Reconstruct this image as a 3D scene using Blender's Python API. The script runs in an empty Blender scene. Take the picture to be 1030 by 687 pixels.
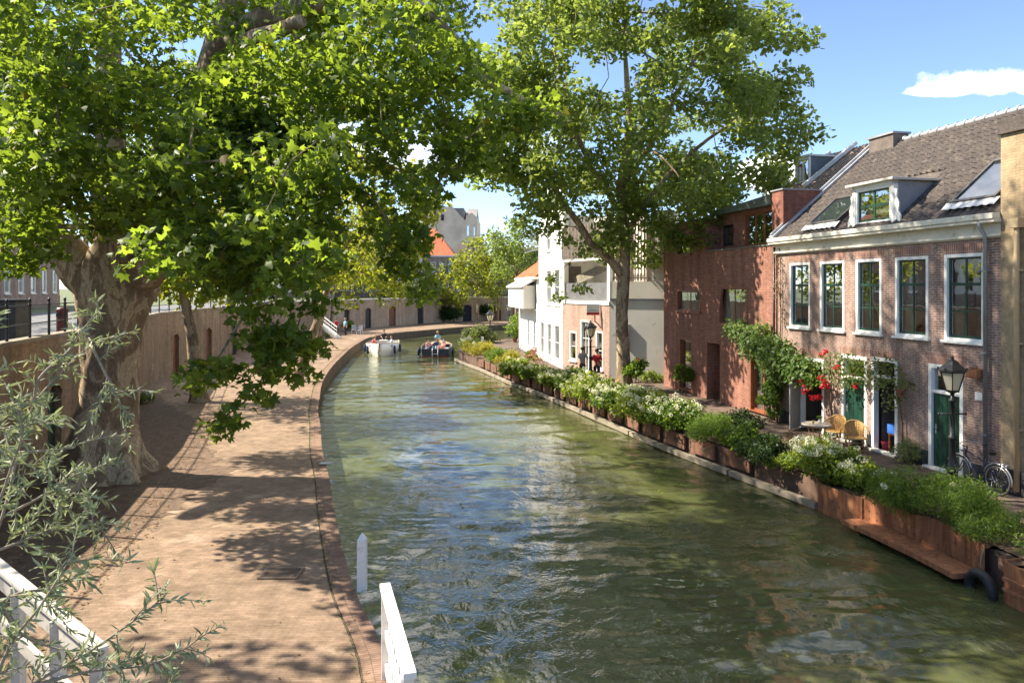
import bpy, math, random
import numpy as np
from mathutils import Vector, Matrix, noise
R = math.radians
random.seed(7); rng = np.random.default_rng(7)
SC = bpy.context.scene; COL = SC.collection
FPX, HOR, CZ = 744.0, 290.0, 4.8          # focal length in photo pixels, horizon row, eye height above the wharf
def P(px, py, z=0.0):                      # photo pixel on a level plane -> world point
    d = FPX*(CZ-z)/(py-HOR); return Vector(((px-515)/FPX*d, d, z))
def PZ(px, py, d):                         # photo pixel at a depth -> world point
    return Vector(((px-515)/FPX*d, d, CZ-(py-HOR)/FPX*d))

# ---------- camera ----------
cd = bpy.data.cameras.new('camera'); cam = bpy.data.objects.new('camera', cd); COL.objects.link(cam)
cam.location = (0, 0, CZ); cam.rotation_euler = (R(90), 0, 0)
cd.sensor_width = 36; cd.lens = 36*FPX/1030; cd.shift_y = -(343.5-HOR)/1030
cd.clip_start = 0.05; cd.clip_end = 3000
SC.camera = cam
SC.view_settings.view_transform = 'Standard'; SC.view_settings.look = 'None'
SC.view_settings.gamma = 1; SC.view_settings.use_curve_mapping = False
SC.view_settings.exposure = 1.50
SC.cycles.max_bounces = 8; SC.cycles.transparent_max_bounces = 8
SC.cycles.sample_clamp_indirect = 6

# ---------- naming ----------
def tag(o, label=None, cat=None, group=None, kind=None):
    if label: o['label'] = label
    if cat: o['category'] = cat
    if group: o['group'] = group
    if kind: o['kind'] = kind
    return o
def thing(name, label, cat, loc=(0,0,0), rz=0.0, group=None):
    o = bpy.data.objects.new(name, None); COL.objects.link(o)
    o.location = loc; o.rotation_euler = (0,0,rz); o.empty_display_size = .2
    return tag(o, label, cat, group)

# ---------- mesh builder ----------
class MB:
    def __init__(s): s.v=[]; s.f=[]; s.m=[]; s.cur=0; s.sm=[]; s.smooth=False
    def _add(s, vs, fs):
        n=len(s.v); s.v += [tuple(v) for v in vs]
        for f in fs: s.f.append([n+i for i in f]); s.m.append(s.cur); s.sm.append(s.smooth)
    def quad(s,a,b,c,d): s._add([a,b,c,d],[(0,1,2,3)]); return s
    def poly(s,pts): s._add(pts,[tuple(range(len(pts)))]); return s
    def box(s,x0,x1,y0,y1,z0,z1,M=None):
        vs=[(x0,y0,z0),(x1,y0,z0),(x1,y1,z0),(x0,y1,z0),(x0,y0,z1),(x1,y0,z1),(x1,y1,z1),(x0,y1,z1)]
        if M is not None: vs=[M@Vector(v) for v in vs]
        s._add(vs,[(3,2,1,0),(4,5,6,7),(0,1,5,4),(1,2,6,5),(2,3,7,6),(3,0,4,7)]); return s
    def cbox(s,c,size,M=None):
        c=Vector(c); h=Vector(size)/2
        return s.box(c.x-h.x,c.x+h.x,c.y-h.y,c.y+h.y,c.z-h.z,c.z+h.z,M)
    def bar(s,a,b,w,h,up=(0,0,1)):
        a=Vector(a);b=Vector(b);d=(b-a);L=d.length
        if L<1e-6: return s
        d/=L; u=Vector(up)
        if abs(d.dot(u))>.98: u=Vector((1,0,0))
        x=d.cross(u).normalized(); y=x.cross(d)
        vs=[]
        for p in (a,b):
            for i,j in((-1,-1),(1,-1),(1,1),(-1,1)): vs.append(p+x*(i*w/2)+y*(j*h/2))
        s._add(vs,[(0,1,2,3),(7,6,5,4),(0,4,5,1),(1,5,6,2),(2,6,7,3),(3,7,4,0)]); return s
    def tube(s,pts,rad,n=8,caps=True,closed=False):
        pts=[Vector(p) for p in pts]; k=len(pts)
        if not hasattr(rad,'__len__'): rad=[rad]*k
        vs=[];fs=[];prev=None
        for i,p in enumerate(pts):
            if closed: t=(pts[(i+1)%k]-pts[i-1])
            else: t=pts[min(i+1,k-1)]-pts[max(i-1,0)]
            if t.length<1e-9: t=Vector((0,0,1))
            t.normalize()
            if prev is None:
                u=Vector((0,0,1)) if abs(t.z)<.9 else Vector((1,0,0))
                x=t.cross(u).normalized()
            else:
                x=prev-t*prev.dot(t)
                x = x.normalized() if x.length>1e-6 else t.orthogonal().normalized()
            prev=x; y=t.cross(x)
            for j in range(n):
                a=2*math.pi*j/n; vs.append(p+(x*math.cos(a)+y*math.sin(a))*rad[i])
        m=k if closed else k-1
        for i in range(m):
            for j in range(n):
                a=i*n+j;b=i*n+(j+1)%n;c=((i+1)%k)*n+(j+1)%n;d=((i+1)%k)*n+j
                fs.append((a,b,c,d))
        if caps and not closed: fs.append(tuple(range(n))[::-1]); fs.append(tuple((k-1)*n+j for j in range(n)))
        o=s.smooth; s.smooth=True; s._add(vs,fs); s.smooth=o; return s
    def lathe(s,prof,c=(0,0,0),n=16,M=None,caps=True):
        vs=[];fs=[]
        for r,z in prof:
            for j in range(n):
                a=2*math.pi*j/n; v=Vector((c[0]+r*math.cos(a),c[1]+r*math.sin(a),c[2]+z))
                vs.append(M@v if M is not None else v)
        for i in range(len(prof)-1):
            for j in range(n): fs.append((i*n+j,i*n+(j+1)%n,(i+1)*n+(j+1)%n,(i+1)*n+j))
        if caps: fs.append(tuple(range(n))[::-1]); fs.append(tuple((len(prof)-1)*n+j for j in range(n)))
        o=s.smooth; s.smooth=n>8; s._add(vs,fs); s.smooth=o; return s
    def ball(s,c,r,n=8,sz=1.0,jit=0):
        vs=[];fs=[];m=max(4,n//2+1)
        for i in range(m+1):
            th=math.pi*i/m
            for j in range(n):
                a=2*math.pi*j/n; q=r*(1+random.uniform(-jit,jit))
                vs.append((c[0]+q*math.sin(th)*math.cos(a),c[1]+q*math.sin(th)*math.sin(a),c[2]+q*math.cos(th)*sz))
        for i in range(m):
            for j in range(n): fs.append((i*n+j,(i+1)*n+j,(i+1)*n+(j+1)%n,i*n+(j+1)%n))
        o=s.smooth; s.smooth=True; s._add(vs,fs); s.smooth=o; return s
    def prism(s,poly,z0,z1,axis='z'):
        n=len(poly)
        def T(a,b,c): return (a,b,c) if axis=='z' else ((a,c,b) if axis=='y' else (c,a,b))
        vs=[T(x,y,z0) for x,y in poly]+[T(x,y,z1) for x,y in poly]
        fs=[tuple(range(n))[::-1],tuple(range(n,2*n))]+[(i,(i+1)%n,n+(i+1)%n,n+i) for i in range(n)]
        s._add(vs,fs); return s
    def build(s,name,mat,parent=None,bevel=0,flip=False,fixn=True):
        me=bpy.data.meshes.new(name); me.from_pydata(s.v,[],s.f)
        if fixn and len(s.f)<60000:
            import bmesh
            bm=bmesh.new(); bm.from_mesh(me); bmesh.ops.recalc_face_normals(bm,faces=bm.faces); bm.to_mesh(me); bm.free()
        mats=mat if isinstance(mat,(list,tuple)) else [mat]
        for m in mats: me.materials.append(m)
        if len(mats)>1: me.polygons.foreach_set('material_index',s.m)
        me.polygons.foreach_set('use_smooth',s.sm)
        box_uv(me)
        o=bpy.data.objects.new(name,me); COL.objects.link(o)
        if parent is not None: o.parent=parent
        if bevel:
            b=o.modifiers.new('bevel','BEVEL'); b.width=bevel; b.segments=2; b.limit_method='ANGLE'; b.angle_limit=R(40)
        return o
def box_uv(me):
    nl=len(me.loops)
    if not nl: return
    co=np.empty(len(me.vertices)*3); me.vertices.foreach_get('co',co); co=co.reshape(-1,3)
    li=np.empty(nl,dtype=np.int32); me.loops.foreach_get('vertex_index',li)
    pn=np.empty(len(me.polygons)*3); me.polygons.foreach_get('normal',pn); pn=pn.reshape(-1,3)
    lt=np.empty(len(me.polygons),dtype=np.int32); me.polygons.foreach_get('loop_total',lt)
    nn=np.repeat(pn,lt,axis=0); p=co[li]
    flat=np.abs(nn[:,2])>.9
    tx=-nn[:,1]; ty=nn[:,0]; ln=np.hypot(tx,ty)+1e-9
    u=np.where(flat,p[:,0],(p[:,0]*tx+p[:,1]*ty)/ln)
    hz=np.sqrt(np.maximum(1e-6,1-nn[:,2]**2))
    v=np.where(flat,p[:,1],p[:,2]/np.maximum(hz,.3))
    uv=me.uv_layers.new(name='UVMap'); uv.data.foreach_set('uv',np.stack([u,v],1).ravel())
def mesh_np(name,V,F_sizes,F_idx,mat,parent=None,smooth=False,uv=False):
    me=bpy.data.meshes.new(name)
    me.vertices.add(len(V)); me.vertices.foreach_set('co',np.asarray(V,dtype=np.float32).ravel())
    me.loops.add(len(F_idx)); me.loops.foreach_set('vertex_index',np.asarray(F_idx,dtype=np.int32))
    me.polygons.add(len(F_sizes)); st=np.concatenate([[0],np.cumsum(F_sizes)[:-1]]).astype(np.int32)
    me.polygons.foreach_set('loop_start',st); me.polygons.foreach_set('loop_total',np.asarray(F_sizes,dtype=np.int32))
    me.update(calc_edges=True)
    if smooth: me.polygons.foreach_set('use_smooth',np.ones(len(F_sizes),dtype=bool))
    me.materials.append(mat)
    if uv: box_uv(me)
    o=bpy.data.objects.new(name,me); COL.objects.link(o)
    if parent is not None: o.parent=parent
    return o

# ---------- materials ----------
class NT:
    def __init__(s,name):
        s.m=bpy.data.materials.new(name); s.m.use_nodes=True; s.t=s.m.node_tree; s.n=s.t.nodes; s.l=s.t.links
        s.b=s.n['Principled BSDF']; s.out=s.n['Material Output']
    def new(s,t,**k):
        x=s.n.new(t)
        for a,b in k.items():
            if a.startswith('i_'): x.inputs[a[2:].replace('_',' ')].default_value=b
            else: setattr(x,a,b)
        return x
    def link(s,a,b): s.l.new(a,b)
    def noise(s,scale,detail=4,rough=.6,coord='Object',vec=None,dist=0):
        x=s.new('ShaderNodeTexNoise'); x.inputs['Scale'].default_value=scale; x.inputs['Detail'].default_value=detail
        x.inputs['Roughness'].default_value=rough; x.inputs['Distortion'].default_value=dist
        s.link(vec if vec is not None else s.coord(coord),x.inputs['Vector']); return x.outputs['Fac']
    def coord(s,c):
        if not hasattr(s,'tc'): s.tc=s.new('ShaderNodeTexCoord')
        return s.tc.outputs[c]
    def mapping(s,scale=(1,1,1),rot=(0,0,0),coord='Object'):
        x=s.new('ShaderNodeMapping'); x.inputs['Scale'].default_value=scale; x.inputs['Rotation'].default_value=rot
        s.link(s.coord(coord),x.inputs['Vector']); return x.outputs['Vector']
    def ramp(s,f,stops):
        x=s.new('ShaderNodeValToRGB'); e=x.color_ramp.elements
        while len(e)<len(stops): e.new(.5)
        for i,(p,c) in enumerate(stops): e[i].position=p; e[i].color=(*c,1) if len(c)==3 else c
        s.link(f,x.inputs['Fac']); return x.outputs['Color']
    def mix(s,f,a,b,mode='MIX'):
        x=s.new('ShaderNodeMix',data_type='RGBA',blend_type=mode)
        for i,v in ((0,f),(6,a),(7,b)):
            if hasattr(v,'default_value') or hasattr(v,'is_linked'): s.link(v,x.inputs[i])
            else: x.inputs[i].default_value = v if i==0 else ((*v,1) if len(v)==3 else v)
        return x.outputs[2]
    def maprange(s,f,a,b,c,d):
        x=s.new('ShaderNodeMapRange'); s.link(f,x.inputs['Value'])
        for i,v in zip(('From Min','From Max','To Min','To Max'),(a,b,c,d)): x.inputs[i].default_value=v
        return x.outputs['Result']
    def bump(s,h,strength=.3,dist=.02,normal=None):
        x=s.new('ShaderNodeBump'); x.inputs['Strength'].default_value=strength; x.inputs['Distance'].default_value=dist
        s.link(h,x.inputs['Height'])
        if normal is not None: s.link(normal,x.inputs['Normal'])
        return x.outputs['Normal']
def C3(c,k): return tuple(min(1,x*k) for x in c)
def M(name,col,rough=.6,metal=0,var=.25,scale=3,bump=.15,bscale=40,spec=.5,stain=None):
    t=NT(name); n=t.noise(scale,5)
    c=t.ramp(n,[(.3,C3(col,1-var)),(.7,C3(col,1+var))])
    if stain:
        n2=t.noise(stain[1],6,.7); f=t.maprange(n2,stain[2],stain[2]+.12,0,1); c=t.mix(f,c,stain[0])
    t.link(c,t.b.inputs['Base Color']); t.b.inputs['Roughness'].default_value=rough; t.b.inputs['Metallic'].default_value=metal
    t.b.inputs['Specular IOR Level'].default_value=spec
    if bump:
        t.link(t.bump(t.noise(bscale,4),bump,.01),t.b.inputs['Normal'])
        t.link(t.maprange(t.noise(scale*3,3),.3,.7,max(0,rough-.1),min(1,rough+.12)),t.b.inputs['Roughness'])
    return t.m
def brick(name,c1,c2,mortar,bw=.21,bh=.065,ms=.010,rot=0,stain=.35,rough=.85,bias=0,moss=None,offset=.5,patch=None):
    t=NT(name)
    vec=t.mapping(rot=(0,0,rot),coord='UV')
    # slight wobble so courses are not ruler straight
    b=t.new('ShaderNodeTexBrick'); b.offset=offset
    for k,v in (('Color1',(*c1,1)),('Color2',(*c2,1)),('Mortar',(*mortar,1)),('Scale',1),('Mortar Size',ms),('Mortar Smooth',.3),('Bias',bias),('Brick Width',bw),('Row Height',bh)):
        b.inputs[k].default_value=v
    nz=t.new('ShaderNodeTexNoise'); nz.inputs['Scale'].default_value=1.3; t.link(vec,nz.inputs['Vector'])
    wv=t.new('ShaderNodeVectorMath',operation='MULTIPLY_ADD'); t.link(nz.outputs['Color'],wv.inputs[0]); wv.inputs[1].default_value=(.03,.03,0); t.link(vec,wv.inputs[2])
    t.link(wv.outputs[0],b.inputs['Vector'])
    col=b.outputs['Color']
    n=t.noise(.45,6,.65); n2=t.noise(7,4,.6)
    g=t.ramp(n,[(.25,(1-stain,)*3),(.75,(1+stain*.45,)*3)]); col=t.mix(1,col,g,'MULTIPLY')
    st=t.noise(1.0,5,.6,vec=t.mapping((2.6,2.6,.22))); col=t.mix(1,col,t.ramp(st,[(.35,(.74,.73,.70)),(.6,(1.06,1.05,1.04))]),'MULTIPLY'); g2=t.ramp(n2,[(.3,(.78,)*3),(.7,(1.15,)*3)]); col=t.mix(1,col,g2,'MULTIPLY')
    if patch: col=t.mix(t.maprange(t.noise(patch[1],5,.7),patch[2],patch[2]+.1,0,.85),col,patch[0])
    if moss: col=t.mix(t.maprange(t.noise(1.6,7,.75),moss[1],moss[1]+.15,0,.8),col,moss[0])
    t.link(col,t.b.inputs['Base Color']); t.b.inputs['Roughness'].default_value=rough; t.b.inputs['Specular IOR Level'].default_value=.25
    h=t.mix(.35,b.outputs['Fac'],t.noise(60,3)); inv=t.new('ShaderNodeInvert'); t.link(h,inv.inputs['Color'])
    t.link(t.bump(inv.outputs[0],.5,.008),t.b.inputs['Normal'])
    return t.m
def leafmat(name,cols,trans=(.25,.36,.04),tf=.42,rough=.5,dead=0.0):
    t=NT(name); g=t.new('ShaderNodeNewGeometry'); rp=g.outputs['Random Per Island']
    st=[(i/(len(cols)-1)*.97,c) for i,c in enumerate(cols)]
    if dead: st+= [(.985,cols[-1]),(1.0,(.22,.07,.015))]
    col=t.ramp(rp,st)
    big=t.ramp(t.noise(.5,3),[(.3,(.72,.78,.8)),(.7,(1.2,1.15,.95))]); col=t.mix(1,col,big,'MULTIPLY')
    t.link(col,t.b.inputs['Base Color']); t.b.inputs['Roughness'].default_value=rough; t.b.inputs['Specular IOR Level'].default_value=.35
    tr=t.new('ShaderNodeBsdfTranslucent'); tc=t.mix(.75,col,trans)
    tc=t.mix(1,tc,t.ramp(rp,[(0,(.6,.6,.6)),(1,(1.3,1.2,1.0))]),'MULTIPLY'); t.link(tc,tr.inputs['Color'])
    mx=t.new('ShaderNodeMixShader'); mx.inputs['Fac'].default_value=tf
    t.link(t.b.outputs[0],mx.inputs[1]); t.link(tr.outputs[0],mx.inputs[2]); t.link(mx.outputs[0],t.out.inputs['Surface'])
    return t.m
MT={}
MT['white']=M('white_paint',(.74,.73,.69),.45,var=.06,scale=2,bump=.08,bscale=25,stain=((.45,.41,.33),5,.56))
MT['white_clean']=M('white_frame_paint',(.76,.76,.73),.4,var=.05,bump=.04)
MT['shaded_white']=M('shaded_weathered_white',(.46,.44,.39),.6,var=.15,scale=3,bump=.3,bscale=30,stain=((.33,.31,.25),4,.52))  # weathered white paint, base darkened for the shade the handrail stands in
MT['cream']=M('cream_plaster',(.72,.68,.60),.8,var=.08,scale=.8,bump=.2,bscale=60,stain=((.42,.37,.28),1.1,.62))
MT['grey_plaster']=M('grey_white_plaster',(.66,.64,.58),.85,var=.1,scale=.7,bump=.2,bscale=50,stain=((.36,.34,.28),1.4,.6))
MT['whitewash']=M('white_washed_brick',(.78,.77,.73),.7,var=.06,scale=.9,bump=.25,bscale=24,stain=((.6,.57,.5),1.3,.62))
MT['green']=M('dark_green_paint',(.012,.045,.03),.35,var=.25,bump=.05)
MT['black']=M('black_iron',(.02,.021,.022),.4,metal=.2,var=.3,bump=.1,bscale=60)
MT['steel']=M('grey_zinc',(.33,.34,.35),.5,metal=.6,var=.15,bump=.08)
MT['lead']=M('grey_lead',(.30,.31,.33),.6,metal=.2,var=.25,scale=4,bump=.2,bscale=20)
MT['corten']=M('rusted_steel',(.30,.115,.05),.75,var=.45,scale=2.6,bump=.25,bscale=50,stain=((.10,.035,.018),3.0,.55))
def cortenmat():
    t=NT('rusted_sheet_steel'); v=t.mapping((1,1,.10)); n=t.noise(9,5,.65,vec=v)
    c=t.ramp(n,[(.30,(.16,.055,.025)),(.5,(.31,.12,.05)),(.72,(.44,.20,.09))]); c=t.mix(t.maprange(t.noise(2.2,6,.7),.56,.68,0,.75),c,(.12,.045,.025))
    t.link(c,t.b.inputs['Base Color']); t.b.inputs['Roughness'].default_value=.75; t.link(t.bump(n,.25,.01),t.b.inputs['Normal']); return t.m
MT['corten']=cortenmat()
MT['tabletop']=M('pale_table_top',(.60,.50,.39),.6,var=.15,scale=8)
MT['terracotta']=M('terracotta',(.36,.15,.08),.8,var=.2,bump=.15)
MT['timber']=M('weathered_timber',(.24,.205,.155),.85,var=.3,scale=2,bump=.5,bscale=30,stain=((.12,.12,.06),3,.58))
MT['dark_wood']=M('red_brown_wood',(.16,.055,.022),.5,var=.35,bump=.15)
MT['pale_wood']=M('pale_wood',(.46,.31,.15),.55,var=.25,scale=8,bump=.2)
MT['rattan']=M('honey_rattan',(.52,.30,.095),.5,var=.3,scale=14,bump=.5,bscale=120)
MT['grey_door']=M('grey_painted_door',(.36,.35,.32),.6,var=.1,bump=.1)
MT['soil']=M('dark_leaf_soil',(.115,.072,.045),.95,var=.5,scale=4,bump=.8,bscale=18,stain=((.18,.11,.06),9,.55))
MT['rubber']=M('black_rubber',(.018,.018,.018),.6,var=.3,bump=.2)
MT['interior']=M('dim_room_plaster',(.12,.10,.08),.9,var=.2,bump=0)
MT['curtain']=M('pale_curtain',(.62,.58,.48),.9,var=.1,bump=.1)
MT['skin']=M('skin',(.50,.30,.21),.55,var=.06,bump=.03)
MT['hair_brown']=M('brown_hair',(.06,.03,.015),.6,var=.3,bump=.3)
MT['hair_blond']=M('blond_hair',(.35,.22,.09),.6,var=.3,bump=.3)
def cloth(n,c): return M(n,c,.85,var=.12,scale=6,bump=.25,bscale=90)
MT['red_cloth']=cloth('red_cloth',(.55,.03,.035)); MT['dark_cloth']=cloth('dark_cloth',(.02,.022,.035)); MT['blue_cloth']=cloth('light_blue_cloth',(.25,.48,.62))
MT['navy']=cloth('navy_cloth',(.025,.04,.10)); MT['grey_cloth']=cloth('grey_cloth',(.32,.31,.30)); MT['blue']=cloth('blue_plastic',(.03,.13,.5)); MT['pink_cloth']=cloth('pink_cloth',(.62,.3,.26))
MT['bark']=None
def glassmat(name,tint=(.9,.95,.93),fac0=.12):
    t=NT(name); t.n.remove(t.b)
    g=t.new('ShaderNodeBsdfGlossy'); g.inputs['Roughness'].default_value=.015; g.inputs['Color'].default_value=(.9,.95,1,1)
    tr=t.new('ShaderNodeBsdfTransparent'); tr.inputs['Color'].default_value=(*tint,1)
    lw=t.new('ShaderNodeLayerWeight'); lw.inputs['Blend'].default_value=.35
    f=t.maprange(lw.outputs['Facing'],0,1,fac0,.85); t.link(t.bump(t.noise(1.7,2),.06,.02),g.inputs['Normal'])
    mx=t.new('ShaderNodeMixShader'); t.link(f,mx.inputs['Fac']); t.link(tr.outputs[0],mx.inputs[1]); t.link(g.outputs[0],mx.inputs[2]); t.link(mx.outputs[0],t.out.inputs['Surface'])
    return t.m
MT['glass']=glassmat('window_glass',(.55,.62,.58),.22); MT['lampglass']=glassmat('clear_lamp_glass',(.95,.95,.9),.10)
def frosted():
    t=NT('frosted_lamp_glass'); t.b.inputs['Base Color'].default_value=(.75,.70,.55,1); t.b.inputs['Roughness'].default_value=.35
    tr=t.new('ShaderNodeBsdfTranslucent'); tr.inputs['Color'].default_value=(.8,.75,.6,1); mx=t.new('ShaderNodeMixShader'); mx.inputs['Fac'].default_value=.5
    t.link(t.b.outputs[0],mx.inputs[1]); t.link(tr.outputs[0],mx.inputs[2]); t.link(mx.outputs[0],t.out.inputs['Surface']); return t.m
MT['frosted']=frosted()
def barkmat(name,base,pale,moss=(.10,.11,.03),mf=.62):
    t=NT(name); v=t.mapping((1,1,.45))
    n=t.noise(2.2,6,.65,vec=v,dist=.8)
    c=t.ramp(n,[(.40,base),(.50,C3(base,1.35)),(.525,pale),(.62,C3(pale,.8)),(.64,C3(pale,1.2))])
    c=t.mix(t.maprange(t.noise(1.1,6,.7),mf,mf+.15,0,.8),c,moss)
    c=t.mix(1,c,t.ramp(t.noise(22,4,vec=v),[(.3,(.65,)*3),(.7,(1.2,)*3)]),'MULTIPLY')
    t.link(c,t.b.inputs['Base Color']); t.b.inputs['Roughness'].default_value=.85; t.b.inputs['Specular IOR Level'].default_value=.2
    nb=t.bump(t.noise(2.2,6,.65,vec=v,dist=.8),.6,.03); t.link(t.bump(t.noise(30,4,vec=v),.6,.015,nb),t.b.inputs['Normal'])
    return t.m
MT['bark']=barkmat('plane_bark',(.17,.12,.075),(.40,.31,.20),mf=.68); MT['bark_pale']=barkmat('pale_plane_bark',(.20,.14,.09),(.44,.34,.23),mf=.72)
MT['twig']=M('grey_twig',(.22,.19,.14),.8,var=.3,scale=10,bump=.3)
MT['stem']=M('brown_stem',(.12,.085,.05),.85,var=.3,scale=10,bump=.3)

LF={}
LF['plane']=leafmat('plane_leaf',[(.045,.085,.014),(.062,.11,.018),(.082,.14,.024),(.11,.165,.034)],(.36,.52,.045),.54,dead=1)
LF['light']=leafmat('lime_leaf',[(.06,.095,.014),(.085,.13,.018),(.12,.16,.022)],(.50,.56,.04),.5)
LF['plane2']=leafmat('plane_leaf_sunny',[(.075,.115,.028),(.095,.14,.034),(.115,.16,.04),(.14,.18,.05)],(.42,.56,.10),.5)
LF['far']=leafmat('far_tree_leaf',[(.05,.08,.025),(.07,.11,.03),(.10,.14,.04)],(.32,.4,.08),.4)
LF['fargrey']=leafmat('grey_green_leaf',[(.09,.12,.06),(.12,.16,.075),(.16,.19,.09)],(.35,.42,.14),.38)
LF['dark']=leafmat('dark_ivy_leaf',[(.015,.035,.010),(.025,.055,.015),(.04,.075,.02)],(.12,.2,.03),.3)
LF['silver']=leafmat('silver_leaf',[(.14,.18,.10),(.20,.245,.15),(.28,.32,.22),(.38,.42,.31)],(.28,.36,.12),.3,rough=.6)
LF['bright']=leafmat('bright_leaf',[(.05,.10,.015),(.07,.13,.02),(.10,.17,.025)],(.32,.48,.04),.42)
LF['fern']=leafmat('ferny_leaf',[(.06,.125,.022),(.085,.155,.03),(.115,.185,.04)],(.36,.54,.07),.48)
LF['yellow']=leafmat('yellow_green_leaf',[(.20,.22,.025),(.28,.28,.035),(.38,.34,.05)],(.55,.5,.06),.42)
LF['hydr']=leafmat('hydrangea_leaf',[(.075,.125,.018),(.105,.165,.026),(.14,.20,.036)],(.46,.58,.07),.48)
LF['dry']=leafmat('dried_leaf',[(.10,.075,.03),(.16,.11,.045),(.2,.15,.07)],(.3,.2,.08),.3)
LF['petal']=leafmat('cream_petal',[(.62,.66,.42),(.75,.76,.60),(.80,.79,.70)],(.8,.82,.6),.35)
LF['redpetal']=leafmat('red_rose_petal',[(.42,.01,.015),(.55,.015,.03),(.62,.03,.05)],(.7,.03,.04),.3)
LF['pinkpetal']=leafmat('pink_petal',[(.45,.16,.22),(.55,.25,.3)],(.6,.3,.35),.3)
LF['litter']=leafmat('fallen_leaf',[(.16,.075,.03),(.24,.12,.05),(.10,.06,.03),(.3,.2,.07)],(.3,.15,.05),.1)

# ---------- leaves ----------
TPL={
 'maple':([(0,0,0),(.26,-.10,-.05),(.52,.06,-.11),(.34,.26,-.06),(.54,.56,-.12),(.20,.54,-.03),(0,1,-.08),(-.26,-.10,-.05),(-.52,.06,-.11),(-.34,.26,-.06),(-.54,.56,-.12),(-.20,.54,-.03)],
          [(0,1,2,3,4,5,6),(0,6,11,10,9,8,7)]),
 'oval':([(0,0,0),(.30,.35,-.06),(.24,.72,-.06),(0,1,-.06),(-.24,.72,-.06),(-.30,.35,-.06)],[(0,1,2,3),(0,3,4,5)]),
 'rhomb':([(0,0,0),(.38,.5,-.08),(0,1,0),(-.38,.5,-.08)],[(0,1,2),(0,2,3)]),
 'narrow':([(0,0,0),(.10,.35,-.02),(.08,.7,-.05),(0,1,-.10),(-.08,.7,-.05),(-.10,.35,-.02)],[(0,1,2,3),(0,3,4,5)]),
 'blade':([(0,0,0),(.05,.3,0),(.035,.7,-.05),(0,1,-.15),(-.035,.7,-.05),(-.05,.3,0)],[(0,1,2,3),(0,3,4,5)]),
 'petal':([(0,0,0),(.42,.5,.08),(0,1,0),(-.42,.5,.08)],[(0,1,2,3)])}
def leaves(name,pos,size,mat,parent=None,tpl='rhomb',up=.8,dirs=None,var=.45,droop=.25,norm=None,g=None):
    g=g or rng; pos=np.asarray(pos,dtype=float); n=len(pos)
    if n==0: pos=np.zeros((1,3)); n=1
    tv,tf=TPL[tpl]; tv=np.array(tv)
    N=g.normal(size=(n,3)); 
    if norm is not None: N=N*.45+norm
    N[:,2]+=up*1.6; N/=np.linalg.norm(N,axis=1,keepdims=True)+1e-9
    T=g.normal(size=(n,3)) if dirs is None else np.asarray(dirs)+g.normal(size=(n,3))*.25
    T[:,2]-=droop; T-=N*np.sum(T*N,1,keepdims=True); T/=np.linalg.norm(T,axis=1,keepdims=True)+1e-9
    B=np.cross(T,N); s=(size*(1+g.uniform(-var,var,n)))[:,None,None]
    V=pos[:,None,:]+s*(tv[None,:,0,None]*B[:,None,:]+tv[None,:,1,None]*T[:,None,:]+tv[None,:,2,None]*N[:,None,:]*g.uniform(.3,4.0,(n,1,1)))
    k=len(tv); fs=[len(f) for f in tf]; fi=np.concatenate([np.array(f) for f in tf])
    idx=(np.arange(n)[:,None]*k+fi[None,:]).ravel(); sz=np.tile(fs,n)
    return mesh_np(name,V.reshape(-1,3),sz,idx,mat,parent)
def clump_points(c,r,n,flat=.6,g=None):
    g=g or rng; d=g.normal(size=(n,3)); d/=np.linalg.norm(d,axis=1,keepdims=True)
    q=r*g.uniform(.15,1,(n,1))**.55; p=d*q; p[:,2]*=flat; p[:,2]-=.12*(p[:,0]**2+p[:,1]**2)/max(r,.1)
    return p+np.asarray(c)

# ---------- trees ----------
def skeleton(trunk,limbs,targets,step=1.1,tip=.012,droop=.25,maxr=9):
    """trunk: [(pos,r)], limbs: list of [(pos,r)...] starting near existing node; targets: clump centres"""
    pos=[];par=[];fix=[]
    for i,(p,r) in enumerate(trunk): pos.append(Vector(p)); par.append(i-1); fix.append(r)
    nt=len(trunk)
    for L in limbs:
        a=np.array([list(q) for q in pos]); d=np.linalg.norm(a-np.array(L[0][0]),axis=1); j=int(d.argmin())
        for k,(p,r) in enumerate(L):
            if k==0 and d[j]<.5: continue
            pos.append(Vector(p)); par.append(j); fix.append(r); j=len(pos)-1
    o0=Vector(trunk[-1][0]); tg=sorted([Vector(t) for t in targets],key=lambda t:(t-o0).length)
    arr=np.array([list(q) for q in pos])
    firstok=max(1,int(nt*.6))
    for t in tg:
        d=np.linalg.norm(arr-np.array(t),axis=1); d[:firstok]+=6
        dt=np.linalg.norm(arr-np.array(o0),axis=1); d2=d+.25*dt
        j=int(d2.argmin()); a=pos[j]; L=(t-a).length; n=max(1,int(round(L/step)))
        side=Vector((random.gauss(0,1),random.gauss(0,1),random.gauss(0,.6)))*.10*L
        for k in range(1,n+1):
            f=k/n; p=a.lerp(t,f)+side*math.sin(math.pi*f)+Vector((0,0,1))*droop*L*.35*math.sin(math.pi*f)+Vector([random.gauss(0,.04) for _ in range(3)])
            pos.append(p); par.append(j); fix.append(0); j=len(pos)-1
            arr=np.vstack([arr,list(p)])
    n=len(pos); ch=[[] for _ in range(n)]
    for i in range(n):
        if par[i]>=0: ch[par[i]].append(i)
    rad=[0]*n
    for i in range(n-1,-1,-1):
        s=sum(rad[c]**2.3 for c in ch[i]); rad[i]=max(tip,(s+tip**2.3*.6)**(1/2.3))
        if fix[i]: rad[i]=fix[i]
        elif fix[i]==0 and rad[i]>.22: rad[i]=.22
    return pos,par,ch,rad
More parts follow.
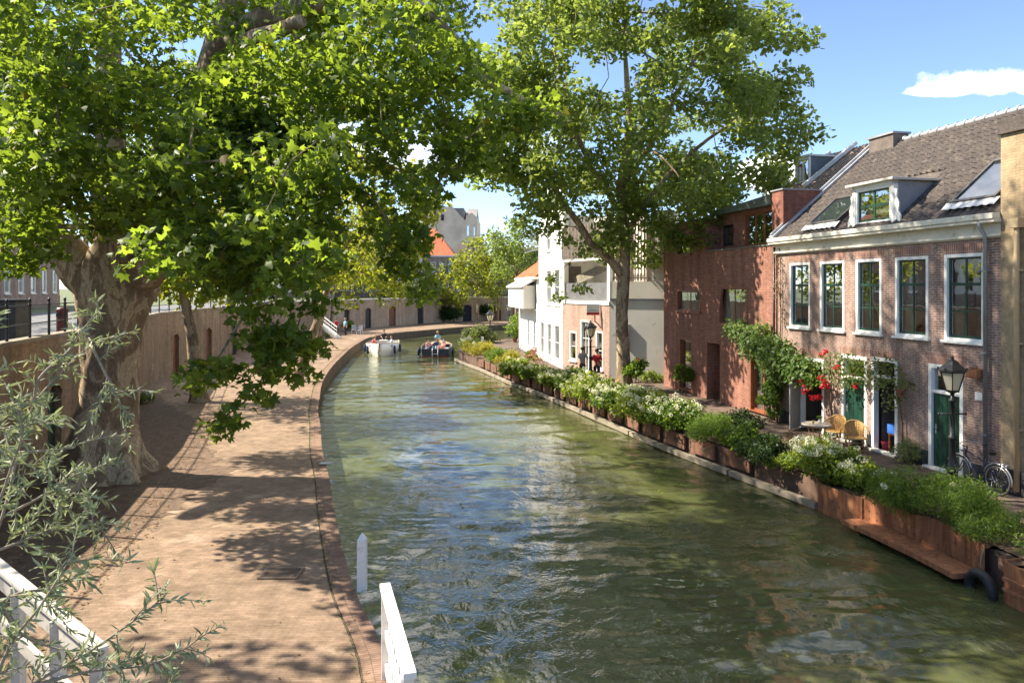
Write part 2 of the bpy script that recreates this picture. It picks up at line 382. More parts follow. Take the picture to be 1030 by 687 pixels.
def wood(mb,sk,trunkn,n_big=10):
    pos,par,ch,rad=sk; done=set()
    starts=[(None,trunkn-1)]
    stack=[]
    for i in range(len(pos)):
        cs=ch[i]
        if not cs: continue
        main=max(cs,key=lambda c:rad[c]) 
        for c in cs:
            if c<trunkn: continue
            if i>=trunkn and c==main: continue
            stack.append((i,c))
    for i,c in stack:
        pts=[pos[i],pos[c]]; rr=[min(rad[i],rad[c]*1.25),rad[c]]; k=c
        while ch[k]:
            m=max(ch[k],key=lambda q:rad[q]); pts.append(pos[m]); rr.append(min(rr[-1],rad[m])); k=m
        mb.tube(pts,rr,n=n_big if rr[0]>.12 else (6 if rr[0]>.04 else 4))
def trunk_tube(mb,trunk,n=18,flare=1.6,lump=.08,roots=6,seed=3):
    """organic trunk: first station sits on the ground and flares into roots"""
    pts=[];
    T=[(Vector(p),r) for p,r in trunk]
    for i in range(len(T)-1):
        for k in range(6):
            f=k/6; pts.append((T[i][0].lerp(T[i+1][0],f),T[i][1]*(1-f)+T[i+1][1]*f))
    pts.append(T[-1]); z0=T[0][0].z; H=T[-1][0].z-z0
    vs=[];fs=[]
    for i,(p,r) in enumerate(pts):
        h=p.z-z0
        for j in range(n):
            a=2*math.pi*j/n
            fl=1+(flare-1)*math.exp(-h/(r*.8+.05))*(0.55+.75*max(0,math.cos(a*roots+seed))**1.5)
            q=noise.noise(Vector((math.cos(a)*1.5+seed,math.sin(a)*1.5,h*.9)))*lump*2+noise.noise(Vector((math.cos(a)*4+seed,math.sin(a)*4,h*2.6)))*lump
            rr=r*(fl+q); vs.append((p.x+rr*math.cos(a),p.y+rr*math.sin(a),p.z))
    for i in range(len(pts)-1):
        for j in range(n): fs.append((i*n+j,i*n+(j+1)%n,(i+1)*n+(j+1)%n,(i+1)*n+j))
    fs.append(tuple((len(pts)-1)*n+j for j in range(n)))
    mb.smooth=True; mb._add(vs,fs); mb.smooth=False
def smooth_limb(L,k=4):
    out=[];m=len(L)
    for i in range(m-1):
        q=[np.array(list(L[max(0,min(m-1,j))][0])) for j in (i-1,i,i+1,i+2)]
        for s in range(k):
            t=s/k; v=.5*((2*q[1])+(-q[0]+q[2])*t+(2*q[0]-5*q[1]+4*q[2]-q[3])*t*t+(-q[0]+3*q[1]-3*q[2]+q[3])*t**3)
            w=Vector(v)+Vector([noise.noise(Vector(v)*.9+Vector((7*a,0,0)))*.14*min(1,L[i][1]*6) for a in range(3)])*(0 if (i==0 and s==0) else 1)
            out.append((w,L[i][1]*(1-t)+L[i+1][1]*t))
    out.append((Vector(L[-1][0]),L[-1][1])); return out
def tree(name,label,trunk,limbs,clumps,leafsize,lmat,bark,tpl='rhomb',per=120,group=None,up=.55,flat=.6,nbig=10,tn=18,flare=1.6,lump=.08,cat='tree',tip=.012,step=1.1):
    """clumps: list of (x,y,z,r)"""
    base=Vector(trunk[0][0]); root=thing(name,label,cat,base,0,group)
    tb=[(Vector(p)-base,r) for p,r in trunk]; lb=[smooth_limb([(Vector(p)-base,r) for p,r in L]) for L in limbs]
    cl=[(Vector(c[:3])-base,c[3]) for c in clumps]
    sk=skeleton(tb,lb,[c for c,_ in cl],tip=tip,step=step)
    mb=MB(); trunk_tube(mb,tb,n=tn,flare=flare,lump=lump); mb.build('trunk',bark,root,fixn=False)
    mb=MB(); wood(mb,sk,len(tb),nbig); mb.build('branches',bark,root,fixn=False)
    pts=[clump_points(c,r,max(6,int(per*(r**2))),flat) for c,r in cl]
    leaves('crown',np.vstack(pts),leafsize,lmat,root,tpl,up=up)
    return root
def ell_clumps(c,rad,n,r=(.8,1.4),shell=.55,zmin=-99,seed=1):
    g=random.Random(seed); out=[]
    while len(out)<n:
        d=Vector((g.gauss(0,1),g.gauss(0,1),g.gauss(0,1))).normalized(); q=g.uniform(shell**3,1)**(1/3)
        p=Vector((c[0]+d.x*rad[0]*q,c[1]+d.y*rad[1]*q,c[2]+d.z*rad[2]*q))
        if p.z<zmin: continue
        out.append((p.x,p.y,p.z,g.uniform(*r)))
    return out
def px_clumps(x0,y0,x1,y1,d0,d1,n,r=(.7,1.1),seed=1):
    g=random.Random(seed); out=[]
    for _ in range(n):
        p=PZ(g.uniform(x0,x1),g.uniform(y0,y1),g.uniform(d0,d1)); out.append((p.x,p.y,p.z,g.uniform(*r)))
    return out
# ================= sky and sun =================
W=bpy.data.worlds.new("World"); SC.world=W; W.use_nodes=True
wn=W.node_tree.nodes; wl=W.node_tree.links; bg=wn['Background']
SUN=Vector((-.98,.20,0)).normalized()*math.cos(R(45))+Vector((0,0,math.sin(R(45))))
sky=wn.new('ShaderNodeTexSky'); sky.sky_type='NISHITA'; sky.sun_disc=False; sky.sun_elevation=R(45)
sky.sun_rotation=math.atan2(SUN.x,SUN.y); sky.air_density=.7; sky.dust_density=.35; sky.ozone_density=1.7; sky.altitude=300
tc=wn.new('ShaderNodeTexCoord'); sep=wn.new('ShaderNodeSeparateXYZ'); wl.new(tc.outputs['Generated'],sep.inputs[0])
def wm(op,a,b=None,c=None,clamp=False):
    x=wn.new('ShaderNodeMath'); x.operation=op; x.use_clamp=clamp
    for i,v in enumerate((a,b,c)):
        if v is None: continue
        if isinstance(v,(int,float)): x.inputs[i].default_value=v
        else: wl.new(v,x.inputs[i])
    return x.outputs[0]
cn=wn.new('ShaderNodeTexNoise'); cn.inputs['Scale'].default_value=13; cn.inputs['Detail'].default_value=8; cn.inputs['Roughness'].default_value=.6
wl.new(tc.outputs['Generated'],cn.inputs['Vector'])
# azimuth / elevation slopes of a direction
ax=wm('DIVIDE',sep.outputs['X'],wm('MAXIMUM',sep.outputs['Y'],.02)); el=wm('DIVIDE',sep.outputs['Z'],wm('MAXIMUM',sep.outputs['Y'],.02))
def puff(a0,e0,wa,we,sharp=3.0,amp=2.0,under=.3):
    da=wm('DIVIDE',wm('SUBTRACT',ax,a0),wa); de=wm('DIVIDE',wm('SUBTRACT',el,e0),we)
    below=wm('MULTIPLY',wm('MAXIMUM',wm('MULTIPLY',de,-1),0),under/.1)
    q=wm('ADD',wm('MULTIPLY',da,da),wm('ADD',wm('MULTIPLY',de,de),below))
    nz=wm('MULTIPLY',wm('SUBTRACT',cn.outputs['Fac'],.5),amp*2.2)
    f=wm('MULTIPLY',wm('ADD',wm('SUBTRACT',1,q),nz),sharp,clamp=True)
    return wm('MULTIPLY',f,wm('GREATER_THAN',sep.outputs['Y'],.05))
m=puff(.655,.268,.115,.034,0.85,1.9); m=wm('MAXIMUM',m,puff(.575,.262,.055,.016,0.8,1.8))
m=wm('MAXIMUM',m,puff(.345,.145,.075,.035,1.1,2.2))
m=wm('MAXIMUM',m,wm('MULTIPLY',puff(-.30,.17,.35,.10,1.0,1.6),.35))
# broken high cloud, added out of view to whiten the water reflections
cn2=wn.new('ShaderNodeTexNoise'); cn2.inputs['Scale'].default_value=2.6; cn2.inputs['Detail'].default_value=7; cn2.inputs['Roughness'].default_value=.58
wl.new(tc.outputs['Generated'],cn2.inputs['Vector'])
hi=wm('MULTIPLY',wm('MULTIPLY',wm('SUBTRACT',cn2.outputs['Fac'],.41),5,clamp=True),wm('MULTIPLY',wm('SUBTRACT',el,.42),5,clamp=True))
m=wm('MAXIMUM',m,wm('MULTIPLY',hi,wm('GREATER_THAN',sep.outputs['Y'],.05)))
mx=wn.new('ShaderNodeMix'); mx.data_type='RGBA'; wl.new(m,mx.inputs[0]); wl.new(sky.outputs[0],mx.inputs[6]); mx.inputs[7].default_value=(11.5,11.0,10.4,1)
wl.new(mx.outputs[2],bg.inputs['Color']); bg.inputs['Strength'].default_value=.11
sl=bpy.data.lights.new('sun','SUN'); sl.energy=4.9; sl.angle=R(.55); sl.color=(1,.90,.74)
so=bpy.data.objects.new('sun',sl); COL.objects.link(so); so.rotation_euler=SUN.to_track_quat('Z','Y').to_euler()

# ================= the plan of the place =================
SZ=3.3                                                    # street above the wharf
WZ=-.7                                                    # water
WALL=[(-7.6,-30),(-8.8,0),(-10,8),(-11.6,16),(-13.4,23),(-16.4,32),(-18.6,39),(-19.6,46),(-20.3,56),(-21,68),(-20.4,80),(-18.6,87),(-15.6,93.5),(-12,101),(-7.5,107),(0,111),(10,114),(26,116),(60,118)]
LEDGE=[(-.2,-30),(-.35,0),(-.9,5),(-1.45,9),(-2.55,11.9),(-3.6,15.2),(-4.65,18.8),(-5.7,22.2),(-6.65,25.7),(-7.6,29),(-8.5,32.7),(-9.4,36.5),(-10.3,41),(-11.2,46.5),(-12.1,53),(-13,60),(-13.6,66.5),(-13.9,72),(-13.3,77),(-11.6,81.5),(-8.8,87),(-5,93.5),(.7,99),(8,103.5),(18,107),(34,110),(60,112)]
RBANK=[(12.5,-30),(10.6,4),(9.55,9),(8.75,12.6),(8.35,15.2),(7.6,18.2),(6.6,21),(5.15,25),(3.75,29.8),(1.5,37.4),(-.4,43),(-2.1,49),(-3.8,54),(-4.5,57.5),(-4.2,61),(-2.5,66),(.5,72),(5,79),(12,86),(22,91),(60,95)]
def catmull(pts,n=6):
    out=[];m=len(pts)
    for i in range(m-1):
        p0,p1,p2,p3=[np.array(pts[max(0,min(m-1,j))],float) for j in (i-1,i,i+1,i+2)]
        for k in range(n):
            t=k/n; out.append(tuple(.5*((2*p1)+(-p0+p2)*t+(2*p0-5*p1+4*p2-p3)*t*t+(-p0+3*p1-3*p2+p3)*t**3)))
    out.append(pts[-1]); return out
def offset(path,d):
    out=[];n=len(path)
    for i,p in enumerate(path):
        a=path[max(i-1,0)];b=path[min(i+1,n-1)];tx,ty=b[0]-a[0],b[1]-a[1];L=math.hypot(tx,ty);out.append((p[0]-ty/L*d,p[1]+tx/L*d))
    return out        # positive d = to the left of the walking direction
def strip(mb,A,za,B,zb,U=True):
    for i in range(len(A)-1): mb.quad((*A[i],za),(*B[i],zb),(*B[i+1],zb),(*A[i+1],za))
def path_uv(o,path_len_axis=None): pass
LE=catmull(LEDGE,5); RB=catmull(RBANK,5); WA=catmull(WALL,5)

def strip_mesh(name,A,B,za,zb,mat,kind='structure',swap=False):
    """ribbon between two paths with UVs that run along it"""
    n=len(A); V=[];F=[];uv=[]
    s=0;S=[0]
    for i in range(1,n):
        s+=math.hypot(A[i][0]-A[i-1][0],A[i][1]-A[i-1][1]); S.append(s)
    for i in range(n): V+= [(*A[i],za),(*B[i],zb)]
    for i in range(n-1): F.append((2*i,2*i+1,2*i+3,2*i+2))
    me=bpy.data.meshes.new(name); me.from_pydata(V,[],F); me.materials.append(mat)
    u=me.uv_layers.new(name='UVMap')
    for p in me.polygons:
        for li in p.loop_indices:
            vi=me.loops[li].vertex_index; i=vi//2
            w=0 if vi%2==0 else math.hypot(A[i][0]-B[i][0],A[i][1]-B[i][1])+abs(za-zb)
            u.data[li].uv=(w,S[i]) if swap else (S[i],w)
    o=bpy.data.objects.new(name,me); COL.objects.link(o)
    if kind: o['kind']=kind
    return o
# pavements
MT['clinker']=brick('sandy_clinker_paving',(.32,.225,.155),(.25,.17,.115),(.20,.145,.10),bw=.20,bh=.052,ms=.006,stain=.38,patch=((.36,.275,.20),.9,.58),moss=((.19,.17,.07),.66))
MT['coping']=brick('red_brick_coping',(.30,.19,.135),(.22,.135,.095),(.14,.105,.075),bw=.055,bh=.22,ms=.007,stain=.3,moss=((.15,.14,.06),.62),offset=0)
MT['rpave']=brick('brown_clinker_paving',(.20,.145,.115),(.14,.10,.08),(.09,.07,.055),bw=.2,bh=.055,ms=.006,stain=.3,patch=((.23,.18,.14),.8,.6))
MT['quaywall']=brick('wet_brick_quay',(.20,.12,.08),(.13,.085,.055),(.12,.10,.07),stain=.4,moss=((.07,.09,.03),.5))
MT['street']=brick('blue_grey_street',(.20,.21,.225),(.16,.165,.18),(.12,.12,.12),bw=.2,bh=.1,stain=.2)
MT['earth']=M('grass_and_earth',(.09,.11,.04),.95,var=.4,scale=.4,bump=.3)
LEi=offset(LE,.34); LEj=offset(LE,.37)
# ribbons
FAR_L=[]                                                   # wharf between wall and coping: resample both paths by index
def resample(path,n):
    S=[0]
    for i in range(1,len(path)): S.append(S[-1]+math.hypot(path[i][0]-path[i-1][0],path[i][1]-path[i-1][1]))
    xs=np.interp(np.linspace(0,S[-1],n),S,[p[0] for p in path]); ys=np.interp(np.linspace(0,S[-1],n),S,[p[1] for p in path])
    return list(zip(xs,ys))
def by_y(path,ys):                                          # valid where y rises along the path
    return list(zip(np.interp(ys,[p[1] for p in path],[p[0] for p in path]),ys))
mb=MB(); pa=[(x,y,0) for x,y in LEj]; pb=[(x,y,0) for x,y in offset(WA,.25)][::-1]
mb.poly([Vector(p) for p in pa+pb]); tag(mb.build('wharf_pavement',MT['clinker']),kind='structure')
strip_mesh('dark_joint',LEi,LEj,-.012,-.012,M('joint_dirt',(.09,.075,.045),.95),'structure')['label']='dark drain joint between the brick paving and the coping'
strip_mesh('quay_coping',LE,LEi,.008,.008,MT['coping'],'structure',swap=False)
strip_mesh('quay_side',LE,offset(LE,.03),.008,-1.4,MT['quaywall'],'structure')
# ground on the street side, one sheet to the horizon
mb=MB(); pa=[(x,y,SZ-.004) for x,y in offset(WA,.2)]
mb.poly([Vector(p) for p in pa]+[Vector(p) for p in [(300,140,SZ-.004),(900,1500,SZ-.004),(-900,1500,SZ-.004),(-900,-120,SZ-.004),(-60,-120,SZ-.004),(-7.8,-80,SZ-.004)]])
tag(mb.build('ground',MT['earth']),kind='structure')
WS=catmull([p for p in WALL],5); strip_mesh('street',offset(WS,.22),offset(WS,9.5),SZ,SZ,MT['street'])
# right bank sheet
RBi=offset(RB,-.32)
mb=MB(); mb.poly([Vector((x,y,-.02)) for x,y in RBi]+[Vector(p) for p in [(900,120,-.02),(900,-120,-.02),(15,-120,-.02)]])
tag(mb.build('quay_pavement',MT['rpave']),kind='structure')
MT['bankwall']=M('dark_bank_boards',(.11,.065,.045),.9,var=.4,scale=1.5,bump=.5,bscale=14,stain=((.06,.065,.03),2,.55))
strip_mesh('bank_side',RBi,offset(RBi,.02),-.02,-1.4,MT['bankwall'])
k0=next(i for i,p in enumerate(RB) if p[1]>18.3); k1=next(i for i,p in enumerate(RB) if p[1]>60)
sb=[(x,y) for x,y in offset(RB,-.36)[k0-14:k1+10]]; se=offset(sb,-1.0)
strip_mesh('planting_soil',sb,se,.03,.03,MT['soil'])

# ================= water =================
def watermat():
    t=NT('canal_water'); b=t.b
    c=t.ramp(t.noise(.12,3),[(.3,(.062,.072,.026)),(.7,(.085,.092,.036))]); t.link(c,b.inputs['Base Color'])
    b.inputs['Roughness'].default_value=.055; b.inputs['IOR'].default_value=1.38; b.inputs['Specular IOR Level'].default_value=.9
    v1=t.mapping((1,.8,1)); n1=t.noise(3.2,4,.55,vec=v1,dist=.6); n2=t.noise(11,3,.5,vec=v1)
    nb=t.bump(n1,.38,.10); n3=t.bump(n2,.34,.03,nb); pm=t.maprange(t.noise(.22,3,.5,vec=t.mapping((1,.6,1))),.38,.60,.08,.46); t.link(pm,nb.node.inputs['Strength']); t.link(pm,n3.node.inputs['Strength']); t.link(n3,b.inputs['Normal'])
    return t.m
MT['water']=watermat()
ys=[2.0]; 
while ys[-1]<122: ys.append(ys[-1]+max(.07,ys[-1]*.0075))
ys=np.array(ys); xs=np.linspace(0,1,230)
def xr(y):
    lo=np.interp(y,[2,20,45,66,85,105,122],[-2.5,-7,-13,-16,-16,-12,-2]); hi=np.interp(y,[2,20,50,66,85,105,122],[12.5,9,2,3,16,40,60]); return lo,hi
lo,hi=xr(ys); X=lo[:,None]+(hi-lo)[:,None]*xs[None,:]; Y=np.repeat(ys[:,None],len(xs),1)
H=np.zeros_like(X); wr=np.random.default_rng(11)
for k in range(46):
    lam=10**wr.uniform(math.log10(.35),math.log10(3.0)); ang=wr.normal(R(78),.55) if k%3 else wr.uniform(0,math.pi*2)
    kx,ky=math.cos(ang)*2*math.pi/lam,math.sin(ang)*2*math.pi/lam; amp=.0062*lam**.8*wr.uniform(.5,1.2)
    env=.55+.45*np.sin(X*wr.uniform(.1,.5)+Y*wr.uniform(.05,.3)+wr.uniform(0,6)); wob=.5*np.sin(X*.35+Y*.22+k)
    H+=amp*env*np.sin(kx*X+ky*Y+wob+wr.uniform(0,6.28))
H*= (1.05*np.exp(-Y/60.)+.15)
for (bx,by) in ((-6.3,60),):                                  # wake of the boat that is leaving
    r=np.hypot(X-bx,(Y-by)); H+=.05*np.exp(-((X-bx)/1.1)**2)*np.exp(-np.maximum(0,by-Y)/3.)*(Y<by)*np.sin(r*7)
V=np.stack([X,Y,WZ+H],-1).reshape(-1,3); ny,nx=X.shape; I=np.arange(ny*nx).reshape(ny,nx)
F=np.stack([I[:-1,:-1],I[:-1,1:],I[1:,1:],I[1:,:-1]],-1).reshape(-1,4)
tag(mesh_np('canal_water',V,np.full(len(F),4),F.ravel(),MT['water'],smooth=True),kind='structure')
mb=MB(); mb.quad((-40,-60,WZ-.1),(90,-60,WZ-.1),(90,2.0,WZ-.1),(-40,2.0,WZ-.1)); mb.quad((-14,122,WZ-.1),(90,122,WZ-.1),(90,150,WZ-.1),(-14,150,WZ-.1))
mb.quad((-60,-60,-1.5),(120,-60,-1.5),(120,150,-1.5),(-60,150,-1.5))
tag(mb.build('canal_bed',MT['water']),kind='structure')
# ================= trees =================
def V3(*a): return Vector(a)
# --- the great plane tree on the left wharf ---
b=V3(-10.55,18.9,-.05)
tr=[(b,.80),(b+V3(.08,.0,1.2),.68),(b+V3(.24,.0,2.6),.63),(b+V3(.36,0,4.0),.72),(b+V3(.42,0,4.8),.90),(b+V3(.46,0,5.4),.80),(b+V3(.55,0,6.1),.6),(b+V3(.65,0,6.7),.42)]
top=b+V3(.45,0,4.75)
limbs=[
 [(top,.55),(top+V3(-.8,-.1,.45),.56),(top+V3(-1.6,-.2,1.3),.42),(top+V3(-3.6,-.6,2.8),.32),(top+V3(-5.6,-1.6,4.4),.2)],
 [(top,.5),(top+V3(.8,-.2,.55),.48),(top+V3(1.6,-.6,1.0),.38),(top+V3(3.0,-1.8,1.0),.27),(top+V3(4.4,-3.4,1.3),.16)],
 [(top,.6),(top+V3(.9,.2,2.4),.50),(top+V3(2.2,-.3,4.6),.42),(top+V3(3.4,-1.2,5.9),.34),(top+V3(5.3,-1.8,6.6),.26),(top+V3(7.6,-1.5,6.9),.19),(top+V3(9.6,-.4,5.2),.12),(top+V3(11.6,.2,4.4),.08)],
 [(top+V3(2.2,-.3,4.6),.36),(top+V3(3.1,-.6,6.9),.30),(top+V3(4.0,.4,9.5),.22),(top+V3(4.4,1.2,12),.13)],
 [(top,.5),(top+V3(-.6,.8,2.6),.44),(top+V3(-1.4,2.2,6),.34),(top+V3(-1.8,3.2,10),.22),(top+V3(-1.5,3.5,13.5),.1)],
 [(top+V3(3.4,-1.2,5.9),.22),(top+V3(4.4,-2.6,5.6),.19),(top+V3(5.9,-4.2,5.4),.13)],
]
cl=[]
cl+=px_clumps(-30,-20,330,205,11.5,23,125,(.65,1.05),1)
cl+=px_clumps(150,120,330,262,10.5,15.5,35,(.5,.8),2)
cl+=px_clumps(10,195,105,245,15,17.2,7,(.4,.6),20)
cl+=[]
cl+=ell_clumps((-13,17,15.5),(5,6,3.6),16,(.9,1.4),.3,12,13)  # high clumps added to shade the leaves below them
cl+=px_clumps(222,240,335,298,12,15,8,(.4,.6),14)
cl+=px_clumps(95,205,215,236,15.5,17.2,7,(.4,.55),19)
cl+=px_clumps(258,320,318,392,11.5,13.5,6,(.34,.48),18)
cl+=px_clumps(222,270,325,350,11,14,15,(.35,.55),3)
cl+=px_clumps(200,366,268,408,11.8,12.8,5,(.38,.5),4)
cl+=px_clumps(203,400,232,432,12,12.4,3,(.30,.36),5)
cl+=px_clumps(318,-20,455,115,12,22,34,(.7,1.05),6)
cl+=px_clumps(372,115,455,300,13,19,22,(.42,.68),7)
cl+=px_clumps(440,60,545,165,14,18,15,(.5,.8),8)
cl+=px_clumps(40,160,215,222,15,17.4,15,(.5,.8),15)
cl+=px_clumps(170,235,330,290,12,16,15,(.45,.65),16)
cl+=px_clumps(-30,120,60,262,14.5,18,10,(.5,.7),17)
cl+=px_clumps(-30,190,75,240,13,19,11,(.5,.75),9)
cl+=ell_clumps((-8.5,22,17.5),(9.5,9,6.0),80,(1.0,1.5),.35,14,11)
cl+=ell_clumps((-13,25,12),(6,6,5),22,(1.0,1.5),.3,8,12)
tree('plane_tree','huge old plane tree with a burly flared trunk, leaning over the left wharf',tr,limbs,cl,.145,LF['plane'],MT['bark'],'maple',per=250,group='plane trees along the canal',up=.55,tn=48,flare=1.95,lump=.12,tip=.010,step=.9)
# --- the tall plane tree on the right bank ---
b=P(628,392,0); b.z=-.02
tr=[(b,.40),(b+V3(-.05,0,1.6),.32),(b+V3(-.12,0,3.6),.29),(b+V3(-.02,.1,5.4),.28),(b+V3(.05,.1,7.2),.25),(b+V3(-.1,.2,9.6),.25),(b+V3(.3,.3,12.5),.19),(b+V3(.1,.4,16),.1)]
limbs=[[(b+V3(-.05,0,5.3),.21),(b+V3(-1.6,-.5,7.0),.17),(b+V3(-2.9,-.9,8.8),.14),(b+V3(-4.2,-1.0,10.6),.10),(b+V3(-5.2,-1.2,12),.06)],
 [(b+V3(.05,.1,7.2),.16),(b+V3(1.6,.4,9.6),.13),(b+V3(3.6,.6,11.6),.09),(b+V3(5.6,.4,13),.05)],
 [(b+V3(0,.1,8.2),.15),(b+V3(-1.6,.4,10.8),.12),(b+V3(-2.6,.2,13.4),.09),(b+V3(-3.3,0,16),.05)],
 [(b+V3(-.1,.2,9.6),.14),(b+V3(1.4,-1,12),.11),(b+V3(2.8,-2,15),.07)]]
cl=[c for c in ell_clumps((b.x+.6,b.y+.3,13.6),(8.3,6.5,7.6),215,(.85,1.35),.42,6.3,21) if not(c[0]<b.x-3 and c[2]<8.5) and not (c[0]>b.x and c[2]<11 and (c[0]*7.3)%1<.3)]
cl+=px_clumps(505,170,560,235,34,37,9,(.6,.8),22)+px_clumps(560,225,610,262,34,38,6,(.45,.6),23)+px_clumps(655,190,735,245,33,38,9,(.6,.9),24)
cl+=px_clumps(545,270,590,300,35,37,3,(.4,.5),25)+px_clumps(455,60,560,200,33,38,16,(.9,1.2),26)+px_clumps(730,40,792,130,34,38,8,(.7,1.0),28)
tree('plane_tree','tall slender plane tree with pale mottled trunk, between the white house and the water',tr,limbs,cl,.235,LF['plane2'],MT['bark_pale'],'oval',per=205,group='plane trees along the canal',up=.5,tn=20,flare=1.4,lump=.05,tip=.012)
# --- younger trees on the left wharf ---
def young(label,bx,by,hx,h,rr,n,lean=(0,0),lm='light',seed=1,zc=None,ry=None,rz=3.6,tr0=.26,leaf=.24,per=105,name='plane_tree',grp='plane trees along the canal',tpl='oval',z0=0,bark='bark',cr=(.7,1.15)):
    b=V3(bx,by,z0-.02); L=V3(lean[0],lean[1],0)
    tr=[(b,tr0),(b+L*.3+V3(0,0,h*.3),tr0*.8),(b+L*.6+V3(.1,0,h*.6),tr0*.7),(b+L+V3(0,0,h),tr0*.5)]
    c=b+L+V3(hx,0,0); zc=zc if zc else h+2.0
    t=tr[-1][0]
    limbs=[[(t,tr0*.45),(t+V3(math.cos(a)*rr*.35,math.sin(a)*rr*.35,rz*.5),tr0*.25)] for a in (.4+seed,2.5+seed,4.6+seed)]
    cl=ell_clumps((c.x,c.y,zc+z0),(rr,ry or rr,rz),n,cr,.3,z0+1.9,seed)
    return tree(name,label,tr,limbs,cl,leaf,LF[lm],MT[bark],tpl,per=per,group=grp,up=.5,tn=14,flare=1.35,lump=.035,nbig=8,tip=.014,step=1.3,flat=.55)
b=P(201,404)
young('straight young plane tree standing behind the huge trunk on the left wharf',b.x,b.y,.6,4.6,3.1,50,(-.7,0),'light',31,zc=6.9,rz=3.0,tr0=.34)
b=P(297,384)
young('slanting plane tree beside the bend of the left wharf, trunk leaning right',b.x,b.y,1.2,5.2,4.4,80,(1.5,1.0),'light',32,zc=8.4,rz=4.6,tr0=.32)
b=P(318,352)
young('far slim plane tree by the white stair rail on the left wharf',b.x,b.y,1.8,5.5,5.0,80,(.6,1.0),'light',33,zc=8.2,rz=4.6,tr0=.26,leaf=.28,per=46)
b=PZ(342,330,84); 
young('lime green tree on the far wharf in front of the vaulted cellars',b.x,80,0,4.2,4.0,44,(0,0),'light',34,zc=8.4,rz=4.2,tr0=.2,leaf=.34,per=34)
# --- beyond the bend ---
def far_tree(label,px,d,pyt,rw,n,lm,seed,z0=0,trunk=.22,name='broadleaf_tree',leaf=.36,per=26,low=None):
    x=(px-515)/FPX*d; zt=CZ-(pyt-HOR)/FPX*d; r=rw/FPX*d; lo=(low if low is not None else 2.2)+z0; zc=(zt+lo)/2; rz=(zt-lo)/2
    b=V3(x,d,z0-.02); h=max(1.5,(zc-z0)*.7)
    tr=[(b,trunk),(b+V3(.1,0,h*.5),trunk*.75),(b+V3(0,0,h),trunk*.55)]; t=tr[-1][0]
    limbs=[[(t,trunk*.45),(t+V3(math.cos(a)*r*.4,math.sin(a)*r*.4,rz*.4),trunk*.25)] for a in (.4+seed,2.5+seed,4.6+seed)]
    cl=ell_clumps((x,d,zc),(r,r*.9,rz),n,(r*.2,r*.36),.25,lo-.3,seed)
    return tree(name,label,tr,limbs,cl,leaf,LF[lm],MT['bark'],'oval',per=per*2.2,group='trees beyond the canal bend',up=.4,tn=10,flare=1.2,lump=.02,nbig=6,tip=.02,step=1.8,flat=.8)
far_tree('small grey green tree before the white house past the bend',419,103,262,24,34,'fargrey',41,0,.16,low=1.5)
far_tree('airy light green tree beyond the bend, left of the white lamp',480,100,238,30,52,'light',42,0,.22,low=2.8)
far_tree('darker green tree rising over the far bend beside the orange gable',519,92,213,30,60,'plane2',43,0,.24,low=4.5,leaf=.32)
far_tree('round dark evergreen on the far wharf wall',456,116,262,16,18,'dark',44,SZ,.14,low=1)
for i,(px,d,pyt,rw,lm,lab) in enumerate([(500,108,228,26,'light','bright lime tree between the airy tree and the darker one'),(448,104,270,20,'light','small bright tree on the far wharf under the orange roof'),(400,101,235,26,'light','bright tree on the far wharf before the white house'),(545,125,225,30,'light','broad tree closing the view behind the white house'),(390,128,222,30,'far','pale tree behind the far row of houses'),(352,118,225,34,'light','sunlit lime tree on the street above the far wharf'),(300,100,215,44,'light','tall lime tree on the street behind the stair rail'),(230,80,215,44,'far','wide tree on the street left of the bend'),(505,130,262,26,'fargrey','low greyish tree at the end of the canal')]):
    far_tree(lab,px,d,pyt,rw,40,lm,50+i,0 if i<4 else SZ,.25,low=1.6,leaf=.42,per=22)
for i,(x,y,h) in enumerate([(-19,58,9),(-17.2,44,8.5)]):
    pass
# tree behind the left street, fills the upper left
for i,(x,y,zt,lab) in enumerate([(-26,30,17,'street tree before the brick town houses, nearest of the two'),(-30,52,18,'street tree before the brick town houses, farther of the two')]):
    young(lab,x,y,0,5.5,5.0,50,(0,0),'far',60+i,zc=9.0,rz=4.4,tr0=.3,leaf=.32,per=30,z0=SZ,name='street_tree',grp='trees on the street above the wharf')

young('unseen tree added on the left street outside the left edge to shade the near paving',-15.3,9.7,0,4.0,3.0,30,(0,0),'far',66,zc=6.4,rz=2.6,tr0=.22,leaf=.22,per=80,z0=SZ,name='street_tree',grp='trees on the street above the wharf',cr=(.6,.95))  # out of view, added to cast leaf shade on the near paving
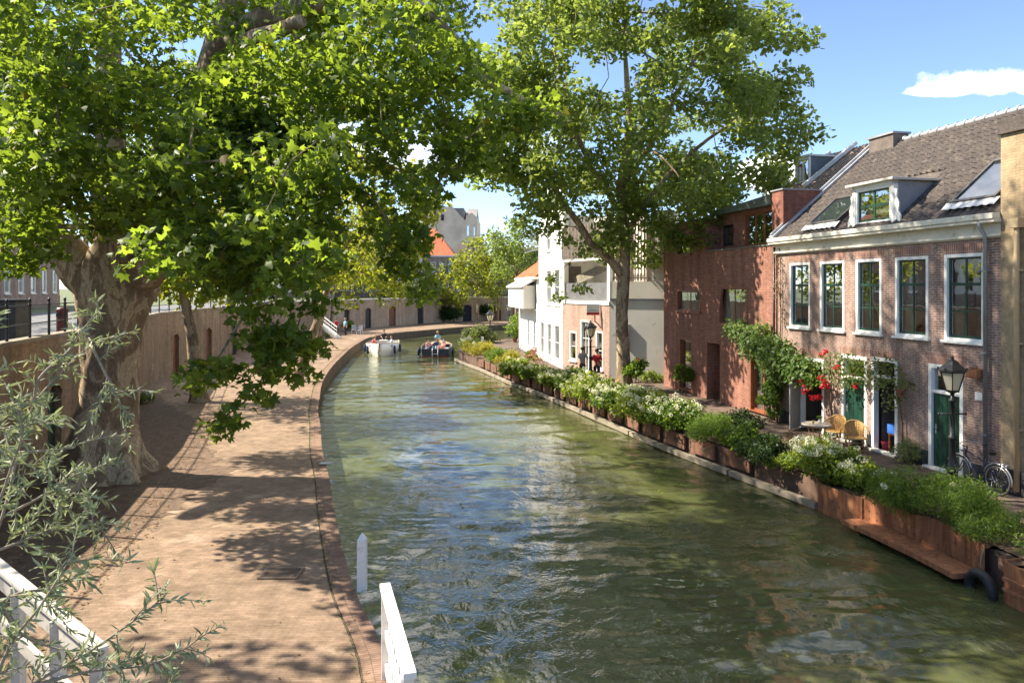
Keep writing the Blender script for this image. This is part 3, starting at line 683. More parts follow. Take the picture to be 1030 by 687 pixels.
# ================= silver leaved shrub in the foreground =================
def silver_shrub():
    base=V3(-3.4,3.2,0); root=thing('silver_leaved_shrub','silvery narrow-leaved shrub with arching twigs, in front at the left edge','shrub',base)
    stems=[]; g=np.random.default_rng(5); LP=[];LD=[]
    def S(pts): return [PZ(*p)-base for p in pts]
    main=[S([(-60,700,3.6),(2,520,3.9),(18,455,4.0),(34,408,4.1),(60,376,4.2),(92,348,4.3),(136,333,4.4)]),
      S([(92,348,4.3),(108,380,4.25),(118,402,4.2),(131,420,4.2)]),
      S([(-60,700,3.6),(-20,560,3.6),(8,480,3.5),(22,430,3.5),(5,385,3.5)]),
      S([(-20,560,3.6),(20,545,3.7),(60,530,3.8),(98,528,3.9)]),
      S([(18,455,4.0),(60,452,4.0),(95,442,4.1),(128,437,4.2)]),
      S([(2,520,3.9),(40,500,4.0),(75,478,4.1),(100,470,4.1)]),
      S([(-40,640,3.4),(10,600,3.4),(55,590,3.5),(92,570,3.6)]),
      S([(-60,700,3.6),(-30,500,3.3),(-18,420,3.3),(-10,340,3.4)]),
      S([(-30,740,3.0),(30,690,3.2),(90,655,3.3),(140,620,3.4),(165,600,3.5)]),
      S([(30,690,3.2),(90,675,3.3),(150,668,3.4),(190,650,3.5)]),
      S([(-30,740,3.0),(10,650,3.1),(40,610,3.1),(72,560,3.2)]),
      S([(-30,740,3.0),(60,710,3.1),(130,690,3.2),(175,690,3.3)]),
      S([(-60,620,3.3),(-10,600,3.3),(25,640,3.3),(70,655,3.3)]),
      S([(34,408,4.1),(40,380,4.1),(70,352,4.2),(78,338,4.2),(100,312,4.3)]),
      S([(-60,520,3.6),(-20,440,3.7),(10,430,3.7),(40,420,3.8)]),
      S([(-60,560,3.6),(-20,500,3.7),(0,470,3.7),(40,470,3.8),(70,500,3.9)])]
    mb=MB()
    def sm(pts,n=6):
        q=[tuple(p) for p in pts]; out=[];m=len(q)
        for i in range(m-1):
            p0,p1,p2,p3=[np.array(q[max(0,min(m-1,j))]) for j in (i-1,i,i+1,i+2)]
            for k in range(n):
                t=k/n; out.append(.5*((2*p1)+(-p0+p2)*t+(2*p0-5*p1+4*p2-p3)*t*t+(-p0+3*p1-3*p2+p3)*t**3))
        out.append(np.array(q[-1])); return out
    for mi,m_ in enumerate(main):
        c=sm(m_); k=len(c); mb.tube([Vector(p) for p in c],[.0075*(1-.8*i/k)+.0012 for i in range(k)],6)
        for i in range(2,k):
            t=c[i]-c[i-1]; t/=np.linalg.norm(t)+1e-9
            # side twigs
            if i>k*.15 and g.random()<(.62 if mi not in (0,1,4,13) else .34):
                d=t*.5+g.normal(size=3)*.6; d[2]+=.15; d/=np.linalg.norm(d); L=g.uniform(.09,.26); pts=[c[i]+d*L*f+np.array([0,0,-.25*L*f*f]) for f in np.linspace(0,1,6)]
                mb.tube([Vector(p) for p in pts],[.003*(1-.7*f)+.0006 for f in np.linspace(0,1,6)],4,caps=False)
                nn=int(L/.0095)
                for f in np.linspace(.1,1,nn):
                    p=c[i]+d*L*f+np.array([0,0,-.25*L*f*f]); s=g.normal(size=3); s-=d*s.dot(d); s/=np.linalg.norm(s)+1e-9
                    LP.append(p);LD.append(s*.9+d*1.0)
            if i>k*.35:
                for _ in range(3):
                    s=g.normal(size=3); s-=t*s.dot(t); s/=np.linalg.norm(s)+1e-9
                    LP.append(c[i]+t*g.uniform(-.02,.02));LD.append(s+t*.8)
    mb.build('stems',MT['twig'],root,fixn=False)
    leaves('foliage',np.array(LP),.054,LF['silver'],root,'narrow',up=.3,dirs=np.array(LD)*1.6,droop=.3,var=.35)
silver_shrub()
# ================= building kit (local frame: x along the front, y into the house, z up) =================
def wall(mb,x0,x1,z0,z1,y=0,t=.25,ops=()):
    xs=sorted({x0,x1,*[v for o in ops for v in o[:2]]}); zs=sorted({z0,z1,*[v for o in ops for v in o[2:4]]})
    xs=[v for v in xs if x0-1e-6<=v<=x1+1e-6]; zs=[v for v in zs if z0-1e-6<=v<=z1+1e-6]
    def solid(i,j):
        if i<0 or j<0 or i>=len(xs)-1 or j>=len(zs)-1: return False
        a=(xs[i]+xs[i+1])/2;b=(zs[j]+zs[j+1])/2
        return not any(o[0]<a<o[1] and o[2]<b<o[3] for o in ops)
    for i in range(len(xs)-1):
        for j in range(len(zs)-1):
            if not solid(i,j): continue
            a,b,c,d=xs[i],xs[i+1],zs[j],zs[j+1]; Y=y+t
            mb.quad((a,y,c),(b,y,c),(b,y,d),(a,y,d)); mb.quad((b,Y,c),(a,Y,c),(a,Y,d),(b,Y,d))
            if not solid(i-1,j): mb.quad((a,Y,c),(a,y,c),(a,y,d),(a,Y,d))
            if not solid(i+1,j): mb.quad((b,y,c),(b,Y,c),(b,Y,d),(b,y,d))
            if not solid(i,j-1): mb.quad((a,Y,c),(b,Y,c),(b,y,c),(a,y,c))
            if not solid(i,j+1): mb.quad((a,y,d),(b,y,d),(b,Y,d),(a,Y,d))
    return mb
def window(root,x0,x1,z0,z1,y,cols=2,rows=3,frame='white_clean',sash='green',fw=.09,sw=.035,deep=.14,proud=.012,sill=True,thick_row=None,curtain=True,room=True,name='window',swo=.05):
    """casing in the opening, sash with glazing bars, glass, sill, a curtained room behind"""
    mb=MB(); Y0=y-proud;Y1=y+deep
    mb.box(x0,x0+fw,Y0,Y1,z0,z1).box(x1-fw,x1,Y0,Y1,z0,z1).box(x0+fw,x1-fw,Y0,Y1,z1-fw,z1).box(x0+fw,x1-fw,Y0,Y1,z0,z0+fw*.8)
    w=mb.build(name,MT[frame],root,bevel=.006)
    a,b,c,d=x0+fw,x1-fw,z0+fw*.8,z1-fw; mb=MB(); ys=y+deep*.45; ye=ys+.045
    mb.box(a,a+swo,ys,ye,c,d).box(b-swo,b,ys,ye,c,d).box(a+swo,b-swo,ys,ye,d-swo,d).box(a+swo,b-swo,ys,ye,c,c+swo*1.3)
    for i in range(1,cols):
        u=a+(b-a)*i/cols; mb.box(u-sw/2,u+sw/2,ys+.004,ye-.004,c+swo,d-swo)
    for j in range(1,rows):
        v=c+(d-c)*j/rows; h=sw*(1.9 if thick_row==j else 1); mb.box(a+swo,b-swo,ys-.003 if thick_row==j else ys+.006,ye-.006,v-h/2,v+h/2)
    mb.build('sash',MT[sash],w)
    mb=MB(); yg=(ys+ye)/2; mb.quad((a,yg,c),(b,yg,c),(b,yg,d),(a,yg,d)); mb.build('pane',MT['glass'],w)
    if sill:
        MB().box(x0-.06,x1+.06,y-.09,y+.02,z0-.07,z0-.003).build('sill',MT[frame],w,bevel=.008)
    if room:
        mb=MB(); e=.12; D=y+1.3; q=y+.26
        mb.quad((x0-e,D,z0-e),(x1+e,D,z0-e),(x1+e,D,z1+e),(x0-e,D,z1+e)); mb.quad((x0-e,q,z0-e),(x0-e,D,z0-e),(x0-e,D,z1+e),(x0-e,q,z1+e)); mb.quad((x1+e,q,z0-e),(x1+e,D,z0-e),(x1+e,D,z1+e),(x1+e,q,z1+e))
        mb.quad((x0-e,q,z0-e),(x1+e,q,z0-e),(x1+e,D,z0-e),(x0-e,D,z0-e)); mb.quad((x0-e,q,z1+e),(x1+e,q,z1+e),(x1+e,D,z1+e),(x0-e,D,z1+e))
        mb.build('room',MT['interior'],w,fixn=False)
        if curtain:
            mb=MB()
            for s,wd in ((0,(x1-x0)*random.uniform(.16,.3)),(1,(x1-x0)*random.uniform(.12,.26))):
                A=x0 if s==0 else x1-wd; n=14
                for i in range(n):
                    u0=A+wd*i/n;u1=A+wd*(i+1)/n; f0=q+.08+.03*math.sin(i*1.9);f1=q+.08+.03*math.sin((i+1)*1.9)
                    mb.quad((u0,f0,z0),(u1,f1,z0),(u1,f1,z1),(u0,f0,z1))
            mb.build('curtain',MT['curtain'],w,fixn=False)
    return w
def panel_door(root,x0,x1,z0,z1,y,mat='green',planks=5,handle=True,name='door'):
    mb=MB(); n=planks; wd=(x1-x0)/n
    for i in range(n): mb.box(x0+i*wd+.004,x0+(i+1)*wd-.004,y,y+.045,z0,z1)
    mb.box(x0,x1,y+.012,y+.04,z0,z1)
    d=mb.build(name,MT[mat],root,bevel=.003)
    if handle:
        mb=MB(); hx=x0+.09; mb.box(hx-.02,hx+.02,y-.012,y,z0+.9,z0+1.15); mb.tube([(hx,y-.01,z0+1.05),(hx,y-.05,z0+1.05),(hx+.1,y-.05,z0+1.05)],.01,6); mb.build('handle',MT['steel'],d)
    return d
def casing(root,x0,x1,z0,z1,y,fw=.11,transom=None,mat='white_clean',name='door_frame',deep=.16,proud=.012):
    mb=MB(); mb.box(x0,x0+fw,y-proud,y+deep,z0,z1).box(x1-fw,x1,y-proud,y+deep,z0,z1).box(x0+fw,x1-fw,y-proud,y+deep,z1-fw,z1)
    if transom: mb.box(x0+fw,x1-fw,y+.01,y+deep,transom-.04,transom+.04)
    return mb.build(name,MT[mat],root,bevel=.005)
def pantile_sheet(root,x0,x1,yb,zb,yt,zt,mat,tw=.24,th=.30,name='roof',thick=.06,amp=.05,parent_name=None,ops=()):
    """curved clay tiles as real geometry on a slope from (yb,zb) up to (yt,zt); ops = (xa,xb,fa,fb) holes as fractions up the slope"""
    L=math.hypot(yt-yb,zt-zb); ny_,nz_=-(zt-zb)/L,(yt-yb)/L; rows=max(2,int(round(L/th))); cols=max(2,int(round((x1-x0)/tw))); sub=6
    V=[];F=[]; nx=cols*sub+1
    g=random.Random(5)
    for r in range(rows):
        f0=r/rows;f1=(r+1)/rows+.012
        off=[g.uniform(-.006,.006) for _ in range(cols+1)]
        base=len(V)
        for f,lift in ((f0,.032),(f1,.006)):
            for i in range(nx):
                u=i/sub; q=u-int(u); prof=amp*(math.sin(q*2*math.pi)*.8+math.sin(q*4*math.pi)*.25)
                h=lift+prof+off[min(cols,int(u))]; x=x0+(x1-x0)*i/(nx-1)
                V.append((x,yb+(yt-yb)*f+ny_*h,zb+(zt-zb)*f+nz_*h))
        for i in range(nx):   # front lip
            x,y,z=V[base+i]; V.append((x,y-ny_*.045,z-nz_*.045))
        for i in range(nx-1):
            xm=(V[base+i][0]+V[base+i+1][0])/2; fm=(f0+f1)/2
            if any(o[0]<xm<o[1] and o[2]<fm<o[3] for o in ops): continue
            F.append((base+i,base+i+1,base+nx+i+1,base+nx+i)); F.append((base+2*nx+i,base+2*nx+i+1,base+i+1,base+i))
    mb=MB(); mb.smooth=False; mb._add(V,F)
    return mb.build(name,mat,root,fixn=False)
def tilemat(name,c1,c2,c3,moss=(.09,.09,.05)):
    t=NT(name); b=t.new('ShaderNodeTexBrick'); b.offset=0
    for k,v in (('Color1',(*c1,1)),('Color2',(*c2,1)),('Mortar',(*C3(c1,.5),1)),('Scale',1),('Mortar Size',.004),('Brick Width',.24),('Row Height',.30),('Bias',0)): b.inputs[k].default_value=v
    t.link(t.mapping(coord='UV'),b.inputs['Vector'])
    c=t.mix(t.maprange(t.noise(3.2,6,.7),.52,.66,0,.8),b.outputs['Color'],c3); c=t.mix(t.maprange(t.noise(1.5,6,.7),.58,.72,0,.7),c,moss)
    c=t.mix(1,c,t.ramp(t.noise(14,4),[(.3,(.6,)*3),(.7,(1.3,)*3)]),'MULTIPLY')
    t.link(c,t.b.inputs['Base Color']); t.b.inputs['Roughness'].default_value=.85; t.link(t.bump(t.noise(45,3),.4,.01),t.b.inputs['Normal']); return t.m
MT['tiles']=tilemat('weathered_pantiles',(.085,.066,.056),(.055,.045,.039),(.15,.12,.098))
MT['tiles_red']=tilemat('orange_pantiles',(.48,.13,.05),(.40,.10,.04),(.52,.20,.09),(.30,.10,.05))
MT['tiles_pale']=tilemat('pale_brown_pantiles',(.30,.215,.16),(.23,.16,.12),(.36,.29,.22))
MT['pbrick']=brick('purple_brown_brick',(.35,.215,.175),(.26,.15,.125),(.42,.36,.31),stain=.25,ms=.012)
MT['rbrick']=brick('deep_red_brick',(.39,.19,.14),(.29,.135,.10),(.15,.08,.06),stain=.2,ms=.008)
MT['tbrick']=brick('yellow_painted_brick',(.43,.325,.205),(.38,.285,.175),(.35,.27,.17),stain=.18,ms=.009)
MT['kbrick']=brick('old_wharf_brick',(.33,.225,.145),(.24,.16,.105),(.28,.22,.16),stain=.4,ms=.012,moss=((.12,.115,.05),.58),patch=((.34,.27,.19),.5,.6))
MT['fbrick']=brick('pale_cellar_brick',(.52,.36,.25),(.43,.29,.20),(.44,.34,.25),stain=.3,ms=.012,patch=((.40,.33,.25),.3,.56))
MT['pinkbrick']=brick('pinkish_brick',(.42,.27,.22),(.34,.21,.17),(.45,.38,.32),stain=.15,ms=.011)
MT['stone']=M('pale_church_stone',(.62,.51,.40),.9,var=.25,scale=.25,bump=.4,bscale=2)

# facade line of the right bank: X = 15.8 - .2277 Y
FA=-77.18; FX=(math.cos(R(FA)),math.sin(R(FA)))
OX,OY=7.49,36.5
def s_at(px): return (OY-15.8/((px-515)/FPX+.2277))/.975
def zf(px,py): return CZ+(HOR-py)/FPX*(15.8/((px-515)/FPX+.2277))
def loc(s,y=0): return (OX+s*.2217+y*.975,OY-s*.975+y*.2217)

# ---------- purple brick house ----------
S0,S1=9.85,19.28
ph=thing('brick_house','purple brown brick house with five tall green sash windows, white cornice and tiled roof','house',(*loc(S0),0),R(FA),'houses along the right bank')
Wd=S1-S0
def L(px): return s_at(px)-S0
wins=[(L(794.5),L(815)),(L(825),L(849.5)),(L(861),L(887)),(L(900.5),L(934)),(L(950),L(990.5))]
d1=(L(804.5),L(829),0,2.45); d2=(L(846.5),L(872),0,2.72); d3=(L(876.7),L(903),0,2.76); d4=(L(934),L(969),0,2.78)
ops=[(a,b,3.45,5.68) for a,b in wins]+[d1,d2,d3,d4]
mb=MB(); wall(mb,0,Wd,0,6.02,0,.26,ops); 
mb.box(0,.26,.262,8.2,0,6.3).box(Wd-.26,Wd,.262,8.2,0,6.3).box(.26,Wd-.26,7.95,8.2,0,6.3)
hw=mb.build('wall',MT['pbrick'],ph)
# flat arches over the openings
MT['archb']=brick('arch_soldier_brick',(.34,.17,.13),(.25,.12,.095),(.38,.33,.28),bw=.068,bh=.23,offset=0,stain=.15)
for i_,o in enumerate(sorted(ops)): MB().prism([(o[0]-.04,o[3]+.005),(o[1]+.04,o[3]+.005),(o[1]+.10,o[3]+.27),(o[0]-.10,o[3]+.27)],-.004-.001*(i_%2),.02,'y').build('arch',MT['archb'],hw)
pass
pm_=M('tarred_plinth',(.035,.036,.04),.7)
for a,b in ((.05,d1[0]-.02),(d1[1]+.02,d2[0]-.02),(d2[1]+.02,d3[0]-.02),(d3[1]+.02,d4[0]-.02),(d4[1]+.02,Wd)): MB().box(a,b,-.03,-.001,0,.42).build('plinth',pm_,ph,bevel=.01)
for a,b in wins: window(ph,a,b,3.45,5.68,0,2,3,thick_row=2,sw=.04)
# cornice, gutter and downpipe
mb=MB(); mb.box(-.12,Wd+.02,-.06,.26,6.02,6.38).box(-.14,Wd+.02,-.12,-.06,6.05,6.11).box(-.16,Wd+.03,-.32,.26,6.38,6.46).box(-.16,Wd+.03,-.36,-.12,6.46,6.60).box(-.16,Wd+.03,-.12,.26,6.46,6.50)
mb.build('cornice',M('aged_cream_cornice',(.66,.62,.52),.6,var=.12,scale=3,stain=((.42,.37,.28),3,.55)),ph,bevel=.012)
dp=MB(); dp.tube([(Wd-.42,-.28,6.45),(Wd-.42,-.28,6.3),(Wd-.42,-.10,6.05),(Wd-.42,-.10,.4)],.052,10)
for z in (1.2,3.2,5.2): dp.box(Wd-.49,Wd-.35,-.16,0,z,z+.04)
dp.build('downpipe',MT['steel'],ph)
# roof with openings for dormer and skylights
ryb,rzb,ryt,rzt=-.12,6.56,4.05,10.05
def rf(py_,s): return s
dx0,dx1=L(856.5),L(898)
sk1=(L(808),L(838),.085,.36); sk2=(L(947),L(993),.11,.45)
roof=pantile_sheet(ph,-.02,Wd+.02,ryb,rzb,ryt,rzt,MT['tiles'],ops=[(dx0+.1,dx1-.1,.06,.5)])
mb=MB(); mb.quad((-.02,ryb,rzb-.02),(Wd+.02,ryb,rzb-.02),(Wd+.02,ryt,rzt-.02),(-.02,ryt,rzt-.02)); mb.quad((-.02,8.3,rzb-.02),(Wd+.02,8.3,rzb-.02),(Wd+.02,ryt,rzt-.02),(-.02,ryt,rzt-.02))
mb.poly([(0,.3,6.3),(0,ryt,rzt-.1),(0,8.1,6.3)]); mb.poly([(Wd,.3,6.3),(Wd,ryt,rzt-.1),(Wd,8.1,6.3)]); mb.build('roof_boarding',MT['tiles'],roof)
mb=MB(); mb.tube([(-.05,ryt,rzt+.03),(Wd+.05,ryt,rzt+.02)],.09,8); 
n=int(Wd/.38)
for i in range(n): mb.tube([(i*.38,ryt,rzt+.06),(i*.38+.06,ryt,rzt+.05)],.105,8)
mb.build('ridge_tiles',MT['lead'],roof)
mb=MB(); mb.bar((-.10,ryb-.1,rzb+.06),(-.10,ryt,rzt+.1),.24,.10,(0,0,1)); mb.bar((-.10,ryb-.1,rzb+.16),(-.10,ryt,rzt+.2),.05,.12); mb.build('verge',M('pale_lead_verge',(.42,.43,.45),.5,metal=.2,var=.2),roof)
sl_=(rzt-rzb)/(ryt-ryb)
def on(y): return rzb+(y-ryb)*sl_
MT['zinc_dark']=M('dark_grey_metal',(.07,.065,.065),.5,metal=.3,var=.2)
def skylight(x0,x1,f0,f1):
    L_=math.hypot(ryt-ryb,rzt-rzb); a=math.atan2(rzt-rzb,ryt-ryb)
    Mx=Matrix.Translation((0,ryb,rzb))@Matrix.Rotation(a,4,'X'); y0=f0*L_;y1=f1*L_; e=.09
    mb=MB(); mb.box(x0,x0+e,y0,y1,.02,.17,Mx).box(x1-e,x1,y0,y1,.02,.17,Mx).box(x0+e,x1-e,y0,y0+e,.02,.17,Mx).box(x0+e,x1-e,y1-e*1.3,y1,.02,.19,Mx)
    s=mb.build('skylight',MT['zinc_dark'],ph,bevel=.006)
    mb=MB(); mb.quad(*[Mx@Vector(v) for v in ((x0+e,y0+e,.13),(x1-e,y0+e,.13),(x1-e,y1-e,.13),(x0+e,y1-e,.13))]); 
    t=NT('skylight_glass'); t.b.inputs['Base Color'].default_value=(.03,.04,.045,1); t.b.inputs['Roughness'].default_value=.03; t.b.inputs['Specular IOR Level'].default_value=1; t.b.inputs['Coat Weight'].default_value=1; t.b.inputs['IOR'].default_value=2.0
    mb.build('pane',t.m,s)
    mb=MB(); k=14                                               # crinkled lead apron below
    for i in range(k):
        u0=x0-.12+(x1-x0+.24)*i/k;u1=x0-.12+(x1-x0+.24)*(i+1)/k; h0=.10+.03*(i%2);h1=.10+.03*((i+1)%2)
        mb.quad(*[Mx@Vector(v) for v in ((u0,y0-.26,h0),(u1,y0-.26,h1),(u1,y0+.02,.13),(u0,y0+.02,.13))])
    mb.build('apron',M('bright_lead_apron',(.5,.51,.53),.5,metal=.3,var=.2),s)
skylight(*sk1); skylight(*sk2)
# dormer
zt_=7.92; yb_=.03; yt_=ryb+(zt_-rzb)/sl_
mb=MB(); mb.box(dx0,dx0+.14,yb_,yb_+.16,on(yb_)-.02,zt_).box(dx1-.14,dx1,yb_,yb_+.16,on(yb_)-.1,zt_).box(dx0,dx1,yb_,yb_+.16,zt_-.12,zt_-.003)
# scrolled side wings
for s,x in ((-1,dx0),(1,dx1)):
    pts=[(x,on(yb_)-.05),(x+s*.24,on(yb_)-.03),(x+s*.24,on(yb_)+.18),(x+s*.15,on(yb_)+.34),(x+s*.18,on(yb_)+.55),(x+s*.09,on(yb_)+.75),(x+s*.11,on(yb_)+.95),(x,on(yb_)+1.0)]
    mb.prism(pts if s<0 else pts[::-1],yb_+.02,yb_+.07,'y')
dm=mb.build('dormer',MT['white'],ph,bevel=.006)
ck_=M('blue_grey_cheek',(.25,.26,.29),.6,var=.15)
for x in (dx0,dx1-.04): MB().prism([(yb_+.165,on(yb_+.165)-.1),(yt_,zt_-.02),(yb_+.165,zt_-.02)],x,x+.04,'x').build('cheek',ck_,dm)
MB().box(dx0-.14,dx1+.14,yb_-.16,yt_+.3,zt_,zt_+.07).build('dormer_roof',M('cream_dormer_roof',(.55,.52,.45),.6,var=.15),dm,bevel=.01)
window(ph,dx0+.14,dx1-.14,on(yb_)+.08,zt_-.12,yb_+.03,2,2,fw=.06,sw=.07,deep=.1,sill=False,curtain=True,room=False)
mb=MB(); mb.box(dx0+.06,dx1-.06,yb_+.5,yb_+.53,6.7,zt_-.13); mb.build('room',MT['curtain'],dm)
# chimney at the far end of the ridge
mb=MB(); mb.box(.1,1.35,ryt-.32,ryt+.32,rzt-.6,rzt+.28); c_=mb.build('chimney',M('dark_rendered_chimney',(.14,.115,.10),.9,var=.3),ph,bevel=.01); MB().box(.04,1.41,ryt-.38,ryt+.38,rzt+.28,rzt+.35).build('cap',MT['lead'],c_)
# doors
casing(ph,*d1,0); 
d=MB(); a=R(105); hx=d1[0]+.06; Md=Matrix.Translation((hx,-.03,0))@Matrix.Rotation(-R(58),4,'Z')
d.box(0,.80,-.02,.02,.04,2.3,Md)
for z0,z1 in ((.18,.95),(1.1,2.15)):
    d.box(.10,.70,-.034,-.02,z0,z1,Md)
    d.box(.10,.70,.02,.034,z0,z1,Md)
d.build('door',MT['grey_door'],ph,bevel=.006)['label']='grey panelled door standing open'
casing(ph,*d2,0,transom=2.02); panel_door(ph,d2[0]+.11,d2[1]-.11,.03,1.98,.06)
mb=MB(); mb.quad((d2[0]+.11,.1,2.06),(d2[1]-.11,.1,2.06),(d2[1]-.11,.1,2.61),(d2[0]+.11,.1,2.61)); mb.build('transom_pane',MT['glass'],ph)
casing(ph,*d3,0,transom=2.2)
casing(ph,*d4,0,transom=2.05); panel_door(ph,d4[0]+.11,d4[1]-.11,.03,2.01,.06,planks=6)
mb=MB(); mb.quad((d4[0]+.11,.1,2.09),(d4[1]-.11,.1,2.09),(d4[1]-.11,.1,2.67),(d4[0]+.11,.1,2.67)); mb.build('transom_pane',MT['glass'],ph)
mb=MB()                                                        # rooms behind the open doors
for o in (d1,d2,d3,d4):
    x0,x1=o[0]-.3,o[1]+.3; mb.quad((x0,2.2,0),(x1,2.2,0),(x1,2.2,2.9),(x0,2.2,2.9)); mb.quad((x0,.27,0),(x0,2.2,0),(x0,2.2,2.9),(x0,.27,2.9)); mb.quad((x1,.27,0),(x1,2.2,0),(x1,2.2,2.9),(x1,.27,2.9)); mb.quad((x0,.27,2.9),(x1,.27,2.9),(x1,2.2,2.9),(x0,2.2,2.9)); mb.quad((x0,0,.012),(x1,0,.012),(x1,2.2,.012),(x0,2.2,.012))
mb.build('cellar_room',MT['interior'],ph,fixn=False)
for o in (d2,d3,d4): MB().box(o[0]-.05,o[1]+.05,-.16,.1,-.015,.045).build('doorstep',MT['grey_plaster'],ph,bevel=.01)

# ---------- yellow brick building at the right edge ----------
yh=thing('yellow_brick_building','yellow painted brick building with a round downpipe, cut by the right edge','house',(*loc(S1+.02),0),R(FA),'houses along the right bank')
mb=MB(); mb.box(.0,9,-.10,8.5,0,8.45); mb.build('wall',MT['tbrick'],yh)
MB().box(-.02,9.05,-.16,-.102,0,.55).build('plinth',M('dark_plinth',(.035,.035,.038),.7),yh,bevel=.01)
MB().box(-.05,9.05,-.18,8.55,8.45,8.52).box(-.03,9.03,-.14,.4,8.52,8.80).build('parapet',MT['tiles'],yh,bevel=.01)
mb=MB(); mb.tube([(.52,-.2,.1),(.52,-.2,6.0),(.52,-.2,6.25)],.06,10); mb.box(.38,.66,-.32,-.1,6.2,6.42)
for z in (1.5,3.5,5.2): mb.box(.44,.60,-.21,-.1,z,z+.04)
mb.build('downpipe',M('yellow_painted_pipe',(.47,.35,.20),.6,var=.1),yh)
# ---------- modern red brick house ----------
rh=thing('modern_brick_house','modern deep red brick house with slanted windows and a flat dark roof','house',(*loc(0),0),R(FA),'houses along the right bank')
W2=S0
def LR(px): return s_at(px)
o_ul=(LR(681),LR(695),6.35,7.05); o_ml=(LR(681),LR(705),3.75,4.72); o_mr=(LR(723),LR(752),3.3,4.85)
o_d=(LR(683),LR(696),0,2.5); o_r=(LR(711),LR(724),0,2.45); o_g=(LR(754),LR(777),0,2.75)
k=LR(710)
mb=MB(); wall(mb,0,k,0,7.85,0,.3,[o_ul,o_ml,o_d]); wall(mb,k,W2-.02,0,6.38,0,.3,[o_mr,o_r,o_g])
mb.box(0,.3,.302,8,0,7.85).box(k,W2-.02,.302,1.1,6.2,6.37)
# set-back top storey
o_t1=(4.75,5.6,6.6,7.5); o_t2=(6.5,8.55,6.45,7.85)
wall(mb,k,W2-1.0,6.38,7.95,.62,.25,[o_t1,o_t2]); mb.box(k-.3,k-.002,.302,8,0,7.85)
mb.build('wall',MT['rbrick'],rh)
mb=MB(); mb.box(W2-.80,W2-.06,.25,2.7,6.39,8.40); pw=mb.build('party_wall',brick('orange_red_brick',(.32,.13,.09),(.24,.095,.07),(.22,.12,.09),stain=.2,ms=.008),rh); MB().box(W2-.83,W2-.03,.2,2.75,8.40,8.45).build('coping',MT['lead'],pw)
MT['zinc_green']=M('green_grey_zinc',(.13,.15,.13),.5,metal=.3,var=.25,scale=2)
MB().box(-.03,k+.02,-.03,.33,7.85,7.90).build('parapet_cap',MT['zinc_green'],rh)
mb=MB(); mb.prism([(k-.25,7.96),(W2-.95,7.96),(W2-.95,8.36),(k-.25,8.10)],.30,6.5,'y'); mb.build('roof',MT['zinc_green'],rh)
MB().box(k+.02,W2-.05,-.04,.34,6.382,6.43).build('ledge',MT['zinc_green'],rh)
mb=MB(); mb.box(0,W2,7.8,8,0,7.8).box(0.3,k,.33,8,7.6,7.7); mb.build('rear_wall',MT['rbrick'],rh)
MT['redframe']=M('red_brown_frame',(.22,.07,.03),.45,var=.25)
for o,c in ((o_ul,1),(o_ml,2),(o_mr,2)):
    window(rh,*o,0,c,1,frame='redframe',sash='redframe',fw=.07,deep=.2,proud=.02,swo=.03)
MT['redframe2']=MT['redframe']
# slanted reveal at the right of the big window
MB().prism([(o_mr[0]-.02,o_mr[2]+.3),(o_mr[0]-.02,o_mr[3]),(o_mr[0]+.32,o_mr[3])],-.024,.06,'y').build('slanted_reveal',MT['rbrick'],rh); MB().prism([(o_mr[1]-.42,o_mr[2]),(o_mr[1]+.02,o_mr[2]),(o_mr[1]+.02,o_mr[3])],-.024,.06,'y').build('slanted_reveal',MT['rbrick'],rh)
window(rh,*o_t1,.62,1,1,frame='black',sash='black',fw=.05,deep=.1,sill=False,curtain=False)
window(rh,*o_t2,.62,3,1,frame='redframe',sash='redframe',fw=.08,deep=.14,sill=False,sw=.10,curtain=False)
window(rh,o_g[0],o_g[1],.05,o_g[3],0,2,1,frame='redframe',sash='redframe',fw=.08,deep=.28,proud=.0,sill=False,sw=.08)
window(rh,o_d[0]+.0,o_d[1],.05,o_d[3],0,1,1,frame='redframe',sash='redframe',fw=.10,deep=.28,proud=.0,sill=False)
mb=MB(); x0,x1=o_r[0],o_r[1]; mb.box(x0-.1,x1+.1,.72,.76,0,2.6).box(x0-.1,x0,.302,.72,0,2.6).box(x1,x1+.1,.302,.72,0,2.6); mb.build('niche',MT['rbrick'],rh)

# ---------- rear rooftops ----------
def ppt(s,y): return loc(s,y)
rr_=thing('rear_tiled_house','house with pale pantiles, white coping and a grey boxed dormer, behind the flat roof','house',(*loc(.2,5.4),0),R(FA),'houses along the right bank')
mb=MB(); mb.box(.02,3.6,.02,7.5,0,8.8); mb.build('wall',MT['cream'],rr_)
pantile_sheet(rr_,0,3.65,-.1,8.85,3.8,11.7,MT['tiles_pale'],name='roof')
mb=MB(); mb.prism([(.05,8.8),(7.5,8.8),(3.8,11.6)],.0,.2,'x'); mb.prism([(.05,8.8),(7.5,8.8),(3.8,11.6)],3.42,3.6,'x'); mb.quad((.21,7.5,8.8),(3.4,7.5,8.8),(3.4,3.8,11.62),(.21,3.8,11.62)); mb.build('gable',MT['cream'],rr_)
mb=MB(); mb.bar((1.95,.9,9.75),(1.95,3.8,11.95),.22,.16).bar((-.06,-.3,8.8),(-.06,3.8,11.85),.2,.16); mb.build('gable_coping',MT['white'],rr_)
mb=MB(); mb.box(.47,1.55,1.56,3.3,9.7,11.28); dd=mb.build('dormer',M('grey_slate_cheek',(.16,.17,.19),.6),rr_); MB().box(.36,1.66,1.36,3.4,11.285,11.37).build('dormer_roof',MT['white'],dd)
window(rr_,.42,1.6,10.0,11.27,1.5,2,1,frame='white_clean',sash='white_clean',fw=.1,sw=.14,deep=.05,proud=.05,sill=False,room=False)
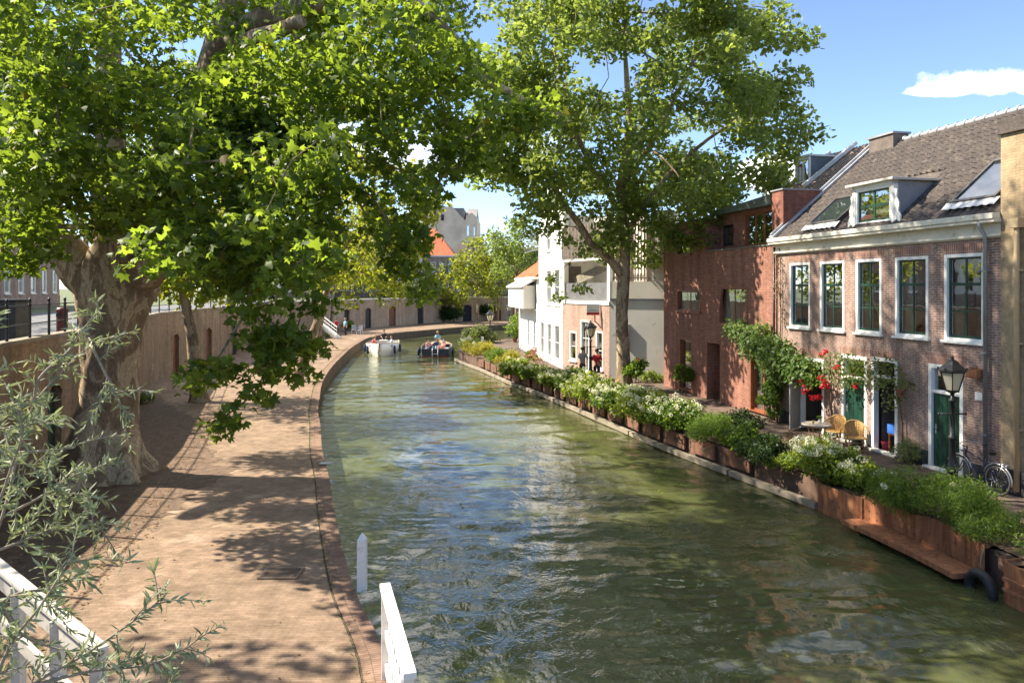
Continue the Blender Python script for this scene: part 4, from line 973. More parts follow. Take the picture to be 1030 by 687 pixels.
rg=thing('white_gabled_house','small house with a white stepped gable end, behind the red brick roofline','house',(*loc(-1.9,6.3),0),R(FA),'houses along the right bank')
mb=MB(); mb.box(.01,2.35,.3,5,0,9.6); mb.prism([(0.5,0),(2.4,0),(2.4,10.9),(2.3,11.1),(1.75,11.35),(1.55,10.9),(1.2,10.5),(.5,10.1)],0,.28,'y'); mb.build('wall',MT['white'],rg)
pantile_sheet(rg,2.2,2.42,.3,11.1,-.25,10.2,MT['tiles_red'],name='roof')
pantile_sheet(rg,-.6,.9,-.3,9.1,1.6,10.5,MT['tiles'],name='roof')

# ---------- white house ----------
wx,wy=3.0,44.0
wh=thing('white_house','tall white painted canal house with narrow windows, an orange tiled lean-to and slatted terrace','house',(wx,wy,0),0,'houses along the right bank')
def sub(parent,x,y,rz): 
    o=bpy.data.objects.new('block',None); COL.objects.link(o); o.location=(x,y,0); o.rotation_euler=(0,0,rz); o.parent=parent; return o
# canal front: local frame running from (0.56,59.5) to (3,44)
ang=math.atan2(44-59.5,3-.56); Lw=math.hypot(15.5,2.44)
def front_mat():
    return Matrix.Translation((.56-wx,59.5-wy,0))@Matrix.Rotation(ang,4,'Z')
FM=front_mat()
class MBT(MB):
    T=None
    def _add(s,vs,fs): super()._add([s.T@Vector(v) for v in vs] if s.T is not None else vs,fs)
_oldMB=MB
def with_T(T,fn):
    global MB
    cls=type('MBX',(MBT,),{'T':T}); keep=MB; MB=cls
    try: return fn()
    finally: MB=keep
def sw_px(px):                                              # distance along the white front for a picture column
    k=(px-515)/FPX; ux,uy=math.cos(ang),math.sin(ang); return (k*59.5-.56)/(ux-k*uy)
def white_front():
    f=sw_px
    low=[(f(530.5),f(532.5),.4,2.5),(f(536.5),f(539),.4,2.5),(f(544),f(547.5),.35,2.55),(f(551),f(554.8),.35,2.55),(f(558),f(563),.35,2.55)]
    up=[(f(550),f(554.5),3.75,6.0),(f(558),f(563),3.75,6.0)]; t3=[(f(550),f(554),7.2,8.9)]; at=[(f(537),f(539.5),3.3,5.4)]
    b1=f(542)
    mb=MB(); wall(mb,0,b1,0,5.6,0,.3,[o for o in low if o[1]<b1]+at); wall(mb,b1,Lw,0,9.3,0,.3,[o for o in low if o[0]>b1]+up+t3)
    mb.box(0,.3,.302,7,0,5.6).box(b1,b1+.3,.302,7,5.6,9.3)
    w=mb.build('wall',MT['whitewash'],wh)
    for o in low+up+t3+at: window(wh,*o,0,1 if o[1]-o[0]<.8 else 2,2,frame='white_clean',sash='white_clean',fw=.07,sw=.03,deep=.12)
    # gable top of the tall part
    mb=MB(); mb.prism([(b1,9.3),(Lw,9.3),(Lw-1.2,10.6),((b1+Lw)/2+.6,11.6),((b1+Lw)/2-.6,11.6),(b1+1.2,10.6)],0,.3,'y'); mb.build('gable',MT['whitewash'],wh)
    # lean-to with orange tiles
    pantile_sheet(wh,-.1,b1-.1,-.25,5.6,3.6,8.3,MT['tiles_red'],name='roof')
    mb=MB(); mb.box(-.15,b1,-.35,.0,5.42,5.6).build('eaves',MT['white'],wh)
    mb=MB(); mb.box(.2,b1-1.2,-.9,-.02,3.35,5.0); mb.build('bay',MT['grey_plaster'],wh); MB().prism([(-1.05,4.95),(-.02,5.5),(-.02,5.35),(-1.05,4.85)],0.0,b1-1.0,'x').build('awning',MT['white_clean'],wh)
    mb=MB()
    for i in range(9): mb.box(.1+i*.75,.13+i*.75,.4,.43,7.6,9.0)
    mb.box(.1,b1,.4,.44,9.0,9.05).box(.1,b1,.4,.44,7.6,7.64); mb.build('roof_rail',MT['steel'],wh)
    mb=MB(); mb.box(b1-1.6,b1-.02,.3,.34,5.8,8.6).box(b1-1.6,b1-1.54,.26,.36,5.8,8.6).box(b1-1.6,b1-.02,.26,.36,7.2,7.26).box(b1-1.6,b1-.02,.26,.36,8.6,8.66); mb.build('glass_screen',MT['steel'],wh)
with_T(FM,white_front)
# pinkish oblique wall and the pale garden wall
ax_,ay_=3.0,44.0; bx_,by_=5.2,39.4; cx_,cy_=8.35,38.3
def wall_frame(x0,y0,x1,y1): return Matrix.Translation((x0-wx,y0-wy,0))@Matrix.Rotation(math.atan2(y1-y0,x1-x0),4,'Z'),math.hypot(x1-x0,y1-y0)
TM,Lp=wall_frame(ax_,ay_,bx_,by_)
def col_on(x0,y0,x1,y1,px):
    k=(px-515)/FPX; L_=math.hypot(x1-x0,y1-y0); ux,uy=(x1-x0)/L_,(y1-y0)/L_; return (k*y0-x0)/(ux-k*uy)
def pink():
    g=lambda px: col_on(ax_,ay_,bx_,by_,px)
    ops=[(g(573),g(580),.6,2.3),(g(584),g(592.5),.05,3.0),(g(599.5),g(606.5),.35,2.45)]
    mb=MB(); wall(mb,0.01,Lp,0,3.9,0,.3,ops); mb.build('wall',MT['pinkbrick'],wh)
    window(wh,*ops[0],0,1,2,frame='white_clean',sash='white_clean',fw=.08,deep=.12); window(wh,*ops[2],0,1,2,frame='white_clean',sash='white_clean',fw=.08,deep=.12)
    window(wh,ops[1][0],ops[1][1],.05,3.0,0,2,3,frame='white_clean',sash='white_clean',fw=.09,deep=.14,sill=False,name='door')
    # loggia above: floor, posts, railing, slats
    mb=MB(); mb.box(0,Lp,-.05,.3,3.9,4.1).box(.02,.2,0,.3,4.1,9.2).box(Lp-.25,Lp,0,.3,4.1,9.0).box(0,Lp,0,.3,6.35,6.6); mb.build('loggia_frame',MT['white'],wh)
    mb=MB(); mb.box(.2,Lp-.25,.1,.14,4.12,5.1); mb.build('balcony_panel',M('dark_grey_panel',(.13,.13,.135),.6),wh)
    mb=MB(); mb.box(0,Lp,2.2,2.4,3.9,9.0); mb.build('rear_wall',MT['cream'],wh)
    mb=MB()
    for i in range(int(Lp/.16)): mb.box(.02+i*.16,.09+i*.16,-.06,-.02,6.5,8.4)
    mb.box(0,Lp,-.02,0,6.62,6.68).box(0,Lp,-.02,0,8.2,8.26); mb.build('slat_screen',M('grey_brown_slats',(.20,.165,.14),.7,var=.3,scale=6),wh)
    mb=MB(); mb.bar((.4,.6,5.2),(Lp-.5,.9,6.3),.07,.5); mb.build('stair_flight',MT['timber'],wh)
with_T(TM,pink)
GM,Lg=wall_frame(bx_,by_,cx_,cy_)
def garden():
    mb=MB(); wall(mb,.02,Lg,0,4.15,0,.3,[]); mb.build('garden_wall',MT['grey_plaster'],wh)
    mb=MB(); mb.box(.02,Lg,-.06,.3,4.15,4.25); mb.build('joint_strip',MT['steel'],wh)  # grey metal strip between the garden wall and the wall above
    mb=MB(); mb.box(.02,Lg,-.08,.3,4.25,5.15); mb.box(Lg-1.0,Lg,.4,3,5.15,8.9); mb.build('upper_wall',MT['cream'],wh)
    mb=MB()
    for i in range(int((Lg-.9)/.16)): mb.box(.05+i*.16,.12+i*.16,-.05,-.01,5.2,8.3)
    mb.box(.02,Lg-.9,-.01,.03,5.3,5.36).box(.02,Lg-.9,-.01,.03,6.05,6.2).box(.02,Lg-.9,-.01,.03,8.1,8.16); mb.box(.02,Lg-.9,2.2,2.3,5.15,8.2); mb.build('slat_screen',M('pale_brown_slats',(.26,.21,.18),.7,var=.3,scale=6),wh)
    mb=MB(); mb.box(Lg-1.1,Lg-.98,-.06,.1,5.15,8.9); mb.box(.02,.16,-.08,.1,4.25,8.6); mb.build('corner_post',MT['white'],wh)
    mb=MB(); mb.box(.95,1.08,-.12,0,1.6,2.9); mb.build('wall_post',MT['steel'],wh)
    window(wh,Lg-.75,Lg-.35,6.2,7.7,.38,1,1,frame='steel',sash='steel',fw=.04,deep=.06,sill=False,room=False)
with_T(GM,garden)
mb=MB(); 
for (x,y,z) in (): pass
V=[(.56-wx,59.5-wy),(3-wx,0),(8.35-wx,38.3-wy),(12-wx,40-wy),(9-wx,60-wy)]
mb.prism([(.9-wx,59.2-wy),(3.35-wx,.5),(5.45-wx,40.1-wy),(8.35-wx,39.0-wy),(12-wx,41-wy),(9-wx,60-wy)],3.0,3.85); mb.build('floor_slab',MT['cream'],wh)
mb=MB(); mb.prism([(2.0-wx,54-wy),(3.6-wx,45-wy),(7-wx,45-wy),(7-wx,56-wy),(2.2-wx,56-wy)],3.9,9.2); mb.build('inner_block',MT['cream'],wh)

# ---------- wharf walls on the left and round the bend ----------
def wall_hit(path,px):
    k=(px-515)/FPX; best=None; s=0
    for i in range(len(path)-1):
        x0,y0=path[i];x1,y1=path[i+1]; dx,dy=x1-x0,y1-y0; L_=math.hypot(dx,dy); den=dx-k*dy
        if abs(den)>1e-9:
            t=(k*y0-x0)/den
            if 0<=t<=1 and y0+t*dy>2: return i,t*L_,L_
    return None
def wharf_wall(name,label,path,doors,mat,top,cap,group):
    """doors: list of (px column, width, height, colour)"""
    root=thing(name,label,'wall',(path[0][0],path[0][1],0),0,group); ox,oy=path[0]
    per={}
    for px,w,h,c in doors:
        r=wall_hit(path,px)
        if r: per.setdefault(r[0],[]).append((r[1],w,h,c))
    mw=_oldMB(); mc=_oldMB(); dl=[]
    for i in range(len(path)-1):
        x0,y0=path[i];x1,y1=path[i+1]; L_=math.hypot(x1-x0,y1-y0)
        # outward normal faces the canal: local +y must point to the street (left of direction) -> use frame with x reversed
        T=Matrix.Translation((x1-ox,y1-oy,0))@Matrix.Rotation(math.atan2(y0-y1,x0-x1),4,'Z')
        # in this frame local +y points to the right of travel-reversed = left of travel => mirrored below
        ops=[]
        for s,w,h,c in per.get(i,[]):
            s=min(max(s,w/2+.1),L_-w/2-.1); a=L_-s-w/2; ops.append((a,a+w,0,h,c))
        cls=type('MBW',(MBT,),{'T':T}); m=cls(); wall(m,0,L_,-.05,top,-.30,.30,[o[:4] for o in ops])
        n=len(mw.v); mw.v+=m.v; mw.f+=[[n+q for q in f] for f in m.f]; mw.m+=m.m; mw.sm+=m.sm
        m=cls(); m.box(-.01,L_+.01,-.32,.04,top,top+cap); n=len(mc.v); mc.v+=m.v; mc.f+=[[n+q for q in f] for f in m.f]; mc.m+=m.m; mc.sm+=m.sm
        for a,b,_,h,c in ops:
            # arched head: spandrels fill the corners of the square opening
            m=cls(); r=(b-a)/2; cx=(a+b)/2; zc=h-r*.6; k=8
            for sgn in (-1,1):
                pts=[(cx+sgn*r,h),(cx,h)]+[(cx+sgn*r*math.sin(math.pi/2*j/k),zc+r*.6*math.cos(math.pi/2*j/k)) for j in range(1,k+1)]
                m.prism(pts,-.297,-.02,'y')
            # ring of bricks standing proud
            for j in range(13):
                t0=math.pi*j/13; t1=math.pi*(j+1)/13-.02
                P_=[(cx-(r+q)*math.cos(t),zc+(r*.6+q)*math.sin(t)) for q,t in ((0.01,t0),(.2,t0),(.2,t1),(.01,t1))]
                m.prism(P_,.004,.0,'y') if False else m.prism(P_,-.002,.02,'y')
            n=len(mw.v); mw.v+=m.v; mw.f+=[[n+q for q in f] for f in m.f]; mw.m+=m.m; mw.sm+=m.sm
            dl.append((T,a,b,h,c))
    mw.build('brickwork',mat,root,fixn=False); mc.build('coping',MT['cream'] if cap>.1 else MT['timber'],root)
    for T,a,b,h,c in dl:
        def f():
            d=panel_door(root,a,b,0,h,-.22,mat=c,planks=4,handle=False); return d
        with_T(T,f)
    return root
# reversed orientation: travel direction from near to far keeps the street on the left; local +y (after reversing x) points to the canal
MB=_oldMB
lw=[p for p in catmull(WALL,1)][:10]
WALLL=[p for p in WALL if p[1]<=80][0:]
wharf_wall('wharf_wall','long curved brick wharf wall with arched cellar doors, below the street on the left',WALLL,
  [(55,1.1,2.1,'green'),(-40,1.1,2.1,'green'),(177,1.15,2.2,'dark_wood'),(210,1.15,2.2,'dark_wood'),(236,1.1,2.2,'green'),(262,1.1,2.2,'dark_wood')],MT['kbrick'],SZ+.12,.10,'wharf walls')
WALLF=[(-20.4,80)]+[p for p in WALL if p[1]>80]
wharf_wall('wharf_wall','pale brick cellar wall with dark doors, closing the canal beyond the boats',WALLF,
  [(349,1.3,2.4,'black'),(370.5,1.2,2.4,'black'),(393,1.5,2.5,'dark_wood'),(425.5,1.5,2.5,'dark_cloth'),(470,1.4,2.4,'dark_cloth'),(500,1.3,2.3,'dark_wood'),(520,1.2,2.2,'dark_wood')],MT['fbrick'],SZ+.1,.14,'wharf walls')
# railings along the street edge
def railing(label,path,step,h=1.0,z=SZ+.22,r=.034,name='street_railing',balls=True):
    P_=resample(path,max(2,int(sum(math.hypot(path[i+1][0]-path[i][0],path[i+1][1]-path[i][1]) for i in range(len(path)-1))/step)+1))
    root=thing(name,label,'railing',(*P_[0],z),0,'black street railings'); ox,oy=P_[0]
    mb=MB()
    for hh in (.36,h*.84): mb.tube([(x-ox,y-oy,hh) for x,y in P_],.018,6)
    mb.build('rails',MT['black'],root)
    mb=MB()
    mb.lathe([(r*1.7,-.22),(r*1.7,-.12),(r,-.08),(r,h*.8),(r*1.35,h*.82),(r*1.35,h*.86),(r*.7,h*.9),(r*1.25,h*.95),(r*.9,h*1.0),(.004,h*1.03)],n=8)
    for i,(x,y) in enumerate(P_):
        if i==0: src=mb.build('post',MT['black'],root); src.location=(0,0,0)
        else:
            c=src.copy(); c.location=(x-ox,y-oy,0); c.parent=root; COL.objects.link(c)
    return root
wr_=offset(catmull([p for p in WALL if p[1]>=0],5),.12)
railing('black iron railing with knobbed posts on the near street edge, left of the huge trunk',[p for p in wr_ if p[1]<30],1.35)
railing('black iron railing on the street edge behind the slanting trees',[p for p in wr_ if 30<=p[1]<80 and p[0]<-15],1.9)
railing('dark iron railing along the top of the far cellar wall',[p for p in wr_ if p[1]>=80 and p[0]<30],2.2)

# ---------- town houses on the left street ----------
def townhouse(label,x,y,rz,w,d,h,roofh,wallm,tilem,nw,floors,name='town_house',plinth=.9,grp='town houses above the wharf',gable=False,fh=3.1,ww=1.1,wh_=1.9,z=SZ,first=1.1,flip=False,proom=True,hip=False):
    root=thing(name,label,'house',(x,y,z),rz,grp)
    ops=[]; gap=w/nw
    for f in range(floors):
        for i in range(nw):
            c=(i+.5)*gap; ops.append((c-ww/2,c+ww/2,first+f*fh,first+f*fh+wh_))
    mb=MB(); wall(mb,0,w,0,h,0,.3,ops); mb.box(0,.3,.302,d,0,h).box(w-.3,w,.302,d,0,h).box(.3,w-.3,d-.3,d,0,h)
    if gable: mb.prism([(0,h),(w,h),(w/2,h+roofh)],0,.3,'y'); mb.prism([(0,h),(w,h),(w/2,h+roofh)],d-.3,d,'y')
    elif not hip: mb.prism([(0,h),(d,h),(d/2,h+roofh)],0,.3,'x'); mb.prism([(0,h),(d,h),(d/2,h+roofh)],w-.3,w,'x')
    mb.build('wall',wallm,root)
    MB().box(-.01,w+.01,-.05,-.002,0,plinth).build('plinth',MT['pbrick'],root)
    mb=MB()
    if gable: mb.quad((-.2,0,h-.1),(-.2,d,h-.1),(w/2,d,h+roofh+.05),(w/2,0,h+roofh+.05)); mb.quad((w+.2,0,h-.1),(w+.2,d,h-.1),(w/2,d,h+roofh+.05),(w/2,0,h+roofh+.05))
    elif hip: q=w*.34; mb.quad((0,-.25,h-.1),(w,-.25,h-.1),(q,d/2,h+roofh+.05),(0,d/2,h+roofh+.05)); mb.quad((0,d+.25,h-.1),(w,d+.25,h-.1),(q,d/2,h+roofh+.05),(0,d/2,h+roofh+.05)); mb.poly([(w,-.25,h-.1),(w,d+.25,h-.1),(q,d/2,h+roofh+.05)])
    else: mb.quad((0,-.25,h-.1),(w,-.25,h-.1),(w,d/2,h+roofh+.05),(0,d/2,h+roofh+.05)); mb.quad((0,d+.25,h-.1),(w,d+.25,h-.1),(w,d/2,h+roofh+.05),(0,d/2,h+roofh+.05))
    mb.build('roof',tilem,root)
    if not gable: MB().box(-.05,w+.05,-.3,0,h-.25,h-.03).build('gutter',MT['white'],root)
    for o in ops: window(root,*o,0,2,2,frame='white_clean',sash='white_clean',fw=.09,deep=.12,room=proom,curtain=proom)
    return root
# left street houses: front faces the canal, so local x runs towards the viewer on the left bank => rotation +~100 deg, mirrored front
def street_house(label,s0,w,off,h,roofh,wallm,tilem,nw,floors,**k):
    """fronts on a line parallel to the wharf wall; off = distance from the wall"""
    A=Vector((-11.6,16)); B=Vector((-18.6,39)); d=(B-A).normalized(); nrm=Vector((-d.y,d.x))
    p=A+d*s0+nrm*off                       # near corner; x axis runs away from the viewer, y (into house) points left
    rz=math.atan2(d.y,d.x)
    return townhouse(label,p.x,p.y,rz,w,9,h,roofh,wallm,tilem,nw,floors,**k)
street_house('dark brick house with wide white framed window, on the left street behind the railing',4,12,13.5,6.2,3,MT['pbrick'],MT['tiles'],4,2,ww=1.9,wh_=2.0,first=1.3)
street_house('pale plastered house on the left street, seen through the big tree',-9,12.6,13.5,7.4,3,MT['cream'],MT['tiles'],4,2)
street_house('red brick house farther up the left street, seen behind the second tree',16.6,11,13.5,8.2,3,MT['rbrick'],MT['tiles_red'],4,2)
street_house('white rendered house with dark roof far up the left street',28,12,13.2,7.2,3.4,MT['white'],MT['tiles'],4,2)
street_house('brown brick house at the end of the left street',40.4,14,12.5,8.6,3.2,MT['pbrick'],MT['tiles_red'],5,2)
# houses beyond the bend, on the street above the far wall
def far_house(label,px0,px1,d,pyt,roof_py,wallm,tilem,nw,floors,gable=False,rz=0.0,**k):
    x0=(px0-515)/FPX*d;x1=(px1-515)/FPX*d; h=CZ-(pyt-HOR)/FPX*d-SZ; rh_=(pyt-roof_py)/FPX*d
    return townhouse(label,x0,d,rz,x1-x0,10,h,rh_,wallm,tilem,nw,floors,gable=gable,proom=False,grp='houses beyond the canal bend',**k)
far_house('orange roofed brick house below the big stone building',422,458,122,257,228,MT['pinkbrick'],MT['tiles_red'],4,2,hip=True,ww=.9,wh_=1.6)
far_house('white rendered house behind the far railing, left of the orange roof',386,423,119,262,240,MT['white'],MT['tiles'],5,2,ww=.9,wh_=1.6)
far_house('brown brick house behind the far railing with pale window frames',457.5,486,121,262,244,MT['pbrick'],MT['tiles'],3,2,ww=.9,wh_=1.7)
far_house('long low brick house at the far right of the canal end',487,560,126,276,262,MT['pbrick'],MT['tiles'],8,1,ww=.9,wh_=1.6)
far_house('dark brick house behind the lime tree on the far street',330,385,117,248,230,MT['pbrick'],MT['tiles'],6,2,ww=.9,wh_=1.7)
far_house('pale house with red roof farther left on the far street',262,329,112,250,228,MT['cream'],MT['tiles_red'],6,2,ww=1,wh_=1.7)
# the big stone building with chimneys
sb_=thing('stone_building','tall pale stone building with turret chimneys rising behind the orange roof','building',((425-515)/FPX*150,150,SZ),0)
w=(480-425)/FPX*150; z=lambda py: CZ-(py-HOR)/FPX*150-SZ
ops=[(w*.80,w*.86,z(238),z(226)),(w*.92,w*.97,z(238),z(228)),(w*.2,w*.25,z(222),z(216)),(w*.34,w*.39,z(222),z(216)),(w*.2,w*.3,z(250),z(238))]
mb=MB(); wall(mb,0,w,0,z(222),0,.5,ops[:2]+ops[4:]); mb.prism([(0,z(222)),(w*.78,z(222)),(w*.55,z(208)),(0,z(208))],0,.5,'y'); mb.prism([(w*.78,z(222)),(w,z(222)),(w,z(219)),(w*.9,z(214)),(w*.8,z(217))],0,.5,'y')
mb.box(0,.5,.502,16,0,z(222)).box(w-.5,w,.502,16,0,z(219)); mb.build('wall',MT['stone'],sb_)
mb=MB(); mb.box(0,w*.75,.6,14,z(222),z(209)); mb.prism([(.5,z(222)),(15,z(222)),(8,z(206))],w*.78,w*.98,'x'); mb.build('roof',M('slate_grey_roof',(.22,.20,.19),.8,var=.2,scale=.5),sb_)
for f,t,r in ((.10,z(197),.45),(.20,z(196),.55),(.02,z(203),.4)):
    mb=MB(); x=w*f+.6; mb.box(x-r,x+r,1,2.2,z(209),t-.6).box(x-r*1.3,x+r*1.3,.8,2.4,t-.6,t-.3).lathe([(r*.8,t-.3),(r*.7,t+.5),(.05,t+1.6)],(x,1.6,0),6); mb.build('chimney',MT['stone'],sb_)
for o in ops[:2]+ops[4:]: window(sb_,*o,0,1,2,frame='cream',sash='cream',fw=.15,deep=.3,sill=False,room=False)
for o in ops[2:4]:
    mb=MB(); mb.box(o[0],o[1],-.15,-.01,o[2],o[3]); mb.build('shutter',MT['dark_cloth'],sb_)
# ================= planting along the right bank =================
def bank_pt(y,inset):                                          # point set back from the water edge at distance y
    pr=RB; xs=np.interp(y,[p[1] for p in pr],[p[0] for p in pr]); x2=np.interp(y+.5,[p[1] for p in pr],[p[0] for p in pr])
    t=Vector((x2-xs,.5)).normalized(); n=Vector((t.y,-t.x)); return Vector((xs+n.x*inset,y+n.y*inset,0))
def bank_y(px):                                                # y where a picture column meets the bank line
    k=(px-515)/FPX; best=min(np.linspace(8,56,1500),key=lambda y:abs(np.interp(y,[p[1] for p in RB],[p[0] for p in RB])+.8-k*y)); return float(best)
def bush(name,label,c,rx,ry,h,lm,leaf,n,tpl='oval',flowers=0,fr=.09,fmat='petal',group=None,cat='shrub',z0=0.0,up=.5,stems=7,pet=46,lumps=9,seed=0,spread=1.0,flowmesh=None,petal=.035,topbias=.4):
    g=np.random.default_rng(seed+100); rr=random.Random(seed); root=thing(name,label,cat,(c[0],c[1],z0),0,group)
    mb=MB(); cs=[]
    for i in range(lumps):
        a=rr.uniform(0,2*math.pi); q=rr.uniform(0,.75)**.6; cs.append((rx*q*math.cos(a),ry*q*math.sin(a),h*rr.uniform(.42,.78)*(1-.35*q*q),min(rx,h)*rr.uniform(.38,.55)))
    for i in range(stems):
        t=cs[i%len(cs)]; mb.tube([(t[0]*.25,t[1]*.25,-.02),(t[0]*.6,t[1]*.6,t[2]*.55),(t[0],t[1],t[2])],[.012,.009,.004],5)
    mb.build('stems',MT['stem'],root,fixn=False)
    pts=[]
    for x,y,z,r in cs: pts.append(clump_points((x,y,z),r,max(8,n//len(cs)),.85,g))
    pts=np.vstack(pts); pts[:,2]=np.abs(pts[:,2]-.02)+.02
    leaves('foliage',pts,leaf,LF[lm],root,tpl,up=up,g=g)
    if flowers:
        src=None
        for i in range(flowers):
            x,y,z,r=cs[rr.randrange(len(cs))]; d=Vector((rr.gauss(0,1)-.5,rr.gauss(0,1)-.3,abs(rr.gauss(topbias,.8))+.15)).normalized()*r*rr.uniform(.95,1.12); loc_=(x+d.x,y+d.y,max(.1,z+d.z*.85))
            if src is None:
                q=g.normal(size=(pet,3)); q/=np.linalg.norm(q,axis=1,keepdims=True); q[:,2]*=.8
                src=leaves('flower_head',q*fr*.72,petal,LF[fmat],root,'petal',up=0,dirs=q*2.5,droop=0,norm=q*2.2,g=g); src.location=loc_
            else:
                o=src.copy(); o.parent=root; o.location=loc_; s=rr.uniform(.7,1.2); o.scale=(s,s,s*rr.uniform(.85,1)); o.rotation_euler=(rr.uniform(-.5,.5),rr.uniform(-.5,.5),rr.uniform(0,6)); COL.objects.link(o)
    return root
# near end, from the right edge of the picture outwards along the water
def at(px,inset=.7): y=bank_y(px); return bank_pt(y,inset)
bush('fine_leaved_shrub','feathery green shrub spilling over the rust planter at the right edge',at(1024,.55),.85,1.5,.62,'fern',.085,5200,'narrow',seed=1,lumps=12)
bush('fine_leaved_shrub','big mounded ferny shrub behind the wavy rust planters, below the near lamp',at(953,.62),.95,1.6,1.0,'fern',.09,11500,'narrow',flowers=3,fr=.06,seed=2,lumps=16)
bush('fine_leaved_shrub','lower bright ferny clump between the big mound and the white hydrangea',at(905,.5),.7,1.0,.62,'bright',.08,4200,'narrow',flowers=3,fr=.07,seed=3,lumps=9)
bush('hydrangea_bush','white hydrangea with scattered small blooms at the end of the smooth rust planter',at(880,.5),.7,.9,.62,'hydr',.085,2300,flowers=18,fr=.11,topbias=1.6,group='white flowering hydrangeas along the water',seed=4)
bush('hydrangea_bush','white hydrangea with the largest blooms, in the square end of the rust planters',at(842,.6),.85,1.1,.85,'hydr',.10,3600,flowers=34,fr=.14,topbias=1.6,group='white flowering hydrangeas along the water',seed=5,pet=60)
bush('dried_seedhead_shrub','tan dried plume plant behind the dark evergreen bush',at(786,1.25),.35,.4,.95,'dry',.06,1300,'narrow',seed=6,lumps=5,group=None)
bush('evergreen_shrub','dark green glossy bush trailing over the bank next to the square rust planter',at(793,.30),.8,1.15,.75,'dark',.075,3600,seed=7,lumps=9)
bush('trailing_plant','small trailing green plant hanging over dark boards beside the square rust planter',at(812,.18),.45,.7,.35,'hydr',.08,1500,seed=77)
bush('lime_shrub','lime green leafy bush between the dark evergreen and the fluffy fern',at(760,.45),.7,1.0,.75,'bright',.10,2800,seed=8)
bush('fine_leaved_shrub','fluffy light green mound left of the lime bush',at(727,.5),.8,1.25,.88,'fern',.085,7000,'narrow',seed=9,lumps=12)
bush('blue_green_shrub','dark blue green bush on the inner side of the planting, before the red brick house',at(716,2.0),.7,.8,.8,'dark',.09,1700,seed=10)
bush('low_flower_patch','low pale pink flowering patch on the paving before the red brick house',at(698,2.2),.7,.7,.45,'fargrey',.07,1100,flowers=14,fr=.05,fmat='pinkpetal',seed=11)
hl=[(697,34,'nearest of the long hydrangea row, beside the fluffy fern'),(676,30,'second in the long row, full of round white heads'),(655,28,'third in the long row, before the red brick house'),(636,26,'at the foot of the tall plane tree'),(617,24,'just left of the tall plane tree trunk'),(598,22,'before the person in the red shirt'),(581,22,'under the lamp with the backboard behind it'),(565,20,'before the corner of the white house'),(551,18,'before the row of ground floor windows'),(538,16,'beside the folding wooden chairs'),(526,16,'left end of the long hydrangea row')]
for i,(px,nf,lab) in enumerate(hl):
    f=1-.30*(i>6); c=at(px,.34)
    bush('hydrangea_bush','green hydrangea with creamy heads, '+lab,c,1.0,1.1*(1+.11*i),1.0*f,'hydr' if i%3 else 'bright',.11+.006*i,max(1300,3300-170*i),flowers=int(nf*1.5),fr=.115,topbias=.8,group='white flowering hydrangeas along the water',seed=20+i,pet=40,petal=.045)
bush('low_shrub','low shrubby filler plant behind the long hydrangea row by the plane tree',at(648,1.9),.8,1.3,.55,'hydr',.11,900,seed=37)
bush('pink_flowering_shrub','dusky pink flowering clump below the corner of the pinkish wall',P(569,384),.7,.7,.62,'fargrey',.10,700,flowers=16,fr=.10,fmat='pinkpetal',seed=38)
for i,(px,lm,h,lab) in enumerate([(511,'yellow',.85,'golden feathery grass clump, nearest the hydrangeas'),(499,'bright',.9,'rounded light green clump left of the golden grass'),(487,'yellow',1.1,'tall golden grass clump under the white lamp post'),(476,'yellow',1.0,'yellow green clump near the tip of the bank')]):
    bush('feathery_grass',lab,at(px,.9),.85,1.5,h*1.15,lm,.18,2300,'narrow',seed=40+i,group='yellow green planting at the tip of the right bank',cat='plant')
bush('hydrangea_bush','pale white flowering bush on the tip of the right bank by the boats',(-3.0,55.6),1.1,1.5,1.1,'bright',.16,900,flowers=34,fr=.14,petal=.07,group='white flowering hydrangeas along the water',seed=47)
bush('round_garden_shrub','round dark green bush behind the tip of the bank',P(484,345)+Vector((0,0,0)),1.3,1.3,1.6,'far',.18,1400,seed=48)
bush('round_garden_shrub','pale tall bush left of the round dark one at the bank tip',P(474,344),.9,1.0,1.7,'fargrey',.18,900,seed=49)
bush('hedge_shrub','bright green sloping hedge against the far end of the white house',(1.6,66),1.9,3.5,3.4,'bright',.22,3600,seed=50,lumps=20,group=None)
bush('low_hedge','low green edging plants along the foot of the white house',(1.35,50.2),.35,3.6,.45,'bright',.12,1500,seed=51,lumps=12)
# plants on the paving against the houses
bush('lavender_shrub','grey green rounded bush at the foot of the purple brick wall between the doors',P(911,466)+Vector((.1,.25,0)),.75,.75,.62,'fargrey',.075,3000,'narrow',seed=52,lumps=11)
bush('tall_leafy_shrub','leafy upright shrub with pink roses, hugging the slender plane tree trunk',P(634,392)+Vector((.15,-.5,0)),.55,.55,2.1,'bright',.12,1700,flowers=4,fr=.07,fmat='redpetal',seed=53,lumps=9)
bush('tall_leafy_shrub','narrow leafy shrub between the two dark door openings of the red brick house',Vector((*loc(LR(697)+.1,-.45),0)),.45,.4,1.9,'bright',.10,1300,seed=54,lumps=8)
bush('low_shrub','low dark plants at the foot of the pale garden wall',P(650,384),1.3,.45,.55,'hydr',.12,800,seed=55)
bush('evergreen_shrub','tall bushy laurel in the corner left of the open grey door',Vector((*loc(LR(781)+.25,-.4),0)),.42,.4,2.0,'hydr',.10,1700,seed=56,lumps=9)
